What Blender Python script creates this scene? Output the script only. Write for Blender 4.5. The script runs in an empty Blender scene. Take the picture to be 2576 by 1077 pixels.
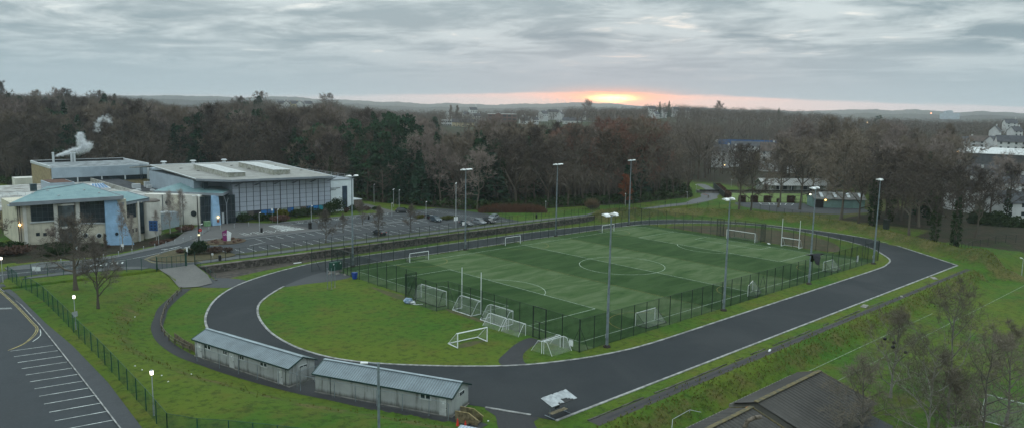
import bpy, bmesh, math, random
import numpy as np
from mathutils import Vector, Matrix
from mathutils.geometry import delaunay_2d_cdt
random.seed(7); rng = np.random.default_rng(7)
C = bpy.context.scene.collection
SC = bpy.context.scene
R_ = math.radians
# ------------------------------------------------------------------ camera
CAM = np.array([-78.8426, -69.8514, 33.2489])
CR = np.array([0.73365, -0.67933, 0.01626]); CU = np.array([0.08307, 0.11342, 0.99007]); CF = np.array([0.67443, 0.72501, -0.13964])
FPX = 1891.36                                   # focal length for a 2576 px wide frame
cam = bpy.data.cameras.new('camera'); co = bpy.data.objects.new('camera', cam); C.objects.link(co)
cam.sensor_width = 36; cam.lens = FPX / 2576 * 36; cam.clip_start = 1; cam.clip_end = 40000
co.matrix_world = Matrix(((CR[0], CU[0], -CF[0], CAM[0]), (CR[1], CU[1], -CF[1], CAM[1]), (CR[2], CU[2], -CF[2], CAM[2]), (0, 0, 0, 1)))
SC.camera = co
SC.render.resolution_x = 1024; SC.render.resolution_y = 427
SC.view_settings.view_transform = 'Standard'; SC.view_settings.look = 'None'
SC.view_settings.exposure = 0.28; SC.view_settings.gamma = 1.0
SC.render.engine = 'CYCLES'
SC.cycles.transparent_max_bounces = 24; SC.cycles.max_bounces = 5; SC.cycles.diffuse_bounces = 2; SC.cycles.volume_bounces = 3
# pixel helpers used to read survey positions (2576 x 1077 frame) as real ground positions
def ray(px, py): return CR * ((px - 1288) / FPX) + CU * (-(py - 538.5) / FPX) + CF
def G(px, py, z=0.0):
    d = ray(px, py); t = (z - CAM[2]) / d[2]; q = CAM + d * t; return (float(q[0]), float(q[1]))
def proj(x, y, z):
    v = np.array([x - CAM[0], y - CAM[1], z - CAM[2]]); w = v @ CF
    return 1288 + FPX * (v @ CR) / w, 538.5 - FPX * (v @ CU) / w, w
def at(px, D):                                   # ground position in a direction, at a distance
    d = ray(px, 270.); h = np.array([d[0], d[1]]); h /= np.linalg.norm(h); return (float(CAM[0] + h[0] * D), float(CAM[1] + h[1] * D))
def cosf(px): return 1.0 / math.sqrt(1 + ((px - 1288) / FPX) ** 2)
def horizon(px): return 250.6 + (px / 2400.) * 39.4
# ------------------------------------------------------------------ world
SUN = ray(1541, 250.); SUN /= np.linalg.norm(SUN)
saz = math.atan2(SUN[0], SUN[1])
W = bpy.data.worlds.new('World'); SC.world = W; W.use_nodes = True
nt = W.node_tree; nt.nodes.clear()
def nd(t, **k):
    n = nt.nodes.new(t)
    for a, b in k.items(): setattr(n, a, b)
    return n
def lk(a, b): nt.links.new(a, b)
def mth(op, a, b=None, c=None, clamp=False):
    n = nd('ShaderNodeMath', operation=op, use_clamp=clamp)
    for i, v in enumerate((a, b, c)):
        if v is None: continue
        if isinstance(v, (int, float)): n.inputs[i].default_value = v
        else: lk(v, n.inputs[i])
    return n.outputs[0]
def mixc(f, a, b):
    n = nd('ShaderNodeMix', data_type='RGBA')
    for i, v in ((0, f), (6, a), (7, b)):
        if isinstance(v, (int, float)): n.inputs[i].default_value = v
        elif isinstance(v, tuple): n.inputs[i].default_value = (*v, 1)
        else: lk(v, n.inputs[i])
    return n.outputs[2]
def smooth(v, a, b):
    n = nd('ShaderNodeMapRange', interpolation_type='SMOOTHSTEP'); lk(v, n.inputs[0]); n.inputs[1].default_value = a; n.inputs[2].default_value = b
    return n.outputs[0]
out = nd('ShaderNodeOutputWorld'); bg = nd('ShaderNodeBackground')
sky = nd('ShaderNodeTexSky'); sky.sky_type = 'NISHITA'; sky.sun_disc = False
sky.sun_elevation = R_(2.0); sky.sun_rotation = saz; sky.altitude = 100; sky.dust_density = 2
tc = nd('ShaderNodeTexCoord'); sx = nd('ShaderNodeSeparateXYZ'); lk(tc.outputs['Generated'], sx.inputs[0])
X, Y_, Z = sx.outputs
zc = mth('ADD', mth('MAXIMUM', Z, 0.0), 0.075)
# clouds live on a flat layer overhead: u runs across the line of sight, v along it
cu_ = mth('DIVIDE', mth('ADD', mth('MULTIPLY', X, 0.734), mth('MULTIPLY', Y_, -0.679)), zc)
cv_ = mth('DIVIDE', mth('ADD', mth('MULTIPLY', X, 0.679), mth('MULTIPLY', Y_, 0.734)), zc)
cv2 = mth('ADD', cv_, mth('MULTIPLY', cu_, 0.16))
def cloudnoise(su, sv, off, detail, rough):
    c = nd('ShaderNodeCombineXYZ'); lk(mth('MULTIPLY', cu_, su), c.inputs[0]); lk(mth('MULTIPLY', cv2, sv), c.inputs[1]); c.inputs[2].default_value = off
    n = nd('ShaderNodeTexNoise'); n.inputs['Scale'].default_value = 1.0; n.inputs['Detail'].default_value = detail; n.inputs['Roughness'].default_value = rough
    n.inputs['Distortion'].default_value = 0.35
    lk(c.outputs[0], n.inputs['Vector']); return n.outputs[0]
n1 = cloudnoise(1.15, 1.20, 1.7, 6.0, 0.62)
n2 = cloudnoise(2.3, 2.6, 9.2, 4.0, 0.58)
n3 = cloudnoise(0.35, 0.9, 4.4, 3.0, 0.5)
dark = mixc(smooth(n3, 0.38, 0.62), (0.250, 0.335, 0.372), (0.345, 0.425, 0.455))
c1 = mixc(smooth(n1, 0.37, 0.63), dark, (0.62, 0.70, 0.71))
gap = mth('MULTIPLY', smooth(n2, 0.53, 0.70), smooth(n1, 0.46, 0.62))
skyb = nd('ShaderNodeMix', data_type='RGBA', blend_type='ADD'); skyb.inputs[0].default_value = 1.0
sk = nd('ShaderNodeVectorMath', operation='SCALE'); lk(sky.outputs[0], sk.inputs[0]); sk.inputs['Scale'].default_value = 0.012
lk(sk.outputs[0], skyb.inputs[6]); skyb.inputs[7].default_value = (0.84, 0.88, 0.86, 1)
c2 = mixc(mth('MULTIPLY', gap, 0.75), c1, skyb.outputs[2])
# flatten towards the horizon
c2 = mixc(smooth(Z, 0.10, 0.02), c2, (0.375, 0.475, 0.52))
# clear strip under the cloud base, coloured by the low sun
su_ = mth('ADD', mth('MULTIPLY', X, math.cos(saz)), mth('MULTIPLY', Y_, -math.sin(saz)))     # sideways from the sun
sf_ = mth('ADD', mth('MULTIPLY', X, math.sin(saz)), mth('MULTIPLY', Y_, math.cos(saz)))
front = smooth(sf_, 0.0, 0.5)
wob = mth('MULTIPLY', mth('SUBTRACT', n2, 0.5), 0.006)
zz = mth('ADD', Z, wob)
def gauss(a, s): return mth('POWER', 2.718, mth('MULTIPLY', mth('POWER', mth('DIVIDE', a, s), 2.0), -1.0))
azw = gauss(mth('ADD', su_, -0.06), 0.50)
base_ = mth('ADD', 0.0085, mth('MULTIPLY', gauss(su_, 0.30), 0.0125))       # height of the cloud base, lifting towards the sun
band = mth('MULTIPLY', mth('MULTIPLY', smooth(mth('SUBTRACT', base_, zz), -0.0025, 0.0020), azw), front)
bandc = mixc(gauss(su_, 0.22), (0.86, 0.70, 0.68), (1.75, 0.86, 0.56))
c3 = mixc(mth('MULTIPLY', band, 0.9), c2, bandc)
# mauve light on the cloud base above the sun
mau = mth('MULTIPLY', mth('MULTIPLY', gauss(su_, 0.30), gauss(mth('SUBTRACT', Z, 0.03), 0.07)), front)
c3 = mixc(mth('MULTIPLY', mau, 0.45), c3, (0.50, 0.44, 0.48))
sz = float(SUN[2])
g1 = mth('MULTIPLY', mth('MULTIPLY', gauss(su_, 0.070), gauss(mth('SUBTRACT', zz, sz), 0.010)), front)
g2 = mth('MULTIPLY', mth('MULTIPLY', gauss(su_, 0.023), gauss(mth('SUBTRACT', zz, sz + 0.0005), 0.0036)), front)
c4 = mixc(mth('MULTIPLY', g1, 0.95, clamp=True), c3, (1.9, 0.56, 0.15))
c5 = mixc(mth('MULTIPLY', g2, 1.5, clamp=True), c4, (4.2, 2.9, 1.0))
lk(c5, bg.inputs[0]); lk(mth('ADD', 0.86, mth('MULTIPLY', smooth(Z, 0.10, 0.75), 1.55)), bg.inputs[1]);   # overcast: brighter overhead
lk(bg.outputs[0], out.inputs[0])
# ------------------------------------------------------------------ sun (behind cloud on the horizon)
sl = bpy.data.lights.new('sun', 'SUN'); sl.energy = 0.5; sl.angle = R_(12); sl.color = (1.0, 0.72, 0.5)
so = bpy.data.objects.new('sun', sl); C.objects.link(so)
sd = Vector((SUN[0], SUN[1], 0.05)).normalized(); so.rotation_euler = sd.to_track_quat('Z', 'Y').to_euler()

# ------------------------------------------------------------------ materials
def newmat(name):
    m = bpy.data.materials.new(name); m.use_nodes = True; n = m.node_tree; n.nodes.clear()
    o = n.nodes.new('ShaderNodeOutputMaterial'); return m, n, o
class NB:
    def __init__(s, n): s.n = n
    def node(s, t, **k):
        a = s.n.nodes.new(t)
        for q, v in k.items(): setattr(a, q, v)
        return a
    def l(s, a, b): s.n.links.new(a, b)
    def noise(s, vec, scale, detail=3, rough=0.5, dist=0.0):
        a = s.node('ShaderNodeTexNoise'); a.inputs['Scale'].default_value = scale; a.inputs['Detail'].default_value = detail
        a.inputs['Roughness'].default_value = rough; a.inputs['Distortion'].default_value = dist; s.l(vec, a.inputs['Vector']); return a.outputs[0]
    def rng(s, v, a, b, c=0.0, d=1.0):
        q = s.node('ShaderNodeMapRange', interpolation_type='SMOOTHSTEP'); s.l(v, q.inputs[0])
        for i, x in ((1, a), (2, b), (3, c), (4, d)): q.inputs[i].default_value = x
        return q.outputs[0]
    def math(s, op, a, b=None):
        q = s.node('ShaderNodeMath', operation=op)
        for i, v in enumerate((a, b)):
            if v is None: continue
            if isinstance(v, (int, float)): q.inputs[i].default_value = v
            else: s.l(v, q.inputs[i])
        return q.outputs[0]
    def mix(s, f, a, b, blend='MIX'):
        q = s.node('ShaderNodeMix', data_type='RGBA', blend_type=blend)
        for i, v in ((0, f), (6, a), (7, b)):
            if isinstance(v, (int, float)): q.inputs[i].default_value = v
            elif isinstance(v, tuple): q.inputs[i].default_value = (*v, 1)
            else: s.l(v, q.inputs[i])
        return q.outputs[2]
    def bump(s, h, strength, dist):
        q = s.node('ShaderNodeBump'); q.inputs['Strength'].default_value = strength; q.inputs['Distance'].default_value = dist; s.l(h, q.inputs['Height']); return q.outputs[0]
MC = {}
def M(name, col, rough=0.8, var=0.15, scale=1.0, metal=0.0, col2=None, bump=0.0, spec=0.3, space='pos'):
    if name in MC: return MC[name]
    m, n, o = newmat(name); b = NB(n)
    p = b.node('ShaderNodeBsdfPrincipled'); p.inputs['Roughness'].default_value = rough; p.inputs['Metallic'].default_value = metal
    p.inputs['Specular IOR Level'].default_value = spec
    if space == 'pos': v = b.node('ShaderNodeNewGeometry').outputs['Position']
    else: v = b.node('ShaderNodeTexCoord').outputs['Object']
    f = b.noise(v, scale, 4, 0.6)
    c2 = col2 or tuple(c * (1 - var * 1.6) for c in col); c1 = col if col2 else tuple(min(1, c * (1 + var)) for c in col)
    b.l(b.mix(b.rng(f, 0.35, 0.65), c2, c1), p.inputs['Base Color'])
    if bump: b.l(b.bump(f, bump, 0.1), p.inputs['Normal'])
    b.l(p.outputs[0], o.inputs[0]); MC[name] = m; return m
def emit(name, col, s):
    m, n, o = newmat(name); e = n.nodes.new('ShaderNodeEmission'); e.inputs[0].default_value = (*col, 1); e.inputs[1].default_value = s
    n.links.new(e.outputs[0], o.inputs[0]); return m
def netmat(name, col, alpha):
    m, n, o = newmat(name); b = NB(n); d = b.node('ShaderNodeBsdfDiffuse'); d.inputs[0].default_value = (*col, 1)
    t = b.node('ShaderNodeBsdfTransparent'); x = b.node('ShaderNodeMixShader')
    v = b.node('ShaderNodeNewGeometry').outputs['Position']; f = b.noise(v, 0.8, 2)
    b.l(b.rng(f, 0.3, 0.7, alpha * 0.75, alpha * 1.25), x.inputs[0]); b.l(t.outputs[0], x.inputs[1]); b.l(d.outputs[0], x.inputs[2]); b.l(x.outputs[0], o.inputs[0]); return m
def glassmat(name, col, rough=0.08):
    m, n, o = newmat(name); b = NB(n); p = b.node('ShaderNodeBsdfPrincipled'); p.inputs['Roughness'].default_value = rough; p.inputs['Specular IOR Level'].default_value = 0.5
    v = b.node('ShaderNodeNewGeometry').outputs['Position']; f = b.noise(v, 0.5, 2)
    b.l(b.mix(b.rng(f, 0.35, 0.65), tuple(c * 0.6 for c in col), col), p.inputs['Base Color']); b.l(p.outputs[0], o.inputs[0]); return m

def ground_material():
    m, n, o = newmat('ground'); b = NB(n); p = b.node('ShaderNodeBsdfPrincipled'); p.inputs['Roughness'].default_value = 0.95; p.inputs['Specular IOR Level'].default_value = 0.15
    v = b.node('ShaderNodeNewGeometry').outputs['Position']
    big = b.noise(v, 0.035, 4, 0.6, 0.4); mid = b.noise(v, 0.22, 5, 0.65); fine = b.noise(v, 1.9, 6, 0.75); vf = b.noise(v, 6.0, 3, 0.7)
    lawn = b.mix(b.rng(big, 0.36, 0.64), (0.041, 0.104, 0.010), (0.086, 0.122, 0.013))
    lawn = b.mix(b.rng(mid, 0.45, 0.72, 0, 0.55), lawn, (0.105, 0.088, 0.020))
    lawn = b.mix(b.rng(b.noise(v, 0.95, 5, 0.75), 0.53, 0.36, 0, 0.55), lawn, (0.014, 0.030, 0.005))
    lawn = b.mix(b.rng(vf, 0.55, 0.75, 0, 0.35), lawn, (0.085, 0.125, 0.022))
    rough = b.mix(b.rng(mid, 0.35, 0.65), (0.052, 0.072, 0.015), (0.120, 0.105, 0.036))
    rough = b.mix(b.rng(fine, 0.55, 0.35, 0, 0.8), rough, (0.030, 0.036, 0.010))
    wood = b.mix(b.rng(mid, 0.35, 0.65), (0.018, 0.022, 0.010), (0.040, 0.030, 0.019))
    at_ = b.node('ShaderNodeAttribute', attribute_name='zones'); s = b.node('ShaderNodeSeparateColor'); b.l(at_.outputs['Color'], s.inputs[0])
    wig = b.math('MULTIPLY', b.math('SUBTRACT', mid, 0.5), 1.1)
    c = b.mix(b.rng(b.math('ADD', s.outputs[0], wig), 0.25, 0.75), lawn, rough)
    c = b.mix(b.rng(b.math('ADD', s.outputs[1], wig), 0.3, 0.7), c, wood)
    fields = b.mix(b.rng(b.noise(v, 0.004, 2, 0.4), 0.42, 0.58), (0.035, 0.05, 0.022), (0.05, 0.085, 0.03))
    c = b.mix(s.outputs[2], c, fields)
    b.l(c, p.inputs['Base Color'])
    hgt = b.math('ADD', b.math('MULTIPLY', fine, 0.6), b.math('MULTIPLY', b.noise(v, 0.9, 3), 0.8))
    b.l(b.bump(hgt, 0.9, 0.35), p.inputs['Normal']); b.l(p.outputs[0], o.inputs[0]); return m
def asphalt(name, col, patch=0.35, blue=0.0):
    m, n, o = newmat(name); b = NB(n); p = b.node('ShaderNodeBsdfPrincipled'); p.inputs['Specular IOR Level'].default_value = 0.22
    v = b.node('ShaderNodeNewGeometry').outputs['Position']
    big = b.noise(v, 0.06, 5, 0.6, 0.6); fine = b.noise(v, 3.0, 5, 0.8); mid = b.noise(v, 0.5, 4, 0.6)
    c = b.mix(b.rng(big, 0.3, 0.7), tuple(x * (1 - patch) for x in col), tuple(x * (1 + patch) for x in col))
    c = b.mix(b.rng(mid, 0.4, 0.7, 0, 0.35), c, tuple(x * 0.72 for x in col))
    c = b.mix(b.rng(fine, 0.45, 0.7, 0, 0.5), c, tuple(x * 1.5 for x in col))
    b.l(c, p.inputs['Base Color']); b.l(b.rng(big, 0.35, 0.65, 0.72, 0.9), p.inputs['Roughness'])
    b.l(b.bump(fine, 0.3, 0.03), p.inputs['Normal']); b.l(p.outputs[0], o.inputs[0]); return m
def turfmat():
    m, n, o = newmat('turf'); b = NB(n); p = b.node('ShaderNodeBsdfPrincipled'); p.inputs['Roughness'].default_value = 0.95; p.inputs['Specular IOR Level'].default_value = 0.08
    v = b.node('ShaderNodeNewGeometry').outputs['Position']; s = b.node('ShaderNodeSeparateXYZ'); b.l(v, s.inputs[0])
    q = b.math('DIVIDE', s.outputs[0], 15.72); q = b.math('ADD', q, b.math('MULTIPLY', b.noise(v, 0.25, 3), 0.05))
    fr = b.math('FRACT', b.math('MULTIPLY', q, 0.5)); stripe = b.math('GREATER_THAN', fr, 0.515)  # bands: sheen of the pile direction, put into the colour as two greens
    st = b.node('ShaderNodeMapping'); st.inputs['Scale'].default_value = (0.10, 0.34, 1); st.inputs['Rotation'].default_value = (0, 0, 0.5); b.l(v, st.inputs[0])
    blot = b.noise(st.outputs[0], 1.0, 5, 0.62, 0.8); fine = b.noise(v, 2.5, 4, 0.7)
    dark = b.mix(b.rng(blot, 0.35, 0.62), (0.020, 0.047, 0.012), (0.036, 0.070, 0.022))
    light = b.mix(b.rng(blot, 0.36, 0.66), (0.044, 0.082, 0.026), (0.084, 0.118, 0.055))
    c = b.mix(stripe, dark, light); c = b.mix(b.rng(fine, 0.5, 0.75, 0, 0.25), c, (0.09, 0.13, 0.08))
    wet = b.rng(blot, 0.36, 0.30); c = b.mix(b.math('MULTIPLY', wet, 0.7), c, (0.014, 0.042, 0.012))
    b.l(c, p.inputs['Base Color']); b.l(b.bump(fine, 0.25, 0.03), p.inputs['Normal']); b.l(p.outputs[0], o.inputs[0]); return m
def stonewall():
    m, n, o = newmat('rubble_stone'); b = NB(n); p = b.node('ShaderNodeBsdfPrincipled'); p.inputs['Roughness'].default_value = 0.9
    v = b.node('ShaderNodeNewGeometry').outputs['Position']; vo = b.node('ShaderNodeTexVoronoi'); vo.inputs['Scale'].default_value = 2.4; b.l(v, vo.inputs['Vector'])
    c = b.mix(b.rng(vo.outputs['Color'], 0.2, 0.8), (0.035, 0.03, 0.026), (0.12, 0.105, 0.092))
    c = b.mix(b.rng(b.noise(v, 0.7, 4), 0.5, 0.7, 0, 0.6), c, (0.025, 0.03, 0.016))
    b.l(c, p.inputs['Base Color']); b.l(b.bump(vo.outputs['Distance'], 0.8, 0.12), p.inputs['Normal']); b.l(p.outputs[0], o.inputs[0]); return m
def corrugated(name, col, axis, pitch, dirt, rough=0.5, col2=None, moss=(0.10, 0.08, 0.03), mossamt=0.3):
    m, n, o = newmat(name); b = NB(n); p = b.node('ShaderNodeBsdfPrincipled'); p.inputs['Roughness'].default_value = rough
    v = b.node('ShaderNodeTexCoord').outputs['Object']; s = b.node('ShaderNodeSeparateXYZ'); b.l(v, s.inputs[0])
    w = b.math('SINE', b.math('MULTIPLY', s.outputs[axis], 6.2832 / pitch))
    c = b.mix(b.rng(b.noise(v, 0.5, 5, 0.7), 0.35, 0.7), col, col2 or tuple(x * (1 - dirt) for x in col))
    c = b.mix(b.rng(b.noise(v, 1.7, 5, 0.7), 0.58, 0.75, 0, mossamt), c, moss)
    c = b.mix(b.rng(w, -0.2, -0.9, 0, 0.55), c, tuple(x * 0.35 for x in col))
    b.l(c, p.inputs['Base Color']); b.l(b.bump(w, 0.7, 0.05), p.inputs['Normal']); b.l(p.outputs[0], o.inputs[0]); return m
def stained(name, col, stain=(0.06, 0.055, 0.045), amt=0.5, rough=0.75):
    "painted wall with damp dirt rising from the foot (object z) and streaks"
    m, n, o = newmat(name); b = NB(n); p = b.node('ShaderNodeBsdfPrincipled'); p.inputs['Roughness'].default_value = rough
    v = b.node('ShaderNodeTexCoord').outputs['Object']; mp = b.node('ShaderNodeMapping'); mp.inputs['Scale'].default_value = (1.4, 1.4, 0.18); b.l(v, mp.inputs[0])
    f = b.noise(mp.outputs[0], 1.2, 5, 0.7); g = b.noise(v, 0.4, 4)
    c = b.mix(b.rng(g, 0.35, 0.65), tuple(x * 0.86 for x in col), tuple(min(1, x * 1.06) for x in col))
    c = b.mix(b.rng(f, 0.5, 0.8, 0, amt), c, stain)
    s = b.node('ShaderNodeSeparateXYZ'); b.l(v, s.inputs[0]); lo = b.rng(b.math('ADD', s.outputs[2], b.math('MULTIPLY', f, -0.9)), 0.25, -0.35, 0, 0.9)
    c = b.mix(b.math('MULTIPLY', lo, amt), c, stain)
    b.l(c, p.inputs['Base Color']); b.l(p.outputs[0], o.inputs[0]); return m

mGround = ground_material(); mTrack = asphalt('track_asphalt', (0.0205, 0.0245, 0.0275), 0.10); mPark = asphalt('car_park_asphalt', (0.040, 0.044, 0.047), 0.3)
mRoad = asphalt('road_asphalt', (0.036, 0.041, 0.045), 0.2); mPave = asphalt('pavement_tarmac', (0.090, 0.094, 0.095), 0.15); mPave2 = asphalt('left_pavement_tarmac', (0.052, 0.056, 0.060), 0.15)
mDark = asphalt('dark_path', (0.032, 0.033, 0.035), 0.2); mMud = M('mud', (0.075, 0.062, 0.05), 0.95, 0.4, 0.8, col2=(0.03, 0.026, 0.022)); mGravel = asphalt('gravel', (0.048, 0.044, 0.043), 0.35)
mPlaza = asphalt('plaza', (0.088, 0.086, 0.084), 0.2); mRamp = asphalt('ramp', (0.125, 0.122, 0.115), 0.2)
mTurf = turfmat(); mLine = M('line_white', (0.52, 0.55, 0.53), 0.8, 0.25, 1.2); mPitchLine = M('pitch_line', (0.29, 0.35, 0.28), 0.8, 0.25, 1.0)
mYellow = M('line_yellow', (0.36, 0.30, 0.12), 0.8, 0.2, 1.0); mPYellow = M('pitch_yellow', (0.22, 0.17, 0.04), 0.8, 0.2, 1.0)
mKerb = M('kerb_concrete', (0.27, 0.27, 0.26), 0.85, 0.25, 0.9); mStone = stonewall(); mConc = M('concrete', (0.22, 0.21, 0.19), 0.9, 0.25, 0.7)
mEdge = M('old_edging', (0.075, 0.070, 0.062), 0.9, 0.4, 0.5)
mCope = M('coping', (0.12, 0.105, 0.09), 0.9, 0.3, 0.6)
mPost = M('fence_dark_green', (0.012, 0.022, 0.018), 0.5, 0.2, 1.0); mGreen = M('fence_green', (0.010, 0.060, 0.042), 0.45, 0.2, 1.0)
mMesh = netmat('mesh_dark', (0.012, 0.028, 0.022), 0.28); mMeshG = netmat('mesh_green', (0.012, 0.075, 0.05), 0.34); mMeshF = netmat('mesh_far', (0.02, 0.03, 0.028), 0.10)
mNet = netmat('net_white', (0.5, 0.52, 0.5), 0.15); mWire = netmat('wire_grey', (0.24, 0.25, 0.25), 0.17)
mWhite = M('white_paint', (0.72, 0.75, 0.75), 0.4, 0.06, 1.5, space='obj'); mGalv = M('galvanised', (0.22, 0.26, 0.29), 0.4, 0.15, 1.2, metal=0.35, space='obj')
mGalvL = M('galvanised_light', (0.36, 0.38, 0.39), 0.5, 0.15, 1.2, metal=0.2, space='obj'); mLampW = M('lamp_shade_white', (0.80, 0.80, 0.80), 0.35, 0.05, 1.0, space='obj')
mBlack = M('black_metal', (0.012, 0.013, 0.014), 0.5, 0.2, 1.0, space='obj'); mGlass = glassmat('dark_glass', (0.022, 0.035, 0.042), 0.12)
mBark = M('bark', (0.055, 0.047, 0.040), 0.95, 0.35, 1.5, space='obj'); mWoodR = M('weathered_timber', (0.11, 0.095, 0.07), 0.9, 0.3, 2.0, space='obj')

# ------------------------------------------------------------------ mesh tools
class MB:
    def __init__(s): s.v = []; s.f = []
    def add(s, vs, fs):
        k = len(s.v); s.v.extend([tuple(map(float, q)) for q in vs]); s.f.extend([tuple(i + k for i in f) for f in fs]); return s
    def box(s, c, d, rz=0.0):
        x, y, z = c; a, b, h = d[0] / 2, d[1] / 2, d[2] / 2; cs, sn = math.cos(rz), math.sin(rz); vs = []
        for k in (-h, h):
            for i, j in ((-a, -b), (a, -b), (a, b), (-a, b)): vs.append((x + i * cs - j * sn, y + i * sn + j * cs, z + k))
        return s.add(vs, [(3, 2, 1, 0), (4, 5, 6, 7), (0, 1, 5, 4), (1, 2, 6, 5), (2, 3, 7, 6), (3, 0, 4, 7)])
    def b2(s, p0, p1):
        return s.box([(p0[i] + p1[i]) / 2 for i in range(3)], [abs(p1[i] - p0[i]) for i in range(3)])
    def tube(s, p, q, r0, r1=None, n=6, cap=True):
        r1 = r0 if r1 is None else r1; p, q = Vector(p), Vector(q); d = (q - p)
        if d.length < 1e-6: return s
        d.normalize(); u = d.orthogonal().normalized(); w = d.cross(u); vs = []
        for c, r in ((p, r0), (q, r1)):
            for i in range(n):
                a = 2 * math.pi * i / n; vs.append(c + u * (r * math.cos(a)) + w * (r * math.sin(a)))
        fs = [(i, (i + 1) % n, n + (i + 1) % n, n + i) for i in range(n)]
        if cap: fs += [tuple(range(n))[::-1], tuple(range(n, 2 * n))]
        return s.add(vs, fs)
    def path(s, pts, r, n=6):
        for a, b in zip(pts[:-1], pts[1:]): s.tube(a, b, r, r, n)
        return s
    def prism(s, poly, z0, z1):
        n = len(poly); a = sum(poly[i][0] * poly[(i + 1) % n][1] - poly[(i + 1) % n][0] * poly[i][1] for i in range(n))
        if a < 0: poly = poly[::-1]
        f = lambda z, p: z(p[0], p[1]) if callable(z) else z
        vs = [(p[0], p[1], f(z0, p)) for p in poly] + [(p[0], p[1], f(z1, p)) for p in poly]
        return s.add(vs, [tuple(range(n))[::-1], tuple(range(n, 2 * n))] + [(i, (i + 1) % n, n + (i + 1) % n, n + i) for i in range(n)])
    def slab(s, poly3, t):
        "thick sheet under a planar 3-D polygon, thickened straight down by t"
        n = len(poly3); lo = [(p[0], p[1], p[2] - t) for p in poly3]
        a = sum(poly3[i][0] * poly3[(i + 1) % n][1] - poly3[(i + 1) % n][0] * poly3[i][1] for i in range(n))
        if a < 0: poly3 = poly3[::-1]; lo = lo[::-1]
        return s.add(list(lo) + list(poly3), [tuple(range(n))[::-1], tuple(range(n, 2 * n))] + [(i, (i + 1) % n, n + (i + 1) % n, n + i) for i in range(n)])
    def wallpoly(s, pts, nrm, t):
        "vertical panel: 3-D outline pts, thickness t along horizontal nrm (towards the back)"
        n = len(pts); bk = [(p[0] + nrm[0] * t, p[1] + nrm[1] * t, p[2]) for p in pts]
        return s.add(list(pts) + bk, [tuple(range(n)), tuple(range(n, 2 * n))[::-1]] + [(i, n + i, n + (i + 1) % n, (i + 1) % n) for i in range(n)])
    def quad(s, *p): return s.add(p, [tuple(range(len(p)))])
    def ball(s, c, r, n=8, m=5, zs=1.0):
        vs = [(c[0], c[1], c[2] + r * zs)]; fs = []
        for j in range(1, m):
            ph = math.pi * j / m
            for i in range(n): a = 2 * math.pi * i / n; vs.append((c[0] + r * math.sin(ph) * math.cos(a), c[1] + r * math.sin(ph) * math.sin(a), c[2] + r * zs * math.cos(ph)))
        vs.append((c[0], c[1], c[2] - r * zs)); L = len(vs) - 1
        for i in range(n):
            k = (i + 1) % n; fs.append((0, 1 + i, 1 + k)); fs.append((L, 1 + (m - 2) * n + k, 1 + (m - 2) * n + i))
            for j in range(m - 2): fs.append((1 + j * n + i, 1 + (j + 1) * n + i, 1 + (j + 1) * n + k, 1 + j * n + k))
        return s.add(vs, fs)
    def build(s, name, mat, parent=None, fix=True, world=False):
        me = bpy.data.meshes.new(name); vs = s.v
        if world and parent is not None:
            root = parent
            off = Vector((0, 0, 0))
            while root is not None: off += root.location; root = root.parent
            vs = [(a - off.x, b - off.y, c - off.z) for a, b, c in vs]
        me.from_pydata(vs, [], s.f); me.update()
        if fix:
            bm = bmesh.new(); bm.from_mesh(me); bmesh.ops.recalc_face_normals(bm, faces=bm.faces); bm.to_mesh(me); bm.free()
        o = bpy.data.objects.new(name, me); C.objects.link(o)
        if mat: me.materials.append(mat)
        if parent is not None: o.parent = parent
        return o
def tag(o, label=None, cat=None, group=None, kind=None):
    if label: o['label'] = label
    if cat: o['category'] = cat
    if group: o['group'] = group
    if kind: o['kind'] = kind
    return o
def thing(name, label, cat, loc=(0, 0, 0), rz=0.0, group=None):
    o = bpy.data.objects.new(name, None); C.objects.link(o); o.location = loc; o.rotation_euler = (0, 0, rz); o.empty_display_size = 0.3
    return tag(o, label, cat, group)
def dup(root, loc, rz, label=None, scale=None, zs=None):
    r = root.copy(); C.objects.link(r); r.location = loc; r.rotation_euler = (0, 0, rz)
    if label: r['label'] = label
    if scale is not None: r.scale = (scale, scale, zs or scale)
    for ch in list(root.children):
        c = ch.copy(); C.objects.link(c); c.parent = r
        for g in list(ch.children): d = g.copy(); C.objects.link(d); d.parent = c
    return r
def npmesh(name, V, F, mat, parent=None):
    me = bpy.data.meshes.new(name); V = np.asarray(V, np.float32); F = np.asarray(F, np.int32); k = F.shape[1]
    me.vertices.add(len(V)); me.vertices.foreach_set('co', V.ravel()); me.loops.add(F.size); me.loops.foreach_set('vertex_index', F.ravel())
    me.polygons.add(len(F)); me.polygons.foreach_set('loop_start', np.arange(len(F), dtype=np.int32) * k)
    try: me.polygons.foreach_set('loop_total', np.full(len(F), k, np.int32))
    except Exception: pass
    me.update(calc_edges=True); me.validate()
    o = bpy.data.objects.new(name, me); C.objects.link(o)
    if mat: me.materials.append(mat)
    if parent is not None: o.parent = parent
    return o
def text_obj(s, size, mat, parent, loc, rot, depth=0.02, name='lettering', spacing=1.0, align='LEFT'):
    cu = bpy.data.curves.new(name, 'FONT'); cu.body = s; cu.size = size; cu.extrude = depth; cu.align_x = align; cu.space_line = 0.95
    t = bpy.data.objects.new(name, cu); C.objects.link(t); dg = bpy.context.evaluated_depsgraph_get()
    me = bpy.data.meshes.new_from_object(t.evaluated_get(dg)); bpy.data.objects.remove(t); bpy.data.curves.remove(cu)
    o = bpy.data.objects.new(name, me); C.objects.link(o); me.materials.clear(); me.materials.append(mat); o.parent = parent; o.location = loc; o.rotation_euler = rot
    return o

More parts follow.
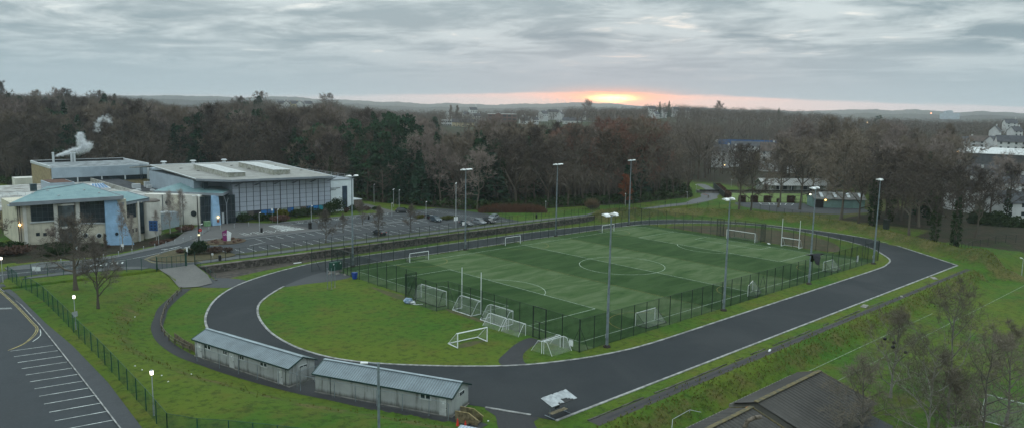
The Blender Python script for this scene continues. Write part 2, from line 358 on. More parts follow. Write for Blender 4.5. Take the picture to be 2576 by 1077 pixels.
# ------------------------------------------------------------------ terrain heights
def S(t): t = np.clip(t, 0, 1); return t * t * (3 - 2 * t)
TOE = [(0, -75), (-14, -50), (-25, -32), (-28, -20), (-30, -12), (-33, -6), (-38.5, 4), (-42.0, 12), (-44.5, 19), (-46.0, 26), (-46.8, 30), (-47, 35), (-46.5, 40), (-44.8, 46.3), (-43, 50.4), (-40.7, 55.8), (-37.2, 61.2), (-34.3, 64.6), (-32, 67.3), (-20, 77)]
CREST = [(96, 76.5), (112, 75.5), (124, 70), (132.5, 62), (138.2, 53), (140.2, 42), (140.8, 33), (137.5, 16), (127.5, 0), (117, -17), (111, -25)]
def polydist(x, y, P):
    best = np.full(x.shape, 1e9); sg = np.ones(x.shape)
    for (ax, ay), (bx, by) in zip(P[:-1], P[1:]):
        dx, dy = bx - ax, by - ay; t = np.clip(((x - ax) * dx + (y - ay) * dy) / (dx * dx + dy * dy), 0, 1)
        ex, ey = x - (ax + t * dx), y - (ay + t * dy); d = np.hypot(ex, ey); cr = dx * (y - ay) - dy * (x - ax)
        m = d < best - 1e-9; best = np.where(m, d, best); sg = np.where(m, np.sign(cr), sg)
    return best, sg
SKY = [(-200, 222), (0, 232), (100, 236), (150, 232), (200, 240), (270, 236), (330, 242), (400, 252), (430, 264), (500, 262), (560, 252), (620, 248), (660, 244), (700, 252), (770, 258), (820, 249), (850, 256), (900, 268), (1000, 277), (1100, 275), (1200, 278), (1300, 272), (1400, 276), (1450, 266), (1500, 270), (1600, 266), (1650, 260), (1700, 261), (1750, 266), (1850, 270), (1950, 272), (2000, 277), (2080, 282), (2120, 292), (2300, 297), (2400, 302), (2576, 297), (2800, 297)]
SKX, SKY_ = [a[0] for a in SKY], [a[1] for a in SKY]
def pxof(x, y):
    v0, v1 = x - CAM[0], y - CAM[1]; w = v0 * CF[0] + v1 * CF[1]; return 1288 + FPX * (v0 * CR[0] + v1 * CR[1]) / np.maximum(w, 1e-3) / 1.0, np.hypot(v0, v1), w
def Hh(x, y):
    x = np.asarray(x, float); y = np.asarray(y, float)
    z = np.zeros(x.shape)
    d, sg = polydist(x, y, TOE)
    plate = 1.4 + 0.6 * S((84 - y) / 14) * S((-42 - x) / 8)
    L = plate * S(d / 6.5) * (sg > 0)
    west = (x < -25) | (y < 70); z = np.where((sg > 0) & (y < 78.05) & (x < -20), L, 0)
    ramp = 1.4 * np.clip((y - 68.5) / 11.3, 0, 1); rm = (x > -32.4) & (x < -25.0) & (y > 66) & (y < 80.5); rk = S((x + 32.4) / 0.8)
    z = np.where(rm, ramp * rk + L * (1 - rk), z)
    z = np.where((x > -25.0) & (y <= 78.05) , np.where(x > -24.99, 0, z), z)
    z = np.where((y > 78.05) & (x > -25.0), 1.4, z)
    z = np.where((y > 80.2) & (x <= -25.0), np.maximum(plate, 0), z)
    # dip in front of the two-storey block
    dipx = np.interp(x, [-52, -47, -36, -30, -24, -20, -15, -10], [0, 0, -0.6, -1.8, -2.3, -1.7, -0.5, 0]); dipy = np.interp(y, [104, 119, 150, 160], [0, 1, 1, 0])
    z = z + dipx * S(dipy)
    # lower playing field to the south
    z = z - 2.0 * S((-20.9 - y) / 3.8) * S((x + 24) / 6)
    # park side ends level again east of the car park, ground falls towards the town
    z = np.where(y > 78.05, z - 0.9 * S((x - 96) / 60), z + 0.5 * S((x - 141) / 10) * S((y + 25) / 12))
    z = z - 4.5 * S((x - 178) / 45) * S((45 - y) / 40)
    dc, _ = polydist(x, y, CREST); z = z + 2.0 * S(1 - dc / 5.9)
    dc2 = np.hypot(x - 116, y + 19); z = z + 1.0 * S(1 - dc2 / 7)
    # valley sides further off
    px, D, w = pxof(x, y); px = np.where(w > 1, px, 1288)
    yh = 250.6 + px / 2400. * 39.4; ysk = np.interp(px, SKX, SKY_)
    Dh = np.interp(px, [0, 700, 1100, 2576], [560, 640, 900, 950]); Ds = np.interp(px, [0, 400, 1000, 1700, 2576], [330, 380, 450, 520, 620])
    ht = 33 + (yh - ysk) / FPX * Dh / np.sqrt(1 + ((px - 1288) / FPX) ** 2) - 17
    rise = S((D - Ds) / (Dh - Ds)); fall = 1 - S((D - Dh - 150) / 900)
    z = z + np.where(w > 1, (ht - 0.5) * rise * fall, 0)
    return z
def H(x, y): return float(Hh(np.array([x]), np.array([y]))[0])
def axis_pts(lo, hi, step, far, extra=()):
    a = list(np.arange(lo, hi + 1e-6, step)); s = step; v = hi
    while v < far: s *= 1.13; s = min(s, 600); v += s; a.append(v)
    s = step; v = lo
    while v > -far: s *= 1.13; s = min(s, 600); v -= s; a.append(v)
    a += list(extra); return np.array(sorted(set(round(float(q), 4) for q in a)))
gx = axis_pts(-76, 150, 1.0, 16000, (-25.02, -24.98, -32.4)); gy = axis_pts(-60, 145, 1.0, 16000, (78.03, 78.07, 80.15, 80.25))
GX, GY = np.meshgrid(gx, gy); GZ = Hh(GX, GY)
nzx, nzy = GX.shape[1], GX.shape[0]
bank = S(1 - polydist(GX, GY, CREST)[0] / 8.5); dt_, sg_ = polydist(GX, GY, TOE)
roughz = np.maximum(bank, 0); roughz = np.maximum(roughz, ((sg_ > 0) & (GY < 76) & (GX < -20)) * S(1 - np.abs(dt_ - 3.2) / 3.2) * 0.55)
sb = S(1 - np.abs(GY + 22.6) / 2.6) * S((GX + 22) / 5) * S((108 - GX) / 5); roughz = np.maximum(roughz, sb * .55)
tr_ = None; roughz = np.maximum(roughz, S((GX - 144) / 6) * S((60 - GY) / 14) * 0.7)
# tussocks on the rough banks
tr = rng.random(GX.shape); GZ = GZ + (tr - 0.4) * 0.30 * np.clip(roughz, 0, 1) * ((GX > -76) & (GX < 150) & (GY > -60) & (GY < 145)) * (roughz > 0.15)
V = np.stack([GX.ravel(), GY.ravel(), GZ.ravel()], 1)
ii = np.arange(nzx * nzy).reshape(nzy, nzx); F = np.stack([ii[:-1, :-1].ravel(), ii[:-1, 1:].ravel(), ii[1:, 1:].ravel(), ii[1:, :-1].ravel()], 1)
ground = npmesh('ground', V, F, mGround); tag(ground, kind='structure')
def wood_edge(x):                              # northern limit of the open land
    return np.interp(x, [-400, -130, -60, -24, 5, 46, 50, 56, 64, 68, 72, 90, 110, 129, 151, 166, 172, 212, 240, 300], [330, 300, 290, 262, 250, 205, 168, 146, 122, 112, 108, 98, 94, 91, 93, 92, 96, 128, 135, 160])
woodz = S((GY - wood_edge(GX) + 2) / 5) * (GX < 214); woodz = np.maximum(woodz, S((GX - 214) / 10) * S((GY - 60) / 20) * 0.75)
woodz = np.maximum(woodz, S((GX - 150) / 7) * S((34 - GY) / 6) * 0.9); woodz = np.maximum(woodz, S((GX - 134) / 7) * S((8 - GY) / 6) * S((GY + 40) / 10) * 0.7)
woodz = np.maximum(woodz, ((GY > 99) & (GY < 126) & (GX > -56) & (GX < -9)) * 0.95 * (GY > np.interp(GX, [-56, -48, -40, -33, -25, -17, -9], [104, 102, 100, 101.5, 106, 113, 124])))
farz = S((np.hypot(GX - CAM[0], GY - CAM[1]) - 700) / 300)
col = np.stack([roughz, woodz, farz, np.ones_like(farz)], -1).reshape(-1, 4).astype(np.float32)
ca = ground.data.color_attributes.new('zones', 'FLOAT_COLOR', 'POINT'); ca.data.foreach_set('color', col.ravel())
ground.data.polygons.foreach_set('use_smooth', np.ones(len(ground.data.polygons), bool))
# distant hills on the skyline
hz = [(-200, 236), (200, 244), (370, 242), (430, 240), (500, 244), (560, 245), (620, 247), (700, 243), (760, 245), (790, 250), (900, 254), (960, 259), (1000, 257), (1060, 262), (1140, 260), (1230, 265), (1330, 262), (1400, 261), (1470, 259), (1530, 262), (1600, 268), (1750, 272), (2000, 281), (2150, 277), (2200, 276), (2260, 279), (2300, 276), (2350, 280), (2400, 284), (2480, 281), (2576, 286), (2800, 286)]
def hills(name, Dc, spread, lift, seed):
    r2 = np.random.default_rng(seed); az = np.linspace(-250, 2830, 700); top = np.interp(az, [a[0] for a in hz], [a[1] for a in hz]) + lift
    nzv = np.convolve(r2.normal(0, 1, 760), np.ones(9) / 9, 'same')[:700] * 2.2 + np.convolve(r2.normal(0, 1, 700), np.ones(2) / 2, 'same') * 0.42
    zt = 33 + (horizon(az) - top) / FPX * Dc / np.sqrt(1 + ((az - 1288) / FPX) ** 2) + nzv * Dc / FPX * 0.9; Vv = []; prof = [(-1.0, 0.0), (-0.7, 0.25), (-0.4, 0.62), (-0.15, 0.93), (0, 1.0), (0.3, 0.8), (1.0, 0.0)]
    for a, b in prof:
        for i, px in enumerate(az): x, y = at(px, Dc + a * spread); Vv.append((x, y, -8 + (zt[i] + 8) * b))
    n = len(az); Ff = [(j * n + i, j * n + i + 1, (j + 1) * n + i + 1, (j + 1) * n + i) for j in range(len(prof) - 1) for i in range(n - 1)]
    m = M('hill_land', (0.058, 0.062, 0.050), 0.95, 0.1, 0.004, col2=(0.040, 0.040, 0.036))
    o = npmesh(name, Vv, Ff, m); o.data.polygons.foreach_set('use_smooth', np.ones(len(Ff), bool)); tag(o, kind='structure'); return o
hills('hills', 4000, 1100, 0, 3); hills('hills', 2500, 650, 9, 5)

# ------------------------------------------------------------------ flat sheets and markings
def sheet(name, poly, mat, z=None, off=0.02, step=None, kind='structure', parent=None):
    if step is None:
        mb = MB(); n = len(poly); a = sum(poly[i][0] * poly[(i + 1) % n][1] - poly[(i + 1) % n][0] * poly[i][1] for i in range(n))
        if a < 0: poly = poly[::-1]
        mb.add([(p[0], p[1], z + off) for p in poly], [tuple(range(n))]); o = mb.build(name, mat, parent, fix=False)
        bm = bmesh.new(); bm.from_mesh(o.data); bmesh.ops.triangulate(bm, faces=bm.faces); bm.to_mesh(o.data); bm.free()
    else:
        xs = [p[0] for p in poly]; ys = [p[1] for p in poly]; bd = []
        for i in range(len(poly)):
            a, b = Vector(poly[i]), Vector(poly[(i + 1) % len(poly)]); k = max(1, int((b - a).length / step))
            for j in range(k): bd.append(a.lerp(b, j / k))
        nb = len(bd); pts = bd + [Vector((x, y)) for x in np.arange(min(xs), max(xs), step) for y in np.arange(min(ys), max(ys), step)]
        r = delaunay_2d_cdt(pts, [(i, (i + 1) % nb) for i in range(nb)], [], 1, 1e-4)
        mb = MB(); vs = r[0]; zz_ = Hh(np.array([v.x for v in vs]), np.array([v.y for v in vs])) + off
        mb.add([(v.x, v.y, zz_[i]) for i, v in enumerate(vs)], [tuple(f) for f in r[2]]); o = mb.build(name, mat, parent, fix=False)
    if kind and parent is None: tag(o, kind=kind)
    return o
def ribbon(mb, pts, w, z=0.0, off=0.03, closed=False, drape=False):
    P = [Vector(p) for p in pts]; n = len(P); L = []; 
    for i in range(n):
        a = P[(i - 1) % n] if (closed or i > 0) else P[i]; b = P[(i + 1) % n] if (closed or i < n - 1) else P[i]
        t = (b - a); t = t.normalized() if t.length > 0 else Vector((1, 0)); q = Vector((-t.y, t.x)) * w / 2
        for s_ in (1, -1):
            v = P[i] + q * s_; L.append((v.x, v.y, (H(v.x, v.y) if drape else z) + off))
    fs = [(2 * i + 1, 2 * ((i + 1) % n) + 1, 2 * ((i + 1) % n), 2 * i) for i in range(n if closed else n - 1)]
    return mb.add(L, fs)
def smoothpts(pts, k=4, closed=False):
    n = len(pts); o = []
    rngi = range(n if closed else n - 1)
    for i in rngi:
        g = lambda j: Vector(pts[j % n]) if closed else Vector(pts[min(max(j, 0), n - 1)])
        a, b, c, d = g(i - 1), g(i), g(i + 1), g(i + 2)
        for j in range(k):
            t = j / k; o.append(0.5 * ((2 * b) + (c - a) * t + (2 * a - 5 * b + 4 * c - d) * t * t + (3 * b - a - 3 * c + d) * t ** 3))
    if not closed: o.append(Vector(pts[-1]))
    return [(v.x, v.y) for v in o]
OUT = smoothpts([(62, 73.5), (30, 73.4), (1, 73.4), (-9, 71.4), (-18.7, 67), (-25.5, 62), (-31, 55.5), (-35.5, 47.4), (-38, 40.2), (-39.3, 32), (-39, 22), (-36.6, 12), (-32, 1)], 5) + [(-26.3, -8.5), (-22.6, -16.9), (10, -16.9), (50, -16.9), (106.8, -16.9)] + smoothpts([(108, -15.5), (118.3, -3.2), (124.5, 5), (128.3, 15), (129.2, 27), (128, 39), (125, 50), (119, 58.5), (112, 65), (103, 68.8), (86, 70.8), (74, 72.6), (62, 73.5)], 4)[:-1]
INN = smoothpts([(30, 65.6), (62, 65.5), (90, 64.9), (102, 61.5), (113, 55.5), (121, 47), (124.6, 37.7), (123.6, 26.3), (119.5, 14.7), (113.7, 5.1), (107.3, -0.4), (101, -4.6), (94.6, -6.3), (88, -6.9), (60, -7), (30, -7), (8, -7), (-1, -6), (-8, -4.0), (-14, -1.2), (-20, 3.5), (-26.3, 9.9), (-30.1, 15.6), (-31.9, 22), (-32.1, 29), (-31.1, 35.7), (-28.7, 43.6), (-24.9, 50.4), (-17.3, 57.8), (-10, 62.5), (-3, 64.8), (6, 65.6)], 5, True)
def ringsheet(name, outer, inner, mat, z):
    pts = [Vector(p) for p in outer] + [Vector(p) for p in inner]; a, b = len(outer), len(inner)
    r = delaunay_2d_cdt(pts, [(i, (i + 1) % a) for i in range(a)] + [(a + i, a + (i + 1) % b) for i in range(b)], [], 1, 1e-4)
    def inside(p, P):
        c = False; n = len(P)
        for i in range(n):
            (x1, y1), (x2, y2) = P[i], P[(i + 1) % n]
            if (y1 > p[1]) != (y2 > p[1]) and p[0] < (x2 - x1) * (p[1] - y1) / (y2 - y1) + x1: c = not c
        return c
    fs = []
    for f in r[2]:
        cx = sum(r[0][i].x for i in f) / 3; cy = sum(r[0][i].y for i in f) / 3
        if not inside((cx, cy), inner) and inside((cx, cy), outer): fs.append(tuple(f))
    mb = MB(); mb.add([(v.x, v.y, z) for v in r[0]], fs); return tag(mb.build(name, mat, fix=False), kind='structure')
ringsheet('running_track', OUT, INN, mTrack, 0.02)
mWorn = M('worn_turf', (0.085, 0.072, 0.030), 0.95, 0.4, 0.5, col2=(0.045, 0.060, 0.016))
for i_, (cx_, cy_, a_, b_) in enumerate(((-15.8, -.6, 1.6, .9), (-3.9, 21.5, .8, 5.0), (-12.6, 9.6, 2.6, .8), (-5.2, 40, 1.0, 6.5), (-27.5, 68.6, 2.4, 1.3))):
    sheet_pts = [(cx_ + a_ * (1 + .25 * math.sin(3.1 * q_ + i_)) * math.cos(q_), cy_ + b_ * (1 + .2 * math.cos(4.3 * q_)) * math.sin(q_)) for q_ in np.linspace(0, 6.283, 19)[:-1]]
    sheet('worn_patch', sheet_pts, mWorn, 0, 0.010)
k = MB()
def kerb(pts, w=0.34, h=0.09, closed=False, z=0.0):
    P = [Vector(p) for p in pts]; n = len(P)
    for i in range(n if closed else n - 1):
        a, b = P[i], P[(i + 1) % n]; d = b - a
        if d.length < 0.05: continue
        k.box(((a.x + b.x) / 2, (a.y + b.y) / 2, z + h / 2), (d.length + 0.02, w, h), math.atan2(d.y, d.x))
gap_a = [p for p in INN]
# the inner kerb is missing along the tarmac apron by the electrical cabinet
i0 = min(range(len(INN)), key=lambda i: (INN[i][0] + 17.3) ** 2 + (INN[i][1] - 57.8) ** 2); i1 = min(range(len(INN)), key=lambda i: (INN[i][0] + 4) ** 2 + (INN[i][1] - 64.6) ** 2)
kerb(INN[i1:] + INN[:i0 + 1]); jo = min(range(len(OUT)), key=lambda i: (OUT[i][0] + 32) ** 2 + (OUT[i][1] - 1) ** 2)
kerb(OUT[:jo + 1]); kerb([(-26.0, -9.2), (-23.6, -14.0)]); kerb(OUT[jo + 2:] + OUT[:1])
tag(k.build('track_kerb', mKerb), kind='structure')
# grass inside is the ground sheet; tarmac apron and the little path to the corner gate
sheet('tarmac_apron', smoothpts([(-17.6, 58.0), (-9.5, 64.2), (-3.2, 65.2), (-2.7, 59.5), (-3.8, 56.8), (-8, 56.2), (-13.3, 57.0)], 3, True), mPave2, 0, 0.012)
sheet('gate_path', smoothpts([(-15.2, -0.2), (-14.2, 1.8), (-11.5, 3.4), (-7.9, 5.3), (-4.3, 6.2), (-4.0, 4.1), (-6.2, 3.3), (-9.8, 1.6), (-12.0, -0.8), (-12.6, -2.2), (-14, -1.4)], 3, True), mDark, 0, 0.012)
sheet('corner_path', smoothpts([(-30, -18), (-28.6, -14.3), (-26.7, -11.7), (-26.1, -9.4), (-23.5, -14.8), (-24.6, -15.5), (-26.0, -18), (-27, -21)], 3, True), mDark, 0, 0.012)
sheet('worn_grass', smoothpts([(101, 8), (112, 13), (118, 22), (120.5, 33), (118, 43), (110, 52), (101, 57), (99.5, 50), (99.5, 20)], 3, True), M('worn_ground', (0.075, 0.052, 0.028), 0.95, 0.3, 0.35, col2=(0.04, 0.045, 0.018)), 0, 0.012)
# ditch path south of the track
sheet('service_path', [(-20, -20.8), (104, -20.4), (104, -19.4), (40, -19.45), (-20, -19.2)], mGravel, 0, 0.015, None)
k = MB()
for x in np.arange(-20, 60, 2.0):
    if random.random() < 0.75: k.box((x + 1, -19.05 + random.uniform(-.06, .06), 0.05), (1.9, 0.30 * random.uniform(.4, 1), 0.07), random.uniform(-.02, .02))
tag(k.build('path_edging', mEdge), kind='structure')
sheet('path_dark_strip', [(-18, -20.25), (103, -20.05), (103, -19.75), (-18, -19.85)], mDark, 0, 0.02)  # flat dark strip along the ditch line, no depth modelled
# synthetic pitch
PLn, PW = 94.3, 61.0
sheet('pitch_turf', [(-3.4, -3.0), (98.2, -3.0), (98.2, 26.5), (100.7, 26.5), (100.7, 35.2), (98.2, 35.2), (98.2, 64.6), (-3.4, 64.6), (-3.4, 35.2), (-6, 35.2), (-6, 26.5), (-3.4, 26.5)], mTurf, 0, 0.03)
k = MB(); w = 0.13; zc0 = PW / 2
def ln(a, b, ww=w): ribbon(k, [a, b], ww, 0, 0.036)
def arc(cx, cy, r, a0, a1, n=48, ww=w): ribbon(k, [(cx + r * math.cos(a0 + (a1 - a0) * i / n), cy + r * math.sin(a0 + (a1 - a0) * i / n)) for i in range(n + 1)], ww, 0, 0.037)
ln((0, 0), (PLn, 0)); ln((0, PW), (PLn, PW)); ln((0, 0), (0, PW)); ln((PLn, 0), (PLn, PW)); ln((PLn / 2, 0), (PLn / 2, PW)); arc(PLn / 2, zc0, 9.15, 0, 2 * math.pi, 72)
for s_, x0 in ((1, 0), (-1, PLn)):
    ln((x0, zc0 - 19.8), (x0 + s_ * 15.6, zc0 - 19.8)); ln((x0, zc0 + 19.8), (x0 + s_ * 15.6, zc0 + 19.8)); ln((x0 + s_ * 15.6, zc0 - 19.8), (x0 + s_ * 15.6, zc0 + 19.8))
    ln((x0, zc0 - 9.2), (x0 + s_ * 5.5, zc0 - 9.2)); ln((x0, zc0 + 9.2), (x0 + s_ * 5.5, zc0 + 9.2)); ln((x0 + s_ * 5.5, zc0 - 9.2), (x0 + s_ * 5.5, zc0 + 9.2))
    th = math.acos(4.9 / 9.15); a = 0 if s_ == 1 else math.pi; arc(x0 + s_ * 10.7, zc0, 9.15, a - th, a + th, 30)
tag(k.build('pitch_line_marking', mPitchLine, fix=False), kind='structure')
k = MB()
for cx in (15.7, 47.1, 78.6):
    for cy, a0 in ((0, 0), (PW, math.pi)): arc(cx, cy, 6, a0, a0 + math.pi, 24, 0.09)
for cx in (31.4, 62.9): ln((cx, 0), (cx, PW), 0.08)
tag(k.build('small_pitch_line_marking', mPYellow, fix=False), kind='structure')

# ------------------------------------------------------------------ far car park, plaza, roads
CZ = 1.4
sheet('car_park', [(-25, 80.4), (66.5, 80.4), (67.5, 90), (69.6, 97.5), (68.6, 106), (67, 114.5), (64.5, 119), (49.7, 119.6), (46, 121), (12, 121), (-8, 118), (-20, 106), (-24.9, 100), (-24.9, 84)], mPark, CZ, 0.012)
sheet('plaza', [(-18.6, 107.2), (-7.5, 104.6), (0.5, 104.6), (13.2, 103.2), (14.4, 107.2), (13.1, 119.4), (9, 122), (2, 129.8), (-6, 128.6), (-13.2, 120), (-18.6, 111)], mPlaza, CZ, 0.017)
road = [(-140, 96), (-54, 96), (-47, 94.2), (-41, 94.5), (-34, 97.5), (-26, 101.6), (-17, 106.5), (-5, 104.8), (-5, 98), (-14, 93.0), (-24.9, 84.6), (-24.8, 80.4), (-32.2, 80.4), (-33.8, 84.6), (-37.5, 87.6), (-46, 88.6), (-55, 89.5), (-57, 85), (-57.4, 78), (-64.5, 78), (-66.5, 84), (-70, 88), (-140, 88)]
sheet('access_road', road, mRoad, None, 0.03, 2.0)
k = MB()
def kpoly(poly, h, z): k.prism(poly, z - 0.3, z + h)
kpoly([(-47.6, 100.6), (-40.5, 98.2), (-33.6, 99.6), (-25.1, 104.3), (-18.4, 110.6), (-13.5, 117), (-8.9, 122.5), (-6.8, 120), (-12.0, 112.6), (-16.0, 107.6), (-19.6, 104.2), (-26.2, 101.2), (-34.7, 96.7), (-41.8, 94.3), (-48.0, 94.2), (-54, 95.8), (-54, 99)], 0.12, CZ)
kpoly([(-52, 87.6), (-47, 88.2), (-38, 87.4), (-34.2, 84.8), (-33.0, 82.4), (-34.2, 82.0), (-39, 84.6), (-47, 85.8), (-53.5, 86.3)], 0.10, CZ)
kpoly([(-24.8, 80.5), (66.5, 80.5), (66.5, 82.6), (45, 82.9), (-22.5, 82.9)], 0.10, CZ)
kpoly([(-6.8, 101.9), (11.5, 103.0), (13.8, 104.6), (29.5, 104.3), (48, 102.6), (47.2, 100.6), (29.3, 101.4), (10, 101.6), (-6, 100.7)], 0.12, CZ)
kpoly([(12.6, 121), (40, 121), (46, 119.4), (44.2, 118.2), (13, 118.8)], 0.12, CZ)
tag(k.build('footpath', mPave), kind='structure')
sheet('service_yard', [(45.2, 121), (46.4, 133), (50.4, 142), (52.6, 141), (50.7, 128), (49.8, 119.4), (46.5, 119.4)], mPlaza, CZ, 0.02)
# planted verges (raised beds with grass)
mVerge = M('verge_grass', (0.045, 0.070, 0.018), 0.95, 0.3, 1.2, col2=(0.035, 0.036, 0.014)); mSoil = M('planting_soil', (0.085, 0.055, 0.030), 0.95, 0.3, 1.5, col2=(0.05, 0.035, 0.02))
k = MB(); k.prism([(-13, 83.0), (66, 83.0), (60, 84.9), (45, 84.3), (22, 85.2), (5, 85.8), (-14.6, 85.6)], CZ - .2, CZ + 0.10); tag(k.build('car_park_verge', mVerge), kind='structure')
k = MB(); k.prism(smoothpts([(-30.4, 90.6), (-28.6, 92.8), (-24.6, 97.0), (-20.8, 98.2), (-18.2, 95.0), (-16.4, 90.5), (-14.8, 85.8), (-16.5, 83.6), (-22.5, 83.2), (-26.5, 84.6), (-29.4, 87.0)], 3, True), CZ - .2, CZ + 0.14); tag(k.build('junction_island_bed', M('island_bed', (0.085, 0.066, 0.034), .95, .3, 1.2, col2=(0.05, 0.05, 0.022))), kind='structure')
RB = (-10.2, 101.4)
k = MB(); k.prism([(RB[0] + 4.4 * math.cos(a), RB[1] + 3.9 * math.sin(a)) for a in np.linspace(0, 2 * math.pi, 33)[:-1]], CZ - .2, CZ + 0.16); tag(k.build('roundabout', mSoil), kind='structure')
k = MB()
def cl(a, b, ww=0.12, z=CZ): ribbon(k, [a, b], ww, z, 0.045)
for x in np.arange(-15.2, 46.5, 2.71): cl((x, 86.1), (x, 90.9))
for x in np.arange(50.3, 64, 2.7): cl((x, 85.4), (x, 89.6))
for x in np.arange(-3.4, 47, 2.66): cl((x, 96.8), (x, 101.3))
for x in np.arange(24.2, 47, 2.4): cl((x, 104.6), (x, 108.8))
for i, y in enumerate(np.arange(94.3, 117, 2.75)): cl((58.6, y + 1.0), (62.6, y))
for x in (50.6, 53.2, 55.6, 58.0, 60.4): cl((x, 113.2), (x, 117.4))
for i in range(8):                                    # zebra crossing
    t = i / 7; a = Vector((7.4, 116.8)).lerp(Vector((7.0, 107.3)), t); b = Vector((10.6, 116.8)).lerp(Vector((12.6, 107.3)), t); ribbon(k, [(a.x, a.y), (b.x, b.y)], 0.62, CZ, 0.05)
for i in range(12):                                   # hatched disabled bays
    x = 14 + i * 2.75; cl((x, 116.0 + .15 * 0), (x, 120.6)); 
    if i % 2 == 0:
        cl((x + 1.9, 116.0), (x + 1.9, 120.4))
        for j in range(4): cl((x + 1.9, 116.3 + j), (x + 2.75, 117.1 + j), 0.11)
    else: 
        cl((x + .5, 117.4), (x + 1.7, 118.8), .14); cl((x + .5, 118.8), (x + 1.6, 118.2), .14)
cl((14, 116.0), (47, 114.2))
for j in range(4):
    x = -3.2 + j * 3.2; cl((x, 106.4), (x, 110.6)); cl((x + 1.1, 106.4), (x + 1.1, 110.6)); 
    for q in range(4): cl((x, 106.6 + q), (x + 1.1, 107.4 + q), .11)
    cl((x + 1.9, 108), (x + 2.5, 109.4), .2)
for a, b in (((-8.2, 93.2), (-3.4, 95.4)), ((-13.8, 106.8), (-10, 106.6))): cl(a, b, .14)
for t in range(5): cl((-20.5 + t * 1.05, 99.2 + t * .6), (-19.9 + t * 1.05, 99.7 + t * .6), .35)
cl((-24.6, 99.6), (-20.6, 101.8), .3); cl((-24.9, 100.5), (-23.2, 100.2), .3)
tag(k.build('car_park_marking', mLine, fix=False), kind='structure')
k = MB(); cen = [(-56, 92.6), (-50, 92.2), (-43, 91.9), (-36, 92.9), (-30, 94.9), (-25, 97.6), (-20.5, 100.6)]
ribbon(k, smoothpts(cen, 4), 0.14, 0, 0.05, drape=True)
for q in range(7): ribbon(k, [(-41.5 + q * .95, 90.2 - .05 * q), (-40.9 + q * .95, 91.8 - .05 * q)], 0.32, 0, 0.05, drape=True)
tag(k.build('road_centre_line', mLine, fix=False), kind='structure')
k = MB()
for o_ in (0.25, 0.55):
    ribbon(k, smoothpts([(-30.6 - o_, 89.5), (-30.2 - o_, 91.6 + o_), (-27, 94.8 + o_)], 4), 0.1, 0, 0.05, drape=True); ribbon(k, smoothpts([(-30.6 - o_, 89.5), (-29.8 - o_, 86.8 - o_), (-26.2, 84.2 - o_), (-22.6, 82.9 - o_ * .3)], 4), 0.1, 0, 0.05, drape=True)
    ribbon(k, [(RB[0] + (4.4 + o_) * math.cos(a), RB[1] + (3.9 + o_) * math.sin(a)) for a in np.linspace(2.4, 4.0, 12)], .1, CZ, .05)
ribbon(k, smoothpts([(-51.4, 95.4), (-50.6, 96.6), (-52.4, 98.0), (-55, 98.6)], 4), .1, 0, .06, drape=True)
tag(k.build('yellow_line_marking', mYellow, fix=False), kind='structure')
# rubble retaining wall with coping, ramp with side wall
k = MB(); k.b2((-25.0, 77.3, -0.3), (92, 77.98, 1.36)); k.b2((-25.2, 69.5, -0.3), (-24.9, 77.3, 0.25)); w_ = thing('retaining_wall', 'long dark rubble stone retaining wall between car park and running track', 'wall', (-25, 77.6, 0))
k.build('stonework', mStone, w_, world=True); k = MB(); k.b2((-25.1, 77.2, 1.36), (92, 78.25, 1.50)); k.build('coping', mCope, w_, world=True)
sheet('mud_strip', [(-24.4, 77.2), (-24.6, 72), (-22.5, 70.4), (-14, 72.8), (-2, 75.2), (12, 76.1), (30, 76.6), (88, 76.6), (88, 77.3)], mMud, 0, 0.010)
sheet('ramp', [(-32.0, 80.3), (-25.3, 80.3), (-25.4, 73), (-26.4, 68.0), (-29.6, 66.8), (-32.4, 68.2)], mRamp, None, 0.14, 0.7)
sheet('ramp_foot_tarmac', smoothpts([(-25.2, 71.6), (-22.6, 70.9), (-20.6, 66.4), (-24.4, 62.9), (-27.2, 64.6), (-29.4, 67.0), (-28.4, 68.4)], 2, True), mPave2, None, 0.02, 1.0)
# muddy path with timber rail curving round the west end
PTH = [(-31.4, 67.2), (-33.6, 64.2), (-36.2, 60.6), (-39.3, 55.6), (-41.4, 50.6), (-43.3, 46.0), (-44.7, 40), (-45.1, 35), (-44.9, 30), (-43.9, 25), (-42.8, 20), (-40.6, 12.5), (-37.9, 5.5), (-33.6, -2), (-30.6, -9), (-29.6, -13)]
pp = smoothpts(PTH, 3); k = MB(); ribbon(k, pp, 1.7, 0, 0.025, drape=True); tag(k.build('track_footpath', mDark, fix=False), kind='structure')
# distant drive beyond the car park, park road, park tarmac and bowling green
mParkRoad = asphalt('park_road', (0.115, 0.118, 0.122), 0.2)
sheet('park_drive', smoothpts([(66.5, 80.6), (66.5, 83), (80, 82), (97, 80.8), (116, 80.6), (140, 84), (149, 84), (160, 88.5), (169, 90.5), (177, 96), (187, 100.6), (196, 106), (207, 117), (212, 121), (214, 118), (204, 108), (196, 101), (188, 94), (176, 88), (172, 85), (163, 82.6), (150, 80.2), (137, 79.6), (116, 78.4), (97, 78.4)], 2, True), mParkRoad, None, 0.05, 3.0)
sheet('park_yard', [(156, 64), (160, 70.5), (166, 74), (184.5, 57), (176, 50.4), (187, 37), (182, 31), (165, 36), (154, 52)], mPave2, None, 0.04, 3.0)
sheet('bowling_green', [(168.5, 75.0), (184.2, 87.6), (197.8, 96.2), (220, 73.5), (206, 58), (187, 57.5)], M('bowls_lawn', (0.115, 0.165, 0.045), 0.9, 0.1, 0.2), None, 0.10, 3.0)
k = MB()
for a, b in (((171.2, 67.5), (180.4, 58.8)), ((167.6, 64.4), (174.2, 56.6))): ribbon(k, [a, b], .25, 0, .08, drape=True)
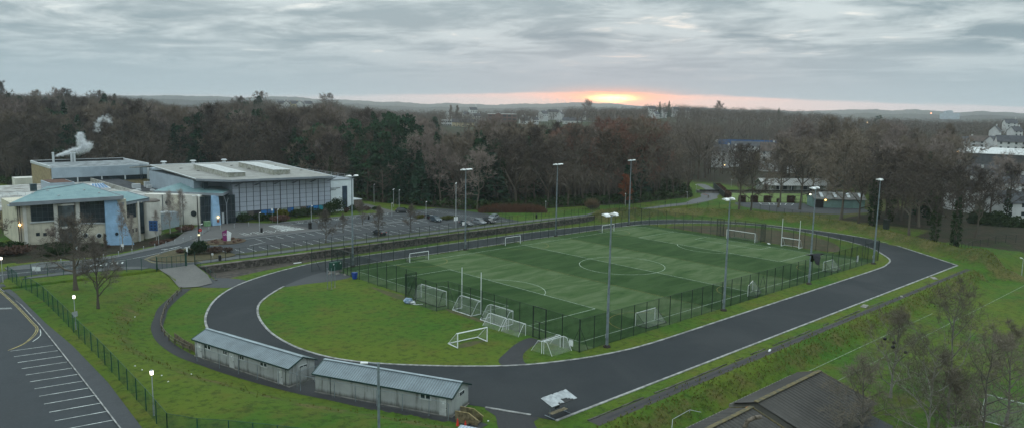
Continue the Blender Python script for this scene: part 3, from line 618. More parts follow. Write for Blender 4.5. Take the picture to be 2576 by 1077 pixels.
for t in (0, .28, .42, .62, .78, 1): a = Vector((171.2, 67.5)).lerp(Vector((180.4, 58.8)), t); b = Vector((167.6, 64.4)).lerp(Vector((174.2, 56.6)), t); ribbon(k, [(a.x, a.y), (b.x, b.y)], .25, 0, .08, drape=True)
tag(k.build('park_bay_marking', mLine, fix=False), kind='structure')
# lower playing field lines
k = MB(); ribbon(k, [(15, -24.9), (66, -25.3)], .12, -2, .03); ribbon(k, [(15, -24.9), (15, -26)], .12, -2, .03); ribbon(k, [(17.7, -29.2), (150, -30.4)], .12, -2, .03)
tag(k.build('field_line_marking', M('faded_line', (0.20, 0.26, 0.16), .9, .3, 1.0), fix=False), kind='structure')
# left car park
lc = [(-57.7, 79), (-57.4, 64), (-57.6, 50), (-58.0, 39), (-58.4, 28.7), (-58.9, 16.4), (-59.5, 3), (-60.5, -25), (-110, -25), (-110, 86), (-64.5, 86), (-64.5, 78)]
sheet('overflow_car_park', lc, mRoad, None, 0.03, 3.0)
k = MB()
kp = [(-57.7, 84), (-57.4, 64), (-57.6, 50), (-58.0, 39), (-58.4, 28.7), (-58.9, 16.4), (-59.5, 3), (-60.5, -25)]; ko = [(-58.0, -25), (-57.9, 3), (-56.8, 20), (-56.5, 37), (-56.8, 50), (-56.7, 65), (-56.5, 84)]
for i in range(len(kp) - 1):
    pass
o_ = sheet('pavement', kp + ko, mPave2, None, 0.12, 2.0)
k = MB(); ribbon(k, kp, 0.14, 0, 0.125, drape=True); tag(k.build('pavement_kerb', mKerb, fix=False), kind='structure')
k = MB()
for i in range(14):
    y = 38.7 - i * 2.73; x1 = -58.25 - max(0, (38.7 - y)) * 0.030; ribbon(k, [(x1, y), (x1 - 4.55, y + .75)], .12, 2, .045)
for q in range(3): ribbon(k, [(-58.8, 62.3 + .35 * q), (-60.3, 63.1 + .35 * q)], .1, 2, .045); ribbon(k, [(-61, 63.4 + .35 * q), (-62.0, 63.9 + .35 * q)], .1, 2, .045)
ribbon(k, smoothpts([(-58.0, 47.6), (-58.6, 44.4), (-59.9, 42.1)], 3), .1, 2, .045)
tag(k.build('bay_marking', mLine, fix=False), kind='structure')
k = MB()
for q in (0, .22): ribbon(k, smoothpts([(-58.15 - q, 78.5), (-57.9 - q, 64), (-58.0 - q, 52), (-58.1 - q, 48.4), (-59.1 - q * .8, 45.0 + q), (-61.0, 41.6 + q), (-63.0, 39.9 + q * .2)], 4), .09, 2, .045)
tag(k.build('double_yellow_line', mYellow, fix=False), kind='structure')

# ------------------------------------------------------------------ floodlight masts round the pitch
def lamp_head(mb_shade, mb_glass, c, yaw, tilt=0.35, sc=1.0):
    "asymmetric floodlight: white wedge housing with a glass underside, pointing along yaw"
    cx, cy, cz = c; cs, sn = math.cos(yaw), math.sin(yaw)
    prof = [(-0.35, 0.02), (-0.25, 0.22), (0.15, 0.26), (0.55, 0.10), (0.55, 0.02)]
    for sgn, mbx in ((1, mb_shade),):
        pts = []
        for yy in (-0.30, 0.30):
            for (u, v) in prof:
                u *= sc; v *= sc; uu = u * math.cos(tilt) - v * math.sin(-tilt) * 0.3; vv = v + (-u) * math.sin(tilt) * -0.35
                pts.append((cx + uu * cs - yy * sc * sn, cy + uu * sn + yy * sc * cs, cz + vv))
        n = len(prof); fs = [tuple(range(n))[::-1], tuple(range(n, 2 * n))] + [(i, (i + 1) % n, n + (i + 1) % n, n + i) for i in range(n)]
        mbx.add(pts, fs)
def mast(x, y, face, heads, label, h=18.7, r=0.19):
    t = thing('floodlight_mast', label, 'floodlight', (x, y, H(x, y)), 0, 'tall floodlight masts round the football pitch')
    k = MB(); k.tube((0, 0, 0), (0, 0, h * .45), r * 1.15, r * .9, 8); k.tube((0, 0, h * .45), (0, 0, h), r * .82, r * .5, 8); k.build('pole', mGalv, t)
    k = MB(); k.tube((0, 0, 0), (0, 0, 0.25), 0.55, 0.5, 8); k.box((0, 0, .3), (.5, .5, .08)); k.build('base', mMud, t)
    cs, sn = math.cos(face), math.sin(face); px_, py_ = -sn, cs
    k = MB(); k.tube((-px_ * 1.25, -py_ * 1.25, h), (px_ * 1.25, py_ * 1.25, h), .06, .06, 6); k.tube((-cs * .3, -sn * .3, h), (cs * .5, sn * .5, h), .05, .05, 6); k.build('crossarm', mGalv, t)
    k = MB(); k.box((cs * r * 1.1, sn * r * 1.1, 1.6), (.12, .25, .6), face); k.build('access_door', mGalvL, t)
    for (o, f, dy) in heads:
        k = MB(); lamp_head(k, None, (px_ * o + cs * f, py_ * o + sn * f, h + .05), face + dy, .35, 1.25); k.build('floodlight', mLampW, t)
    return t
hd3 = [(-1.1, 0.1, .15), (0, .3, 0), (1.1, 0.1, -.15)]; hd2 = [(-.9, .1, .25), (.9, .1, -.25)]; hd4 = [(-1.15, 0, .3), (-.35, .25, .1), (.45, .25, -.1), (1.2, 0, -.3)]
ml = ['tall floodlight mast beside the green electrical cabinet and west track', 'tall floodlight mast on the far touchline, second from the leisure centre', 'tall floodlight mast on the far touchline, third from the leisure centre', 'farthest floodlight mast, by the rough bank corner of the pitch']
for i, x in enumerate((1.6, 31.8, 62.5, 93.0)): mast(x, 65.05, -math.pi / 2, (hd2, hd3, hd3, hd2)[i], ml[i])
ml = ['nearest floodlight mast, rising at the pitch corner beside the white sign', 'floodlight mast on the near touchline, second from the white sign', 'floodlight mast on the near touchline with the dark bird beside it', 'floodlight mast at the right corner where the track bends']
for i, x in enumerate((1.2, 31.6, 62.4, 93.3)): mast(x, -3.95, math.pi / 2, (hd2, hd2, hd2, [(-.6, 0, .3), (.5, 0, -.1)])[i], ml[i])

# ------------------------------------------------------------------ fences
def fence(name, label, pts, h, spacing, mpost, mmesh, r=0.058, rails=(1.0,), closed=False, group=None, braces=(), meshname='mesh_panel', cat='fence', top=True, drape=True, low=0.02):
    P = [Vector((p[0], p[1])) for p in pts]; zb = lambda v: (H(v.x, v.y) if drape else 0.0); base = (P[0].x, P[0].y, zb(P[0]))
    t = thing(name, label, cat, base, 0, group); stops = []
    segs = list(zip(P[:-1], P[1:])) + ([(P[-1], P[0])] if closed else [])
    for a, b in segs:
        n = max(1, round((b - a).length / spacing))
        for i in range(n): stops.append(a.lerp(b, i / n))
    if not closed: stops.append(P[-1])
    for v in stops[:100]:
        k = MB(); z = zb(v); k.tube((v.x, v.y, z - .1), (v.x, v.y, z + h), r, r, 6); k.build('post', mpost, t, world=True)
    m = MB(); q = MB(); nx = stops[1:] + ([stops[0]] if closed else [])
    for a, b in zip(stops, nx):
        za, zb_ = zb(a), zb(b); m.quad((a.x, a.y, za + low), (b.x, b.y, zb_ + low), (b.x, b.y, zb_ + h), (a.x, a.y, za + h))
        for rr in rails: q.tube((a.x, a.y, za + h * rr), (b.x, b.y, zb_ + h * rr), .022, .022, 4, False)
    m.build(meshname, mmesh, t, world=True, fix=False)
    if rails: q.build('top_rail', mpost, t, world=True)
    for a, b in braces: k = MB(); k.tube(a, b, .035, .035, 5); k.build('brace', mpost, t, world=True)
    return t
FH = 4.7
fence('pitch_fence', 'tall dark mesh fence along the near side of the pitch by the track', [(-3.5, -3.0), (98.3, -3.0)], FH, 3.0, mPost, mMesh, braces=[((-1.7, -3, 0), (-3.5, -3, 3.6)), ((-3.5, -1.2, 0), (-3.5, -3, 3.6)), ((44, -3, 0), (46, -3, 3.8)), ((48, -3, 0), (46, -3, 3.8))])
fence('pitch_fence', 'tall dark mesh fence along the far side of the pitch below the car park', [(-3.5, 64.7), (98.3, 64.7)], FH, 3.0, mPost, mMesh, braces=[((0, 64.7, 0), (-3.5, 64.7, 3.4)), ((94, 64.7, 0), (98.3, 64.7, 3.8))])
fence('pitch_fence', 'tall dark mesh fence behind the left goal with two open gateways and a recess', [(-3.5, 57.2), (-3.5, 35.3), (-5.9, 35.3), (-5.9, 26.4), (-3.5, 26.4), (-3.5, 6.2)], FH, 3.05, mPost, mMesh, braces=[((-5.9, 34.9, .3), (-5.9, 32.6, 4.2)), ((-3.5, 24.4, .3), (-3.5, 26.4, 4.2))])
fence('pitch_fence', 'short run of tall dark mesh fence beside the corner gateway', [(-3.5, 3.6), (-3.5, -2.9)], FH, 3.2, mPost, mMesh)
fence('pitch_fence', 'tall dark mesh fence behind the right goal with a recess', [(98.3, 64.6), (98.3, 35.3), (100.7, 35.3), (100.7, 26.4), (98.3, 26.4), (98.3, -2.9)], FH, 3.0, mPost, mMesh, braces=[((98.3, 63, .2), (98.3, 60.4, 3.9)), ((100.7, 33, .3), (100.7, 35.3, 4.2)), ((100.7, 28, .3), (100.7, 26.4, 4.2))])
fence('pitch_fence', 'short run of tall dark mesh fence by the electrical cabinet', [(-3.5, 60.0), (-3.5, 64.6)], FH, 2.3, mPost, mMesh)
def gateway(x, y0, y1, label, gh=2.5):
    t = thing('pitch_gate', label, 'gate', (x, (y0 + y1) / 2, 0)); w_ = abs(y1 - y0)
    for s_ in (-1, 1): k = MB(); k.box((0, s_ * w_ / 2, FH / 2), (.12, .12, FH)); k.build('post', mPost, t)
    k = MB(); k.box((0, 0, FH), (.1, w_, .1)); k.build('lintel', mPost, t)
    for s_ in (-1, 1):
        k = MB(); c = s_ * w_ / 4; hw = w_ / 4 - .05
        for yy in (c - hw, c + hw): k.box((0, yy, gh / 2 + .05), (.06, .06, gh))
        for zz_ in (.12, gh * .5, gh): k.box((0, c, zz_), (.06, 2 * hw, .06))
        lf = k.build('gate_leaf', mPost, t); m = MB(); m.quad((0, c - hw, .1), (0, c + hw, .1), (0, c + hw, gh), (0, c - hw, gh)); m.build('mesh_infill', mMesh, lf, fix=False)
    m = MB(); m.quad((0, -w_ / 2, gh + .1), (0, w_ / 2, gh + .1), (0, w_ / 2, FH), (0, -w_ / 2, FH)); m.build('mesh_panel', mMesh, t, fix=False)
gateway(-3.5, 3.6, 6.2, 'tall dark double gate where the tarmac path meets the pitch fence')
gateway(-3.5, 57.2, 60.0, 'tall dark gate between the blue bin and the electrical cabinet')
gateway(98.3, 37.2, 39.2, 'tall dark gate beside the right goal')
fence('cage_fence', 'dark mesh side fence round the electrical cabinet', [(-3.5, 64.7), (-7.2, 66.1), (-5.5, 63.6)], FH, 3.8, mPost, mMeshF, braces=[((-5.6, 65.5, .1), (-7.2, 66.1, 4.0))])
# car park fence on top of the retaining wall and its long run along the drive
fence('car_park_fence', 'dark mesh fence standing behind the stone retaining wall along the car park', [(-25.3, 79.6), (-22, 80.0), (-13, 80.15), (66, 80.15), (96, 79.0)], 2.4, 3.03, mPost, mMeshF, r=.05)
fence('park_fence', 'dark mesh fence running beside the drive towards the park', [(96, 79.0), (104, 77.6), (118, 77.6), (136, 78.6), (145, 72), (150, 62), (150, 52), (147, 40), (146, 30)], 2.2, 3.4, mPost, mMeshF, r=.05)
fence('verge_fence', 'low dark fence along the grass strip at the end of the car park', [(64.5, 84), (67.8, 92), (70.3, 98), (69.4, 104)], 1.6, 3.0, mPost, mMeshF, r=.04)
fence('verge_fence', 'dark fence along the grass strip below the wood', [(72, 86.4), (90, 83.8), (116, 83.0), (140, 86)], 1.9, 3.6, mPost, mMeshF, r=.04)
fence('mesh_fence', 'long green mesh fence along the left car park pavement', [(-55.1, 88.2), (-54.7, 75), (-54.3, 64), (-54.6, 50), (-55.0, 40), (-55.2, 30), (-55.6, 20), (-56.1, 9), (-56.6, 1.2)], 2.45, 3.45, mGreen, mMeshG, r=.05)
fence('mesh_fence', 'green mesh fence crossing the grass at the bottom edge', [(-56.6, 1.2), (-54.9, -1.8), (-52.9, -4.1), (-50, -8), (-47, -12), (-44, -16)], 2.4, 3.2, mGreen, mMeshG, r=.05)
fence('mesh_fence', 'green mesh fence along the access road above the grass bank', [(-55.1, 88.2), (-51.7, 87.2), (-46.9, 85.6), (-41, 83.4), (-37.2, 81.9), (-32.5, 79.8)], 2.45, 2.9, mGreen, netmat('mesh_green_thin', (0.012, 0.06, 0.045), 0.13), r=.05)
# double gates at the head of the ramp
t = thing('ramp_gate', 'wide green metal double gate at the head of the ramp', 'gate', (-30, 79.8, H(-30, 79.9)))
for x_ in (-2.4, 3.0, 4.75): k = MB(); k.box((x_, 0, 1.3), (.14, .14, 2.6)); k.build('post', mGreen, t)
for a, b, sh in ((-2.3, .3, 0), (.4, 2.9, 0)):
    k = MB()
    for x_ in np.linspace(a, b, 4): k.box((x_, sh, 1.25), (.05, .05, 2.3))
    for z_ in (.2, 2.35): k.box(((a + b) / 2, sh, z_), (b - a, .06, .06))
    lf = k.build('gate_leaf', mGreen, t); m = MB(); m.quad((a, sh, .2), (b, sh, .2), (b, sh, 2.35), (a, sh, 2.35)); m.build('mesh_infill', mMeshF, lf, fix=False)
k = MB(); k.box((3.15, .3, 1.2), (.08, .8, 2.2)); k.build('gate_leaf', mGreen, t)
fence('ramp_railing', 'green mesh railing down the right side of the ramp', [(-25.1, 79.6), (-25.2, 69.6)], 1.2, 2.5, mGreen, mMeshF, r=.035, drape=True)
# timber rail round the curving footpath
rp = smoothpts([(-33.0, 65.4), (-36.3, 60.2), (-38.9, 55.4), (-41.0, 50.4), (-42.9, 45.6), (-44.0, 40.5), (-44.3, 35.5), (-43.9, 31)], 2)
t = thing('timber_rail', 'weathered timber post and rail following the curved footpath', 'railing', (rp[0][0], rp[0][1], 0))
for q in rp: k = MB(); k.box((q[0], q[1], .45), (.14, .14, .95)); k.build('post', mWoodR, t, world=True)
k = MB()
for a, b in zip(rp[:-1], rp[1:]):
    for z_ in (.42, .86): k.tube((a[0], a[1], z_), (b[0], b[1], z_), .06, .06, 4)
k.build('rail', mWoodR, t, world=True)
bp = [(-43.9, 31), (-43.7, 29.6), (-43.2, 26)]; t = thing('timber_board_fence', 'short weathered board fence beside the prefabricated hut', 'fence', (-43.8, 30, 0)); k = MB()
for a, b in zip([(-43.5, 38.0), (-43.6, 34), (-43.4, 30.5)], [(-43.6, 34), (-43.4, 30.5), (-43.0, 29.0)]):
    d = Vector(b) - Vector(a); n = int(d.length / .18)
    for i in range(n): v = Vector(a) + d * (i + .5) / n; k.box((v.x, v.y, .5 + random.uniform(-.03, .03)), (.15, .03, 1.0), math.atan2(d.y, d.x))
k.build('board', M('old_boards', (0.16, 0.13, 0.09), .9, .3, 2.0), t, world=True)

# ------------------------------------------------------------------ goals and posts
def goal(name, label, x, y, rz, w_, h_, d_, topd=0.5, r=0.055, mat=None, net=True, tall=0, base=True, group=None, black=False):
    "goal mouth faces local +x, centre of the goal line at x, y"
    mat = mat or mWhite; t = thing(name, label, 'goal', (x, y, H(x, y) + 0.03), rz, group)
    for s_ in (-1, 1): k = MB(); k.tube((0, s_ * w_ / 2, 0), (0, s_ * w_ / 2, tall or h_), r, r * (.8 if tall else 1), 7); k.build('post', mat, t)
    k = MB(); k.tube((0, -w_ / 2, h_), (0, w_ / 2, h_), r, r, 7); k.build('crossbar', mat, t)
    mf = mBlack if black else mat; k = MB()
    for s_ in (-1, 1):
        if not base: k = MB()
        k.path([(0, s_ * w_ / 2, h_), (-topd, s_ * w_ / 2, h_ - .03), (-d_, s_ * w_ / 2, .05)], r * .6, 5)
        if base: k.tube((0, s_ * w_ / 2, .05), (-d_, s_ * w_ / 2, .05), r * .8, r * .8, 5)
        else: k.build('net_frame', mf, t)
    if base: k.tube((-d_, -w_ / 2, .05), (-d_, w_ / 2, .05), r * .8, r * .8, 5); k.build('net_frame', mf, t)
    if net:
        m = MB(); a = w_ / 2; m.quad((0, -a, h_), (0, a, h_), (-topd, a, h_ - .05), (-topd, -a, h_ - .05))
        n = 6; ys = np.linspace(-a, a, n + 1); b = [(-topd - (d_ - topd) * .5 - .12 * math.sin(math.pi * i / n) * -1) for i in range(n + 1)]
        for i in range(n):
            m.quad((-topd, ys[i], h_ - .05), (-topd, ys[i + 1], h_ - .05), (b[i + 1], ys[i + 1], h_ * .5), (b[i], ys[i], h_ * .5)); m.quad((b[i], ys[i], h_ * .5), (b[i + 1], ys[i + 1], h_ * .5), (-d_, ys[i + 1], .05), (-d_, ys[i], .05))
        for s_ in (-1, 1): m.quad((0, s_ * a, .05), (0, s_ * a, h_), (-topd, s_ * a, h_ - .05), (-d_, s_ * a, .05))
        m.build('net', mNet, t, fix=False)
    return t
mGoalB = mBlack; P2 = math.pi / 2; gs = 'small goals along the touchlines'
goal('football_goal', 'small white goal on the far touchline, nearest the leisure centre', 15.7, 61.1, -P2, 5.0, 1.95, 1.6, .3, group=gs, black=True)
goal('football_goal', 'small white goal in the middle of the far touchline', 45.5, 63.3, -P2, 5.0, 1.95, 1.5, .3, group=gs, black=True)
goal('football_goal', 'small white goal at the far right end of the far touchline', 79.4, 61.4, -P2, 5.0, 1.95, 1.6, .3, group=gs, black=True)
goal('football_goal', 'small white goal on the near touchline closest to the white sign', 15.5, .2, P2, 5.0, 1.95, 2.3, .3, r=.05, group=gs, black=True)
goal('football_goal', 'small white goal in the middle of the near touchline, partly side on', 46.0, -.6, P2 + .35, 4.8, 1.95, 1.6, .3, r=.05, group=gs, black=True)
goal('football_goal', 'small white goal on the near touchline beside the pale panel at the right', 78.8, -.2, P2, 4.4, 1.95, 1.9, .3, r=.05, group=gs, black=True)
goal('football_goal', 'full size goal with a sagging white net in the left fence recess', -2.6, 31.6, 0, 7.2, 2.45, 1.7, .8, black=True)
goal('football_goal', 'full size white goal at the right end of the pitch', 96.4, 31.0, math.pi, 8.2, 2.4, 1.9, .8, black=True)
goal('gaelic_goal', 'white goal with two tall upright posts behind the left fence', -1.5, 22.8, 0, 4.9, 2.15, 2.0, .6, tall=6.9, r=.07)
goal('gaelic_goal', 'white goal with two tall upright posts near the right goal', 97.6, 18.0, math.pi, 4.6, 2.2, 1.9, .6, tall=7.0, r=.075)
goal('football_goal', 'large white framed goal against the left fence', -1.5, 15.3, 0, 5.2, 2.15, 2.2, .7, r=.06)
goal('football_goal', 'small white goal on the grass in front of the large white goal', -4.0, 13.25, 0, 3.7, 1.75, 1.6, .5, r=.04, base=False)
goal('football_goal', 'small white goal on the grass nearest the tall double gate', -3.9, 9.2, 0, 3.7, 1.75, 1.5, .5, r=.04, base=False)
goal('football_goal', 'thick framed white goal standing alone on the grass', -12.75, 8.95, -P2 - .08, 5.1, 2.1, 2.4, .25, r=.085)
goal('football_goal', 'white goal facing away, placed back to back beside the tarmac path', -6.0, .05, -P2 + .08, 4.0, 1.75, 1.9, .7, r=.05, base=False)
goal('football_goal', 'white goal facing the track, placed back to back near the white sign', -5.9, -.35, P2, 3.9, 1.75, 1.6, .6, r=.045, base=False)
t = goal('field_goal', 'white goal on the lower playing field seen through bare trees', 20.7, -49.6, 0, 7.3, 2.6, 2.0, .7)
k = MB(); k.b2((89.6, 1.35, .6), (91.1, 1.42, 1.9)); t = thing('notice_board', 'pale panel on the inside of the near fence at the right', 'board', (90.3, -1.6, 0)); k = MB(); k.box((0, 0, 1.2), (1.1, .05, 1.4)); k.build('panel', mWhite, t)
for s_ in (-.45, .45): k = MB(); k.box((s_, .05, .6), (.05, .05, 1.2)); k.build('leg', mGalvL, t)
t = thing('warning_sign', 'blank white sign fixed low on the pitch fence corner', 'sign', (-3.62, -1.5, 1.0)); k = MB(); k.box((0, 0, .0), (.03, .75, .85)); k.build('panel', mWhite, t); k = MB(); k.box((.05, 0, 0), (.04, .08, .9)); k.build('bracket', mPost, t)

# ------------------------------------------------------------------ things by the pitch corner
t = thing('electrical_cabinet', 'dark green electrical cabinet beside the track and fence', 'cabinet', (-3.0, 62.6, 0), .15); mCab = M('cabinet_green', (0.012, 0.060, 0.040), .5, .2, 1.5, space='obj')
k = MB(); k.box((-.9, 0, 1.35), (2.6, .9, 1.7)); k.build('body', mCab, t); k = MB(); k.box((-.9, 0, .25), (2.6, 1.0, .5)); k.build('plinth', mConc, t)
for s_ in (-.65, .65): k = MB(); k.box((-.9 + s_, -.47, 1.35), (1.2, .04, 1.55)); d_ = k.build('door', mCab, t); k = MB(); k.box((-.9 + s_ * 1.3, -.50, 1.85), (.25, .03, .25)); k.build('label_plate', mWhite, d_)
t = thing('wheelie_bin', 'blue wheelie bin against the left pitch fence', 'bin', (-4.1, 54.9, 0), .2); mBlue = M('bin_blue', (0.015, 0.06, 0.30), .4, .15, 2.0, space='obj')
k = MB(); k.add([(-.3, -.3, .08), (.3, -.3, .08), (.3, .3, .08), (-.3, .3, .08), (-.4, -.4, 1.2), (.4, -.4, 1.2), (.4, .4, 1.2), (-.4, .4, 1.2)], [(3, 2, 1, 0), (4, 5, 6, 7), (0, 1, 5, 4), (1, 2, 6, 5), (2, 3, 7, 6), (3, 0, 4, 7)]); k.build('body', mBlue, t)
k = MB(); k.box((0, 0, 1.26), (.88, .88, .1)); k.box((-.42, 0, 1.24), (.08, .7, .06)); k.build('lid', mBlue, t)
for s_ in (-.3, .3): k = MB(); k.tube((.32, s_ - .04, .12), (.32, s_ + .04, .12), .12, .12, 8); k.build('wheel', mBlack, t)
def clump_blob(c, r, seed, zs=.6):
    r2 = random.Random(seed); m = MB(); m.ball(c, r, 10, 7, zs); m.v = [(x + r2.uniform(-.18, .18) * r, y + r2.uniform(-.18, .18) * r, z + r2.uniform(-.12, .12) * r) for x, y, z in m.v]; return m
t = thing('net_bag', 'pale blue and white bundle of netting dumped at the fence recess', 'bag', (-6.5, 33.6, 0)); clump_blob((0, 0, .4), .75, 3, .75).build('bundle', M('tarp', (0.34, 0.42, 0.52), .7, .5, 2.2, col2=(0.08, 0.14, 0.22)), t); clump_blob((.3, -1.0, .22), .5, 5, .6).build('fold', M('tarp2', (0.45, 0.48, 0.48), .7, .4, 2.0), t)
k = MB(); k.path([(0, -1.4, .1), (.2, -2.0, .12), (1.2, -2.6, .15)], .05, 5); k.build('pole', mWhite, t)
for i, (x_, y_) in enumerate(((-12.0, 51.2), (-11.5, 50.6), (-10.3, 51.5))): 
    t = thing('steel_post', 'slim grey steel post standing in the grass by the tarmac apron', 'post', (x_, y_, 0), 0, 'slim steel posts on the grass'); k = MB(); k.tube((0, 0, 0), (0, 0, 3.9), .05, .05, 6); k.build('shaft', mGalv, t); k = MB(); k.tube((0, 0, 0), (0, 0, .08), .16, .16, 8); k.build('foot', mConc, t)
for i, (x_, y_, a) in enumerate(((-5.6, 61.6, .3), (-4.6, 60.6, .2), (-3.9, 59.0, 1.2))):
    t = thing('barrier_foot', ('pale concrete block left beside the cabinet', 'grey slab lying between cabinet and gate', 'broken slab at the foot of the dark gate')[i], 'block', (x_, y_, 0), a); k = MB(); k.box((0, 0, .12), (.9, .35, .22)); k.box((.1, 0, .26), (.4, .2, .08)); k.build('block', mConc, t)
# dugout shelter
t = thing('dugout_shelter', 'small bench shelter with a torn white roof on the track corner', 'shelter', (-21.3, -15.9, 0.02), 0.0)
rz_ = lambda y: 1.68 + (y + 1.0) * .28
k = MB(); r2 = random.Random(4)
for i in range(14):                                  # torn white roof skin: strips of uneven length
    x0, x1 = -2.0 + i * 4.0 / 14, -2.0 + (i + 1) * 4.0 / 14; y0 = -1.0 + (r2.uniform(0, .75) if 3 < i < 12 else 0); y1 = .75 - (r2.uniform(0, .22) if i % 3 == 0 else 0)
    k.slab([(x0, y0, rz_(y0) + .05), (x1, y0, rz_(y0) + .05), (x1, y1, rz_(y1) + .05), (x0, y1, rz_(y1) + .05)], .03)
k.build('roof_sheet', M('faded_roof_paint', (0.34, 0.36, 0.37), .6, .15, 2, space='obj'), t)
k = MB(); k.slab([(-2.0, -1.0, rz_(-1)), (2.0, -1.0, rz_(-1)), (2.0, .75, rz_(.75)), (-2.0, .75, rz_(.75))], .04); k.build('roof_deck', mBlack, t)
for x_ in (-1.25, 1.25): k = MB(); k.tube((x_, 0, 0), (x_, 0, 1.9), .045, .045, 6); k.tube((x_, -.75, .06), (x_, .75, .06), .045, .045, 6); k.build('upright', mGalv, t)
k = MB(); k.tube((-1.25, 0, 1.2), (1.25, 0, 1.2), .03, .03, 5); k.build('back_rail', mGalv, t)
k = MB()
for y_ in (-.28, -.08, .12): k.box((0, y_, .48), (2.5, .15, .04))
k.build('bench_seat', M('bench_wood', (0.30, 0.25, 0.16), .8, .25, 2.0, space='obj'), t)
k = MB(); k.box((-1.2, -1.03, 1.52), (.7, .03, .22)); k.build('name_plate', mBlack, t)
# litter and lids
for i, (x_, y_, z_, c, lb) in enumerate(((-5.6, 75.4, 0, mWhite, 'white plank lying on the grass below the stone wall'), (53.5, -18.3, 0, mConc, 'pale slab in the worn grass beside the track'), (17.6, -19.9, 0, mWhite, 'white board lying on the gravel service path'), (66, -19.9, 0, mConc, 'grey board lying further along the gravel path'), (88, -18.2, 0, mConc, 'pale concrete slab by the end of the track straight'), (98.2, 24.0, 0, mWhite, 'small white mat beside the far gate'))):
    k = MB(); k.box((0, 0, .05), ((1.7, 2.2, .9, 1.4, 2.4, 1.6)[i], (.4, .9, .25, .4, 1.0, .5)[i], .08)); k.box((.2, .02, .10), (.6, .2, .03)); o_ = k.build('flat_board', c); o_.location = (x_, y_, z_ + .01); o_.rotation_euler[2] = .15 * i; tag(o_, lb, 'board')
for i, (x_, y_) in enumerate(((-51.5, 18.5), (-52.6, 21.9), (-52.8, 23.8), (-51.6, 16.0), (-44.6, 52), (-47.5, 20.5), (-28.2, -12.2))):
    k = MB(); k.add([(-.10, -.06, .02), (.09, -.08, .04), (.12, .07, .03), (-.06, .09, .06), (0, 0, .14)], [(3, 2, 1, 0), (0, 1, 4), (1, 2, 4), (2, 3, 4), (3, 0, 4)]); o_ = k.build('paper_litter', mWhite); o_.location = (x_, y_, H(x_, y_)); o_.rotation_euler[2] = i
    tag(o_, 'scrap of white paper lying on the grass' if i < 6 else 'white triangular scrap on the grass beside the timber steps', 'litter', 'scraps of litter on the grass' if i < 6 else None)

# ------------------------------------------------------------------ prefabricated changing huts
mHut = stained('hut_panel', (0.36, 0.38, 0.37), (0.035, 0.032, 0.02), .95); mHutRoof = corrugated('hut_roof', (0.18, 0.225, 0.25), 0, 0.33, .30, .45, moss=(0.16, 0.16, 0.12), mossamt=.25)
mTrimG = M('trim_dark_green', (0.01, 0.035, 0.03), .5, .2, 1, space='obj'); mFrameW = M('frame_white', (0.62, 0.64, 0.63), .5, .1, 2, space='obj')
def hut(name, label, A, B, width, eave, ridge, wins, doors, endwin):
    "A->B runs along the front eave line; body lies to the left of A->B"
    A, B = Vector(A), Vector(B); L = (B - A).length; a = math.atan2((B - A).y, (B - A).x); t = thing(name, label, 'hut', (A.x, A.y, 0.0), a)
    k = MB(); prof = [(0, 0), (0, eave), (width / 2, ridge), (width, eave), (width, 0)]
    vs = [(0, y, z) for y, z in prof] + [(L, y, z) for y, z in prof]; k.add(vs, [(0, 1, 2, 3, 4), (9, 8, 7, 6, 5)] + [(i, i + 5, (i + 1) % 5 + 5, (i + 1) % 5) for i in range(5)]); k.build('wall', mHut, t)
    k = MB(); ov = .25; sl_ = (ridge - eave) / (width / 2)
    for s_ in (0, 1):
        y0 = -ov if s_ == 0 else width + ov; z0 = eave - ov * sl_
        k.slab([(-ov, y0, z0 + .12), (L + ov, y0, z0 + .12), (L + ov, width / 2, ridge + .13), (-ov, width / 2, ridge + .13)], .08)
    rf = k.build('roof', mHutRoof, t); k = MB(); k.box((L / 2, width / 2, ridge + .16), (L + 2 * ov, .4, .05)); k.build('ridge_cap', M('ridge_pale', (0.25, 0.30, 0.325), .5, .1, 1), rf)
    k = MB(); k.box((L / 2, -ov - .03, eave - .06), (L + 2 * ov, .08, .16)); k.box((L / 2, width + ov + .03, eave - .06), (L + 2 * ov, .08, .16))
    for x_ in (-ov - .02, L + ov + .02):
        for s_ in (0, 1):
            y0 = -ov if s_ == 0 else width + ov; k.tube((x_, y0, eave - .02), (x_, width / 2, ridge + .06), .09, .09, 4)
    k.build('fascia', mTrimG, t)
    for x_, z_, w_ in wins:
        k = MB(); w_ *= 1.25; k.box((x_, -.03, z_), (w_, .08, .66)); f = k.build('window', mFrameW, t)
        for s_ in (-1, 1): k = MB(); k.box((x_ + s_ * w_ * .24, -.08, z_), (w_ * .36, .03, .40)); k.build('pane', mGlass, f)
    for x_ in doors:
        k = MB(); k.box((x_, -.035, 1.05), (.95, .07, 2.0)); d_ = k.build('door', M('hut_door', (0.48, 0.50, 0.49), .6, .1, 1.5, space='obj'), t); k = MB(); k.box((x_ + .38, -.1, 1.0), (.12, .06, .05)); k.build('handle', mBlack, d_); k = MB(); k.box((x_, -.085, 1.55), (.22, .02, .2)); k.build('door_sign', mWhite, d_)
    for y_ in endwin:
        k = MB(); k.box((L + .03, y_, 1.95), (.08, 1.25, .5)); f = k.build('window', mFrameW, t)
        for s_ in (-.3, .3): k = MB(); k.box((L + .08, y_ + s_, 1.95), (.03, .5, .36)); k.build('pane', mGlass, f)
    for x_ in (L * .12, L * .5, L * .97): k = MB(); k.tube((x_, -.07, 0), (x_, -.07, eave), .04, .04, 5); k.build('drainpipe', mTrimG, t)
    k = MB(); k.prism([(-.1, -.1), (L + .1, -.1), (L + .1, width + .1), (-.1, width + .1)], -.1, .12); k.build('plinth', mConc, t)
    return t
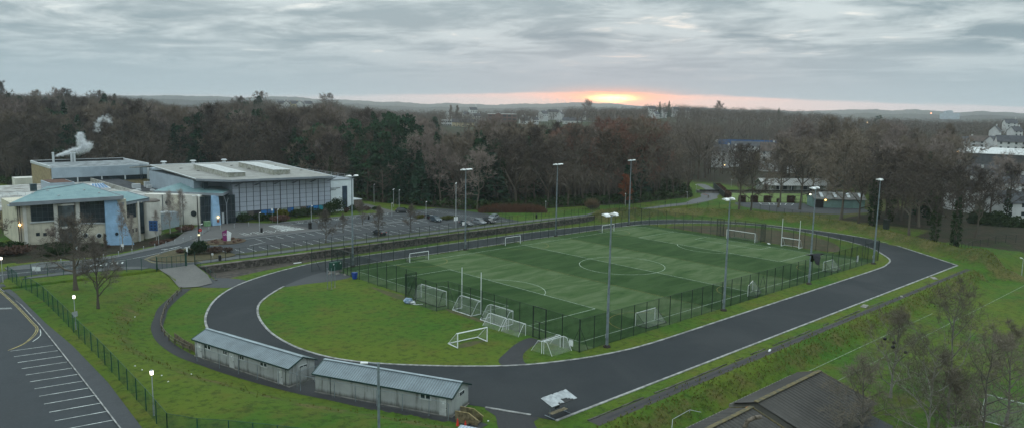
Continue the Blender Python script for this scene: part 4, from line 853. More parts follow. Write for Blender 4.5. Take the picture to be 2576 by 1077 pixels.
h1 = hut('changing_hut', 'long grey prefabricated hut with several small windows, beside the curving path', (-43.95, 28.9), (-39.7, 10.6), 3.9, 2.35, 3.15, [(2.9, 1.85, 1.1), (6.6, 1.85, .7), (10.0, 1.85, .7), (14.2, 1.85, 1.1)], [1.1, 7.9, 17.2], [2.1])
k = MB(); k.box((19.0, 2.0, 1.0), (.1, .9, 2.0)); k.build('door', mHut, h1)
h2 = hut('changing_hut', 'grey prefabricated hut with a nearly blank front, beside the timber steps', (-38.1, 7.2), (-30.6, -8.9), 4.2, 2.3, 3.2, [(14.6, 1.85, 1.1)], [16.8], [2.4])
fence('steel_railing', 'grey tubular mesh railing along the backs of the two huts', [(-44.6, 26.6), (-43.4, 22.2), (-42.4, 18.7), (-41.5, 15.3), (-40.3, 12.2), (-39.3, 8.6), (-37.3, 4.2), (-35, -1), (-32.2, -7), (-31.4, -9.4)], 1.95, 3.4, mGalv, mWire, r=.04, drape=False)
fence('steel_railing', 'grey mesh screen closing the gap between the two huts', [(-39.2, 9.6), (-36.6, 10.2), (-34.4, 9.2)], 2.0, 1.8, mGalv, mWire, r=.04, drape=False)
k = MB(); k.prism([(-44.5, 28), (-43.2, 30), (-39, 30), (-34.5, 12), (-36, 9), (-31.2, -9.6), (-33.2, -9), (-37.9, 3.5), (-41.8, 13.5)], -.1, .03); tag(k.build('hut_paving', mDark), kind='structure')
t = thing('timber_steps', 'weathered timber steps and handrails at the end of the hut', 'steps', (-30.4, -9.9, 0), -1.12); mTim = M('steps_timber', (0.15, 0.12, 0.07), .85, .3, 2.0, space='obj'); k = MB()
k.box((.7, .0, .28), (1.5, 1.3, .5)); 
for i in range(3): k.box((1.6 + i * .32, 0, .38 - i * .14), (.32, 1.2, .05))
k.build('deck', mTim, t)
for y_ in (-.65, .65):
    k = MB()
    for j in range(10): k.box((-.05 + j * .155, y_, .75), (.13, .03, 1.0))
    for j in range(7): k.box((1.52 + j * .155, y_, .70 - j * .09), (.13, .03, .9))
    k.build('side_boards', mTim, t); k = MB(); k.path([(-.1, y_, 1.28), (1.5, y_, 1.28), (2.6, y_, .62)], .045, 4); k.build('handrail', M('new_timber', (0.34, 0.27, 0.14), .8, .2, 2, space='obj'), t)
mCone = M('cone_red', (0.62, 0.045, 0.03), .5, .1, 2, space='obj')
for i, (x_, y_) in enumerate(((-31.6, -11.2), (-31.2, -12.0))):
    t = thing('traffic_cone', ('tall red traffic cone standing against the timber steps', 'shorter red traffic cone half hidden behind the small striped roof')[i], 'cone', (x_, y_, 0)); k = MB(); k.tube((0, 0, .05), (0, 0, .95 - .1 * i), .19, .03, 10); k.build('cone', mCone, t); k = MB(); k.box((0, 0, .03), (.5, .5, .05)); k.build('base', mBlack, t)
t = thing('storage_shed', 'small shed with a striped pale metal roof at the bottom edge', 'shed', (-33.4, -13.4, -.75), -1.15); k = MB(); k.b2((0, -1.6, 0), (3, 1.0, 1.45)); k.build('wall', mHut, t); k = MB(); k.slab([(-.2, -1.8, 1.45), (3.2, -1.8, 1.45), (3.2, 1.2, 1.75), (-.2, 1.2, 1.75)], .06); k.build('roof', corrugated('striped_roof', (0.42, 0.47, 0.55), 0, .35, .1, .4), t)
k = MB(); k.box((1.5, -1.63, .8), (.9, .06, 1.4)); k.build('door', mHut, t)

# ------------------------------------------------------------------ lamp posts
mLampLit = emit('lamp_lit', (1.0, 0.90, 0.72), 6.0); mLampOr = emit('lamp_amber', (1.0, 0.55, 0.16), 7.0)
def streetlamp(label, x, y, h, group='lit street lamps along the left pavement', sign=None, z=None):
    z = H(x, y) if z is None else z; t = thing('street_lamp', label, 'street lamp', (x, y, z), 0, group)
    k = MB(); k.tube((0, 0, 0), (0, 0, 1.1), .09, .09, 8); k.tube((0, 0, 1.1), (0, 0, h - .4), .055, .045, 8); k.build('pole', mGalvL, t)
    k = MB(); k.tube((0, 0, h - .40), (0, 0, h - .28), .06, .14, 10); k.build('lamp_housing', mGalv, t); k = MB(); k.tube((0, 0, h + .12), (0, 0, h + .22), .20, .06, 10); k.build('lamp_cap', mGalv, t); k = MB(); k.tube((0, 0, h - .28), (0, 0, h + .12), .14, .17, 10); k.build('lamp_lens', mLampLit, t)
    if sign: k = MB(); k.box((-.05, -.1, sign), (.95, .04, .75), .6); k.build('sign_plate', mGalvL, t)
    return t
streetlamp('lit lamp post with a square sign plate halfway up, inside the left fence', -54.3, 44.6, 4.7, sign=2.2)
streetlamp('lit lamp post inside the fence nearest the bottom of the picture', -55.9, 7.3, 4.6)
streetlamp('lit lamp post at the far left by the road junction', -56.3, 85.7, 4.4)
t = thing('lighting_column', 'tall grey column with a side arm lamp in front of the near hut', 'street lamp', (-38.6, -6.6, -.1)); k = MB(); k.tube((0, 0, 0), (0, 0, 13.5), .13, .10, 8); k.build('pole', mGalv, t); k = MB(); k.tube((0, 0, 13.4), (-.6, .55, 13.5), .04, .04, 6); k.build('arm', mGalv, t); k = MB(); k.box((-.85, .78, 13.5), (.6, .2, .12), -.75 + math.pi); k.build('lamp_head', mLampW, t)
px0, D0 = 946, 58
x_, y_ = at(946, 60); t.location = (x_, y_, -1.0)
def lampcol(label, x, y, h, heads=1, group=None, z=CZ, r=.09, sign=None, mat=None, yaw=0.0):
    t = thing('lighting_column', label, 'street lamp', (x, y, z), yaw, group); mt = mat or mGalvL
    k = MB(); k.tube((0, 0, 0), (0, 0, h), r, r * .65, 7); k.build('pole', mt, t)
    for i in range(heads):
        a = 2 * math.pi * i / max(heads, 1) + .8; k = MB(); k.tube((0, 0, h - .05), (.55 * math.cos(a), .55 * math.sin(a), h + .05), .03, .03, 5); k.box((.75 * math.cos(a), .75 * math.sin(a), h + .05), (.6, .26, .13), a); k.build('lamp_head', mLampW, t)
    if sign: k = MB(); k.box((-.35, 0, sign), (.55, .05, 1.0)); k.box((.35, 0, sign), (.55, .05, 1.0)); k.build('sign_plate', mLampW, t)
    return t
lg = 'lamp columns round the car park'
lampcol('tall black lighting column with two floodlights on the junction island', -17.5, 98.4, 11.4, 3, None, CZ, .14, mat=mBlack)
lampcol('tall lamp column with twin signs beside the parked silver cars', 44.3, 84.3, 11.9, 2, None, CZ, .12, sign=2.6)
lampcol('short lamp column at the end of the car park median', 47.6, 102, 4.9, 1, lg)
lampcol('pale lamp column behind the parked car at the wood edge', 53.8, 124.5, 5.8, 1, lg)
lampcol('lamp column in the grass at the wood edge, next to the service road', 54.9, 129.2, 5.6, 2, lg)
lampcol('slim lamp column near the brown outbuilding', 54.6, 140.1, 6.2, 1, lg)
lampcol('slim lamp column behind the white block', 47.8, 146, 7.4, 1, lg)
lampcol('lamp column with a small warning sign by the service road mouth', 43.3, 112.9, 3.6, 1, lg)
lampcol('lamp column with twin small signs on the plaza', 1.9, 110.2, 4.6, 1, lg)
lampcol('lamp column beside the zebra crossing', 10.9, 118.9, 3.8, 1, lg)
lampcol('slim lamp column by the bare trees in the car park', 15.6, 109, 5.4, 1, lg)
lampcol('unlit lamp column with a single head on the junction island', -18.5, 94.5, 5.6, 1, lg, r=.06)
for i, (px, py, hh) in enumerate(((1668, 492, 2.2), (735, 508, 0), (1133, 476, 3.0), (733, 0, 0))):
    if hh: x_, y_ = G(px, py, .7)
for i, (a, b, hh, lb) in enumerate(((89.5, 95.5, 2.6, 'short lamp on the grass strip left of the willow clump'), (121, 88.8, 4.0, 'short lamp on the grass below the red leaved tree'), (160, 90.6, 2.4, 'short post lamp near the park drive barrier'), (180, 100, 3.2, 'short lamp post at the start of the park drive'))): lampcol(lb, a, b, hh, 1, None, H(a, b))
t = thing('park_lamp', 'small white topped lamp near the bowling green hedge', 'street lamp', (213, 104, .6)); k = MB(); k.tube((0, 0, 0), (0, 0, 2.8), .06, .05, 6); k.build('pole', mGalvL, t); k = MB(); k.tube((0, 0, 2.8), (0, 0, 3.4), .2, .25, 8); k.build('lantern', mLampW, t)
# floodlit signs and small posts near the junction
t = thing('no_entry_sign', 'round red no entry sign with a lit lantern below it', 'sign', (-18.9, 93.6, CZ)); k = MB(); k.tube((0, 0, 0), (0, 0, 5.2), .05, .05, 6); k.build('pole', mGalvL, t)
fd = -2.35; k = MB(); k.tube((-.0, -.05, 4.6), (-.035, -.10, 4.6), .34, .34, 14); k.build('disc', M('sign_red', (0.5, 0.03, 0.03), .5, .1, 2, space='obj'), t); k = MB(); k.box((-.05, -.13, 4.6), (.42, .03, .12), .75); k.build('bar', mWhite, t); k = MB(); k.ball((-.35, -.1, 3.6), .26, 10, 6, .7); k.build('lantern', emit('cream_lit', (1, .95, .55), 1.2), t)
def signpost(name, label, x, y, h, w_, hh, mat, round_=False, z=None):
    t = thing(name, label, 'sign', (x, y, H(x, y) + .02 if z is None else z), -.82); k = MB(); k.tube((0, 0, 0), (0, 0, h), .04, .04, 6); k.build('pole', mGalvL, t)
    k = MB()
    if round_: k.tube((0, -.05, h - .1), (0, -.09, h - .1), w_ / 2, w_ / 2, 14)
    else: k.box((0, -.06, h - .1), (w_, .03, hh))
    k.build('plate', mat, t); return t
g_ = lambda c, x, y: None
signpost('speed_sign', 'small round white sign on a post beside the access road', -41.5, 98.6, 2.6, .65, .65, mWhite, True)
signpost('warning_sign', 'triangular warning sign plate on the kerb below the birch trees', -31.5, 104.6, 1.2, .6, .6, mWhite)
signpost('road_sign', 'tall slim signpost by the access road kerb', -31.9, 104.9, 5.0, .25, .5, mGalvL)
signpost('road_sign', 'low white road sign box by the left junction', -50.3, 90.2, 1.0, 1.6, .75, mWhite)
signpost('white_post_sign', 'white narrow sign on the junction island by the round shrub', -23.2, 89.7, 1.5, .35, 1.1, mWhite)
signpost('notice', 'small white notice on the junction island near the gate post', -20.0, 84.3, 1.0, .4, .4, mWhite)
signpost('warning_sign', 'small triangular sign in front of the shrubs at the glass hall', 11.0, 122.2, 3.6, .5, .6, mWhite)
t = thing('blue_sign', 'blue sign panel with pictograms on a tall post before the curved wall', 'sign', (-22.4, 112.6, .6), -.75); k = MB(); k.tube((0.9, 0, -.5), (0.9, 0, 5.4), .07, .07, 6); k.build('pole', mGalvL, t); k = MB(); k.box((-.1, 0, 4.3), (2.1, .08, 2.4)); k.build('panel', M('sign_blue', (0.02, 0.075, 0.20), .5, .1, 2, space='obj'), t)
k = MB()
for i in range(2):
    for j in range(3): k.box((-.55 + i * .8, -.06, 3.6 + j * .7), (.42, .03, .32))
k.build('pictogram', M('sign_grey_blue', (0.006, 0.02, 0.05), .5, .1, 2, space='obj'), t)
# roundabout totem
t = thing('totem_sign', 'purple and white angular leisure centre sign on the roundabout', 'sign', (RB[0] + .3, RB[1] + .2, CZ + .15), -.75); t.scale = (.85, .85, .85)
k = MB(); k.add([(-1.1, 0, 0), (0, -.25, 0), (.15, -.25, 3.2), (-1.3, 0, 2.5), (-1.1, .15, 0), (0, -.1, 0), (.15, -.1, 3.2), (-1.3, .15, 2.5)], [(0, 1, 2, 3), (7, 6, 5, 4), (0, 4, 5, 1), (1, 5, 6, 2), (2, 6, 7, 3), (3, 7, 4, 0)]); k.build('purple_panel', M('sign_purple', (0.20, 0.02, 0.13), .5, .1, 2, space='obj'), t)
k = MB(); k.add([(.1, -.25, 0), (.9, .05, 0), (1.2, .05, 2.2), (.15, -.25, 2.9), (.1, -.1, 0), (.9, .2, 0), (1.2, .2, 2.2), (.15, -.1, 2.9)], [(0, 1, 2, 3), (7, 6, 5, 4), (0, 4, 5, 1), (1, 5, 6, 2), (2, 6, 7, 3), (3, 7, 4, 0)]); k.build('white_panel', mWhite, t)
text_obj('Omagh\nLeisure', .36, mWhite, t, (-1.0, -.10, 1.9), (math.pi / 2, 0, -.2), .01)
for i in range(9):
    a = i * .72; o_ = clump_blob((0, 0, .18), .36 + .1 * (i % 3), 40 + i, .6).build('rock', M('rock_brown', (0.09, 0.05, 0.035), .9, .3, 2, space='obj')); o_.location = (RB[0] + 3.0 * math.cos(a), RB[1] + 2.5 * math.sin(a), CZ + .14); tag(o_, 'small brown rock or stump on the roundabout soil', 'rock', 'rocks on the roundabout')
# bollards along the kerb, bins
bg_ = 'pale bollards along the footpath edge'; bl = []
pts_ = [(-45, 96.4), (-41, 95.9), (-37.4, 96.6), (-34.2, 97.8), (-31.2, 99.2), (-28.4, 100.8), (-25.6, 102.4), (-22.8, 103.8), (-20.4, 105.2), (-18, 106.8), (-15.6, 108.6), (-13.2, 111.0), (-10.8, 114), (-8, 117.4), (-4.6, 118.6), (-.8, 119.2), (3.2, 119.6)]
for i, (x_, y_) in enumerate(pts_):
    if i == 0:
        t0 = thing('bollard', 'pale grey bollard at the edge of the access road footpath', 'bollard', (x_, y_, H(x_, y_) + .1), 0, bg_); k = MB(); k.tube((0, 0, 0), (0, 0, .95), .07, .07, 8); k.build('shaft', mGalvL, t0); k = MB(); k.tube((0, 0, .95), (0, 0, 1.02), .085, .05, 8); k.build('cap', mWhite, t0)
    else: dup(t0, (x_, y_, H(x_, y_) + .1), 0)
def bin_(label, x, y, z=CZ, mat=None, s=1.0):
    t = thing('litter_bin', label, 'bin', (x, y, z)); k = MB(); k.tube((0, 0, 0), (0, 0, 1.05 * s), .28 * s, .30 * s, 10); k.build('body', mat or mBlack, t); k = MB(); k.tube((0, 0, 1.1 * s), (0, 0, 1.25 * s), .32 * s, .14 * s, 10); k.build('hood', mat or mBlack, t)
bin_('black litter bin on the plaza by the twin signs', 1.7, 108.6); bin_('large black bin at the end of the zebra crossing', 13.9, 106.6, s=1.5); bin_('black litter bin among the parking bays by the mast', 34.6, 111.5); bin_('black bin fixed to the fence at the junction island', -19.8, 81.0); bin_('small black bin at the grass edge past the car park', 74.6, 84.6)
t = thing('recycling_box', 'pale green box standing at the leisure centre entrance', 'box', (-5.0, 126.4, CZ), .1); k = MB(); k.box((0, 0, .6), (1.5, .9, 1.2)); k.build('body', M('box_green', (0.16, 0.30, 0.15), .6, .15, 2, space='obj'), t); k = MB(); k.box((0, 0, 1.27), (1.6, 1.0, .14)); k.build('lid', M('box_lid', (0.26, 0.36, 0.24), .6, .15, 2, space='obj'), t)

# ------------------------------------------------------------------ cars
def car(label, x, y, rz, paint, L=4.3, h=1.46, z=CZ + .03, group=None, estate=False):
    t = thing('parked_car', label, 'car', (x, y, z), rz, group); w_ = 1.78
    st = [(-.5, .62, .45, .78), (-.47, .80, .30, .92), (-.36, .88, .22, .95), (-.1, .89, .20, .96), (.2, .89, .20, .94), (.36, .87, .22, .86), (.46, .80, .28, .76), (.5, .62, .42, .66)]
    k = MB(); vs = []
    for u, hw, lo, hi in st: 
        x_ = u * L; vs += [(x_, -hw * .9, lo), (x_, -hw, (lo + hi) / 2), (x_, -hw * .94, hi), (x_, hw * .94, hi), (x_, hw, (lo + hi) / 2), (x_, hw * .9, lo)]
    n = 6; fs = [tuple(range(6)), tuple(range(len(vs) - 6, len(vs)))[::-1]]
    for j in range(len(st) - 1): fs += [(j * n + i, j * n + (i + 1) % n, (j + 1) * n + (i + 1) % n, (j + 1) * n + i) for i in range(n)]
    k.add(vs, fs); bd = k.build('body', paint, t)
    r0, r1 = (-.42, -.34) if estate else (-.44, -.27)
    k = MB(); zb, zt = .90, h - .06; b = [(r0 * L, .78), (.30 * L, .78)]; tp = [(r1 * L, .60), (.08 * L, .60)]
    vs = [(b[0][0], -.78, zb), (b[1][0], -.78, zb), (b[1][0], .78, zb), (b[0][0], .78, zb), (tp[0][0], -.60, zt), (tp[1][0], -.60, zt), (tp[1][0], .60, zt), (tp[0][0], .60, zt)]
    k.add(vs, [(3, 2, 1, 0), (4, 5, 6, 7), (0, 1, 5, 4), (1, 2, 6, 5), (2, 3, 7, 6), (3, 0, 4, 7)]); k.build('windows', mGlass, t)
    k = MB(); k.box(((r1 + .08) / 2 * L, 0, h - .04), ((.08 - r1) * L + .1, 1.24, .06))
    for s_ in (-1, 1):
        k.tube((.30 * L, s_ * .79, zb), (.08 * L, s_ * .61, zt), .035, .035, 4); k.tube((r0 * L, s_ * .79, zb), (r1 * L, s_ * .61, zt), .05, .05, 4); k.tube((-.08 * L, s_ * .80, zb), (-.07 * L, s_ * .61, zt), .035, .035, 4)
    k.build('roof', paint, t)
    for s_ in (-1, 1):
        k = MB(); k.box((.485 * L, s_ * .62, .66), (.12, .3, .14)); k.build('headlight', mLampW, t); k = MB(); k.box((-.485 * L, s_ * .66, .80), (.1, .22, .16)); k.build('tail_light', mCone, t)
        k = MB(); k.box((.2 * L, s_ * .98, .98), (.14, .18, .12)); k.build('door_mirror', paint, t)
        for u in (-.30, .31):
            k = MB(); k.tube((u * L, s_ * .70, .32), (u * L, s_ * .90, .32), .32, .32, 14); wl = k.build('wheel', mBlack, t); k = MB(); k.tube((u * L, s_ * .90, .32), (u * L, s_ * .915, .32), .19, .18, 10); k.build('rim', mGalvL, wl)
    k = MB(); k.box((.50 * L, 0, .5), (.03, .5, .11)); k.build('number_plate', mWhite, t)
    return t
def paint(n, c): return M('paint_' + n, c, .28, .04, .5, spec=.6, space='obj')
pD = paint('dark', (0.018, 0.022, 0.026)); pG = paint('grey', (0.045, 0.06, 0.07)); pS = paint('silver', (0.22, 0.24, 0.26)); pBlk = paint('black', (0.01, 0.011, 0.012)); pB = paint('blue_grey', (0.03, 0.055, 0.075))
u = math.pi / 2
car('dark grey hatchback parked alone beside the small bare trees', 22.9, 88.0, u + .05, pD, 4.1)
car('dark car parked at the wood edge by the service road', 50.2, 117.4, -.75, pD, 4.4, estate=True)
car('blue grey car in front of the black car at the median end', 47.6, 97.6, -u - .12, pB, 4.4, estate=True)
car('black car parked behind the blue grey car at the median end', 49.0, 101.8, -u - .05, pBlk, 4.4)
tt = car('dark green car with a door open, nearest the twin sign column', 49.5, 86.4, -u, pG, 4.3)
k = MB(); k.box((.55, -1.15, .75), (.95, .06, .95), 1.1); k.build('open_door', mLampW, tt)
car('silver car second in the group beside the verge', 54.2, 86.3, -u, pS, 4.4, estate=True)
car('very dark car third in the group beside the verge', 57.4, 86.2, -u, pBlk, 4.4, estate=True)
car('silver saloon at the end of the group next to the fence', 63.2, 90.6, -2.7, pS, 4.6)

# ------------------------------------------------------------------ leisure centre
mCream = stained('cream_block', (0.52, 0.485, 0.385), (0.12, 0.11, 0.08), .35); mCreamW = stained('pale_render', (0.60, 0.585, 0.53), (0.2, 0.19, 0.16), .3); mBrickY = M('buff_brick', (0.30, 0.24, 0.14), .9, .15, 1.2, space='obj')
mZincRoof = M('blue_green_roof', (0.155, 0.255, 0.265), .6, .10, .5, col2=(0.12, 0.21, 0.225), space='obj'); mFascia = M('grey_fascia', (0.215, 0.24, 0.265), .5, .08, .5, space='obj')
mHallRoof = M('pale_metal_roof', (0.27, 0.27, 0.25), .7, .1, .35, col2=(0.205, 0.20, 0.185), space='obj'); mBlueW = M('pale_blue_render', (0.29, 0.46, 0.64), .7, .08, .7, space='obj')
mClad = M('grey_cladding', (0.31, 0.37, 0.42), .45, .06, .4, space='obj'); mPanel = M('glazing_panel', (0.44, 0.48, 0.55), .30, .06, .25, col2=(0.41, 0.445, 0.51), spec=.6, space='obj'); mMull = M('mullion', (0.05, 0.065, 0.08), .5, .1, 1, space='obj')
mRoofFlat = M('weathered_flat_roof', (0.42, 0.43, 0.41), .8, .3, .25, col2=(0.17, 0.155, 0.14), space='obj'); mRoofDark = M('dark_flat_roof', (0.035, 0.037, 0.042), .8, .3, .5, space='obj'); mWhiteW = M('white_render', (0.66, 0.71, 0.73), .6, .04, .5, space='obj')
mTrimL = M('pale_trim', (0.50, 0.53, 0.54), .5, .06, .7, space='obj')
LC = thing('leisure_centre', 'large leisure centre with a glazed hall, blue green roofs and a pale blue sloping wall', 'building', (0, 131, CZ))
def lp(k, name, mat, parent=LC, label=None):
    o = k.build(name, mat, parent, world=True)
    if label: o['label'] = label
    return o
def fpoly(k, pts, y, t=.3):                       # panel in a plane facing the camera side: (x, z) outline
    return k.wallpoly([(x, y, z) for x, z in pts], (0, 1), t)
# two storey block, front wall in plane y = 124
yF = 124.0
k = MB(); k.b2((-47.2, yF, -3), (-24.9, 142, 10.1)); blk = lp(k, 'wall', mCream, label='cream blockwork two storey wall')
k = MB()
for x0, x1 in ((-46.2, -45.5), (-40.2, -39.5), (-35.8, -35.0)): k.b2((x0, yF - .35, -3), (x1, yF + .02, 10.35))
lp(k, 'pilaster', mCreamW)
def window(pts, y, cols, rows, parent=LC, t=.12, mat=None, zrow=None):
    k = MB(); fpoly(k, pts, y - .10, .10); w0 = k.build('window', mat or mGlass, parent, world=True); xs = [p[0] for p in pts]; x0, x1 = min(xs), max(xs)
    lo = sorted([p for p in pts], key=lambda p: p[1]); zl = lambda x: np.interp(x, [x0, x1], [min(p[1] for p in pts if abs(p[0] - x0) < .5), min(p[1] for p in pts if abs(p[0] - x1) < .5)]); zh = lambda x: np.interp(x, [x0, x1], [max(p[1] for p in pts if abs(p[0] - x0) < .5), max(p[1] for p in pts if abs(p[0] - x1) < .5)])
    k = MB()
    for i in range(cols + 1):
        x = x0 + (x1 - x0) * i / cols; k.b2((x - .035, y - .16, zl(x)), (x + .035, y - .101, zh(x)))
    for j in range(rows + 1):
        t_ = j / rows; a = (x0, y - .14, zl(x0) + (zh(x0) - zl(x0)) * t_); b = (x1, y - .14, zl(x1) + (zh(x1) - zl(x1)) * t_); k.tube(a, b, .035, .035, 4)
    k.build('frame', mMull, w0, world=True); return w0
window([(-44.6, 6.55), (-40.2, 6.15), (-40.2, 10.3), (-44.6, 10.45)], yF, 4, 4)
window([(-34.8, 5.5), (-29.75, 4.95), (-29.75, 10.2), (-34.8, 10.2)], yF, 5, 5)
k = MB(); k.b2((-44.9, yF - .3, 6.15), (-40.1, yF, 6.4)); k.add([(-35, yF - .3, 5.1), (-29.7, yF - .3, 4.6), (-29.7, yF, 4.6), (-35, yF, 5.1), (-35, yF - .3, 5.4), (-29.7, yF - .3, 4.85), (-29.7, yF, 4.85), (-35, yF, 5.4)], [(3, 2, 1, 0), (4, 5, 6, 7), (0, 1, 5, 4), (1, 2, 6, 5), (2, 3, 7, 6), (3, 0, 4, 7)]); lp(k, 'window_sill', mTrimL)
k = MB(); k.prism([(-39.3, yF + .02), (-38.6, yF - .9), (-36.3, yF - .9), (-35.9, yF + .02)], .2, 9.6); lp(k, 'bay_window', M('bay_glass', (0.075, 0.09, 0.095), .15, .2, .8, space='obj'))
k = MB(); k.prism([(-39.5, yF), (-38.7, yF - 1.05), (-36.2, yF - 1.05), (-35.7, yF)], 9.6, 10.0); k.prism([(-39.5, yF), (-38.7, yF - 1.0), (-36.2, yF - 1.0), (-35.7, yF)], 4.3, 4.9); lp(k, 'bay_band', mCreamW)
for x_ in (-43.9, -42.5, -41.1):
    z_ = 3.15 - (x_ + 43.9) * .12; k = MB(); k.b2((x_, yF - .06, z_), (x_ + .75, yF - .001, z_ + .75)); lp(k, 'small_window', mGlass)
for x_, z_ in ((-34.1, 2.3), (-31.2, 1.95)):
    k = MB(); k.tube((x_, yF - .12, z_), (x_, yF, z_), .62, .62, 20); rg = lp(k, 'porthole', mTrimL); k = MB(); k.tube((x_, yF - .15, z_), (x_, yF - .122, z_), .48, .48, 20); lp(k, 'pane', mGlass, rg)
k = MB(); k.wallpoly([(-29.75, yF - .5, 10.25), (-29.8, yF - .9, -2.5), (-23.4, yF - .9, -2.5), (-23.8, yF - .85, -1.0), (-27.1, yF - .5, 10.0)], (0, 1), 3.0); lp(k, 'buttress_wall', mBlueW, label='pale blue wall that leans out like a sail')
k = MB(); k.tube((-27.6, yF - .95, 2.1), (-27.6, yF - .8, 2.1), .38, .38, 14); lp(k, 'porthole', mGlass)
for x_ in (-47.0, -46.6): k = MB(); k.tube((x_ - .1, yF - .15, -1), (x_ - .1, yF - .15, 10.2), .07, .07, 6); lp(k, 'drainpipe', mBlack)
k = MB(); k.ball((-46.9, yF - .4, 6.0), .26, 10, 6); o_ = lp(k, 'wall_lamp', mLampOr); 
R1 = [(-48.7, 122.5, 11.0), (-25.9, 122.5, 11.0), (-30.8, 137.0, 13.1), (-38.8, 136.0, 12.9), (-41.5, 132.0, 12.4)]
k = MB(); k.slab(R1, .25); r1 = lp(k, 'roof', mZincRoof, label='wide shallow blue green roof over the two storey block')
k = MB()
for a, b in ((R1[0], R1[1]),): k.wallpoly([(a[0], a[1] - .05, a[2] + .08), (b[0], b[1] - .05, b[2] + .08), (b[0], b[1] - .05, b[2] - .75), (a[0], a[1] - .05, a[2] - .75)], (0, 1), .3)
k.tube((R1[1][0], R1[1][1], R1[1][2]), (R1[2][0], R1[2][1], R1[2][2]), .15, .15, 5); k.tube((R1[4][0], R1[4][1], R1[4][2] + .05), (R1[2][0], R1[2][1], R1[2][2] + .05), .12, .12, 5)
k.slab([(R1[1][0], R1[1][1], 10.9), (R1[1][0] + .1, R1[1][1], 10.9), (R1[2][0] + .1, R1[2][1], 12.9), (R1[2][0], R1[2][1], 12.9)], .6); lp(k, 'fascia', mFascia, r1)
k = MB(); k.slab([(-48.7, 123.0, 10.3), (-25.9, 123.0, 10.3), (-25.9, 126, 10.3), (-48.7, 126, 10.3)], .1); lp(k, 'soffit', mFascia, r1)
k = MB()
for x_, y_ in ((-45.6, 127.6), (-43, 129.6), (-38.5, 126.3), (-32.3, 130.2), (-30, 126.6), (-39.6, 131.5)): z_ = 11.0 + (y_ - 122.5) * .147; k.box((x_, y_, z_ + .1), (.5, .12, .2), .4); k.box((x_ + .15, y_ + .1, z_ + .16), (.12, .3, .12), .4)
lp(k, 'roof_anchor', mTrimL, r1)
k = MB(); k.box((-42.2, 132.5, 13.1), (1.2, 1.2, 1.5)); k.box((-42.2, 132.5, 13.9), (1.4, 1.4, .15)); lp(k, 'roof_vent', M('vent_slate', (0.04, 0.065, 0.075), .6, .2, 1, space='obj'))
# second smaller wing to its right
k = MB(); k.b2((-24.95, 125.6, -3), (-20.9, 142, 9.0)); lp(k, 'wall', mCream, label='cream wall of the smaller right hand wing')
window([(-24.5, 5.3), (-22.4, 5.45), (-22.4, 8.7), (-24.5, 8.7)], 125.6, 3, 4)
k = MB(); k.b2((-22.1, 125.1, -2), (-21.7, 125.62, 9.1)); k.b2((-24.95, 125.1, -2), (-24.7, 125.62, 9.1)); lp(k, 'pilaster', mCreamW)
k = MB(); k.b2((-21.6, 125.2, 1.3), (-20.7, 125.58, 8.8)); lp(k, 'tall_window', mGlass)
for x_ in (-24.3, -23.5, -22.7): k = MB(); k.b2((x_, 125.5, 1.6 + (x_ + 24.3) * .15), (x_ + .42, 125.59, 2.5 + (x_ + 24.3) * .15)); lp(k, 'small_window', mGlass)
R2 = [(-27.0, 123.4, 9.25), (-18.9, 126.4, 9.75), (-21.8, 134.0, 10.8), (-27.0, 135.5, 11.0)]
k = MB(); k.slab(R2, .25); r2_ = lp(k, 'roof', mZincRoof, label='smaller blue green roof beside the main one')
k = MB(); a, b = R2[0], R2[1]; k.wallpoly([(a[0], a[1], a[2] + .06), (b[0], b[1], b[2] + .06), (b[0], b[1], b[2] - .75), (a[0], a[1], a[2] - .75)], (-.05, .1), 1); a, b = R2[1], R2[2]; k.tube(a, b, .15, .15, 5); lp(k, 'fascia', mFascia, r2_)
# rounded pale wall
k = MB(); pts = [(-20.8, 127.6)] + [(-18.4 - 2.3 * math.cos(a), 127.8 - 2.3 * math.sin(a)) for a in np.linspace(.25, math.pi - .2, 9)] + [(-16.0, 131), (-20.8, 131)]; k.prism(pts, -2, 8.7); lp(k, 'rounded_wall', mCreamW)
k = MB(); k.prism([(x_ * 1.0, y_ - .06) for x_, y_ in pts], 8.7, 8.95); lp(k, 'wall_capping', mCope)
# recessed entrance range
A, B = Vector((-16.2, 139)), Vector((-5.5, 129)); tv = (B - A).normalized(); nv = (-tv.y * -1, tv.x * -1); nrm = (-(-tv.y), -tv.x) ; nb = (-tv.y, tv.x)
k = MB(); k.wallpoly([(A.x, A.y, -1), (B.x, B.y, -1), (B.x, B.y, 9.3), (A.x, A.y, 9.3)], nb, 3); lp(k, 'wall', mCreamW, label='pale entrance wall set back between the wings')
k = MB(); q1, q2 = A.lerp(B, .42), A.lerp(B, .62); k.wallpoly([(q1.x - nb[0] * .05, q1.y - nb[1] * .05, 3.5), (q2.x - nb[0] * .05, q2.y - nb[1] * .05, 3.5), (q2.x - nb[0] * .05, q2.y - nb[1] * .05, 9.2), (q1.x - nb[0] * .05, q1.y - nb[1] * .05, 9.2)], nb, .06); lp(k, 'render_panel', mCream)
for f_, z_ in ((.42, 7.1), (.87, 4.4)): q = A.lerp(B, f_); k = MB(); k.tube((q.x - nb[0] * .2, q.y - nb[1] * .2, z_), (q.x, q.y, z_), .75, .75, 18); lp(k, 'porthole', mGlass)
for f_ in (.32, .68): q = A.lerp(B, f_); k = MB(); k.tube((q.x - nb[0] * .12, q.y - nb[1] * .12, 0), (q.x - nb[0] * .12, q.y - nb[1] * .12, 9.2), .08, .08, 6); lp(k, 'drainpipe', mMull)
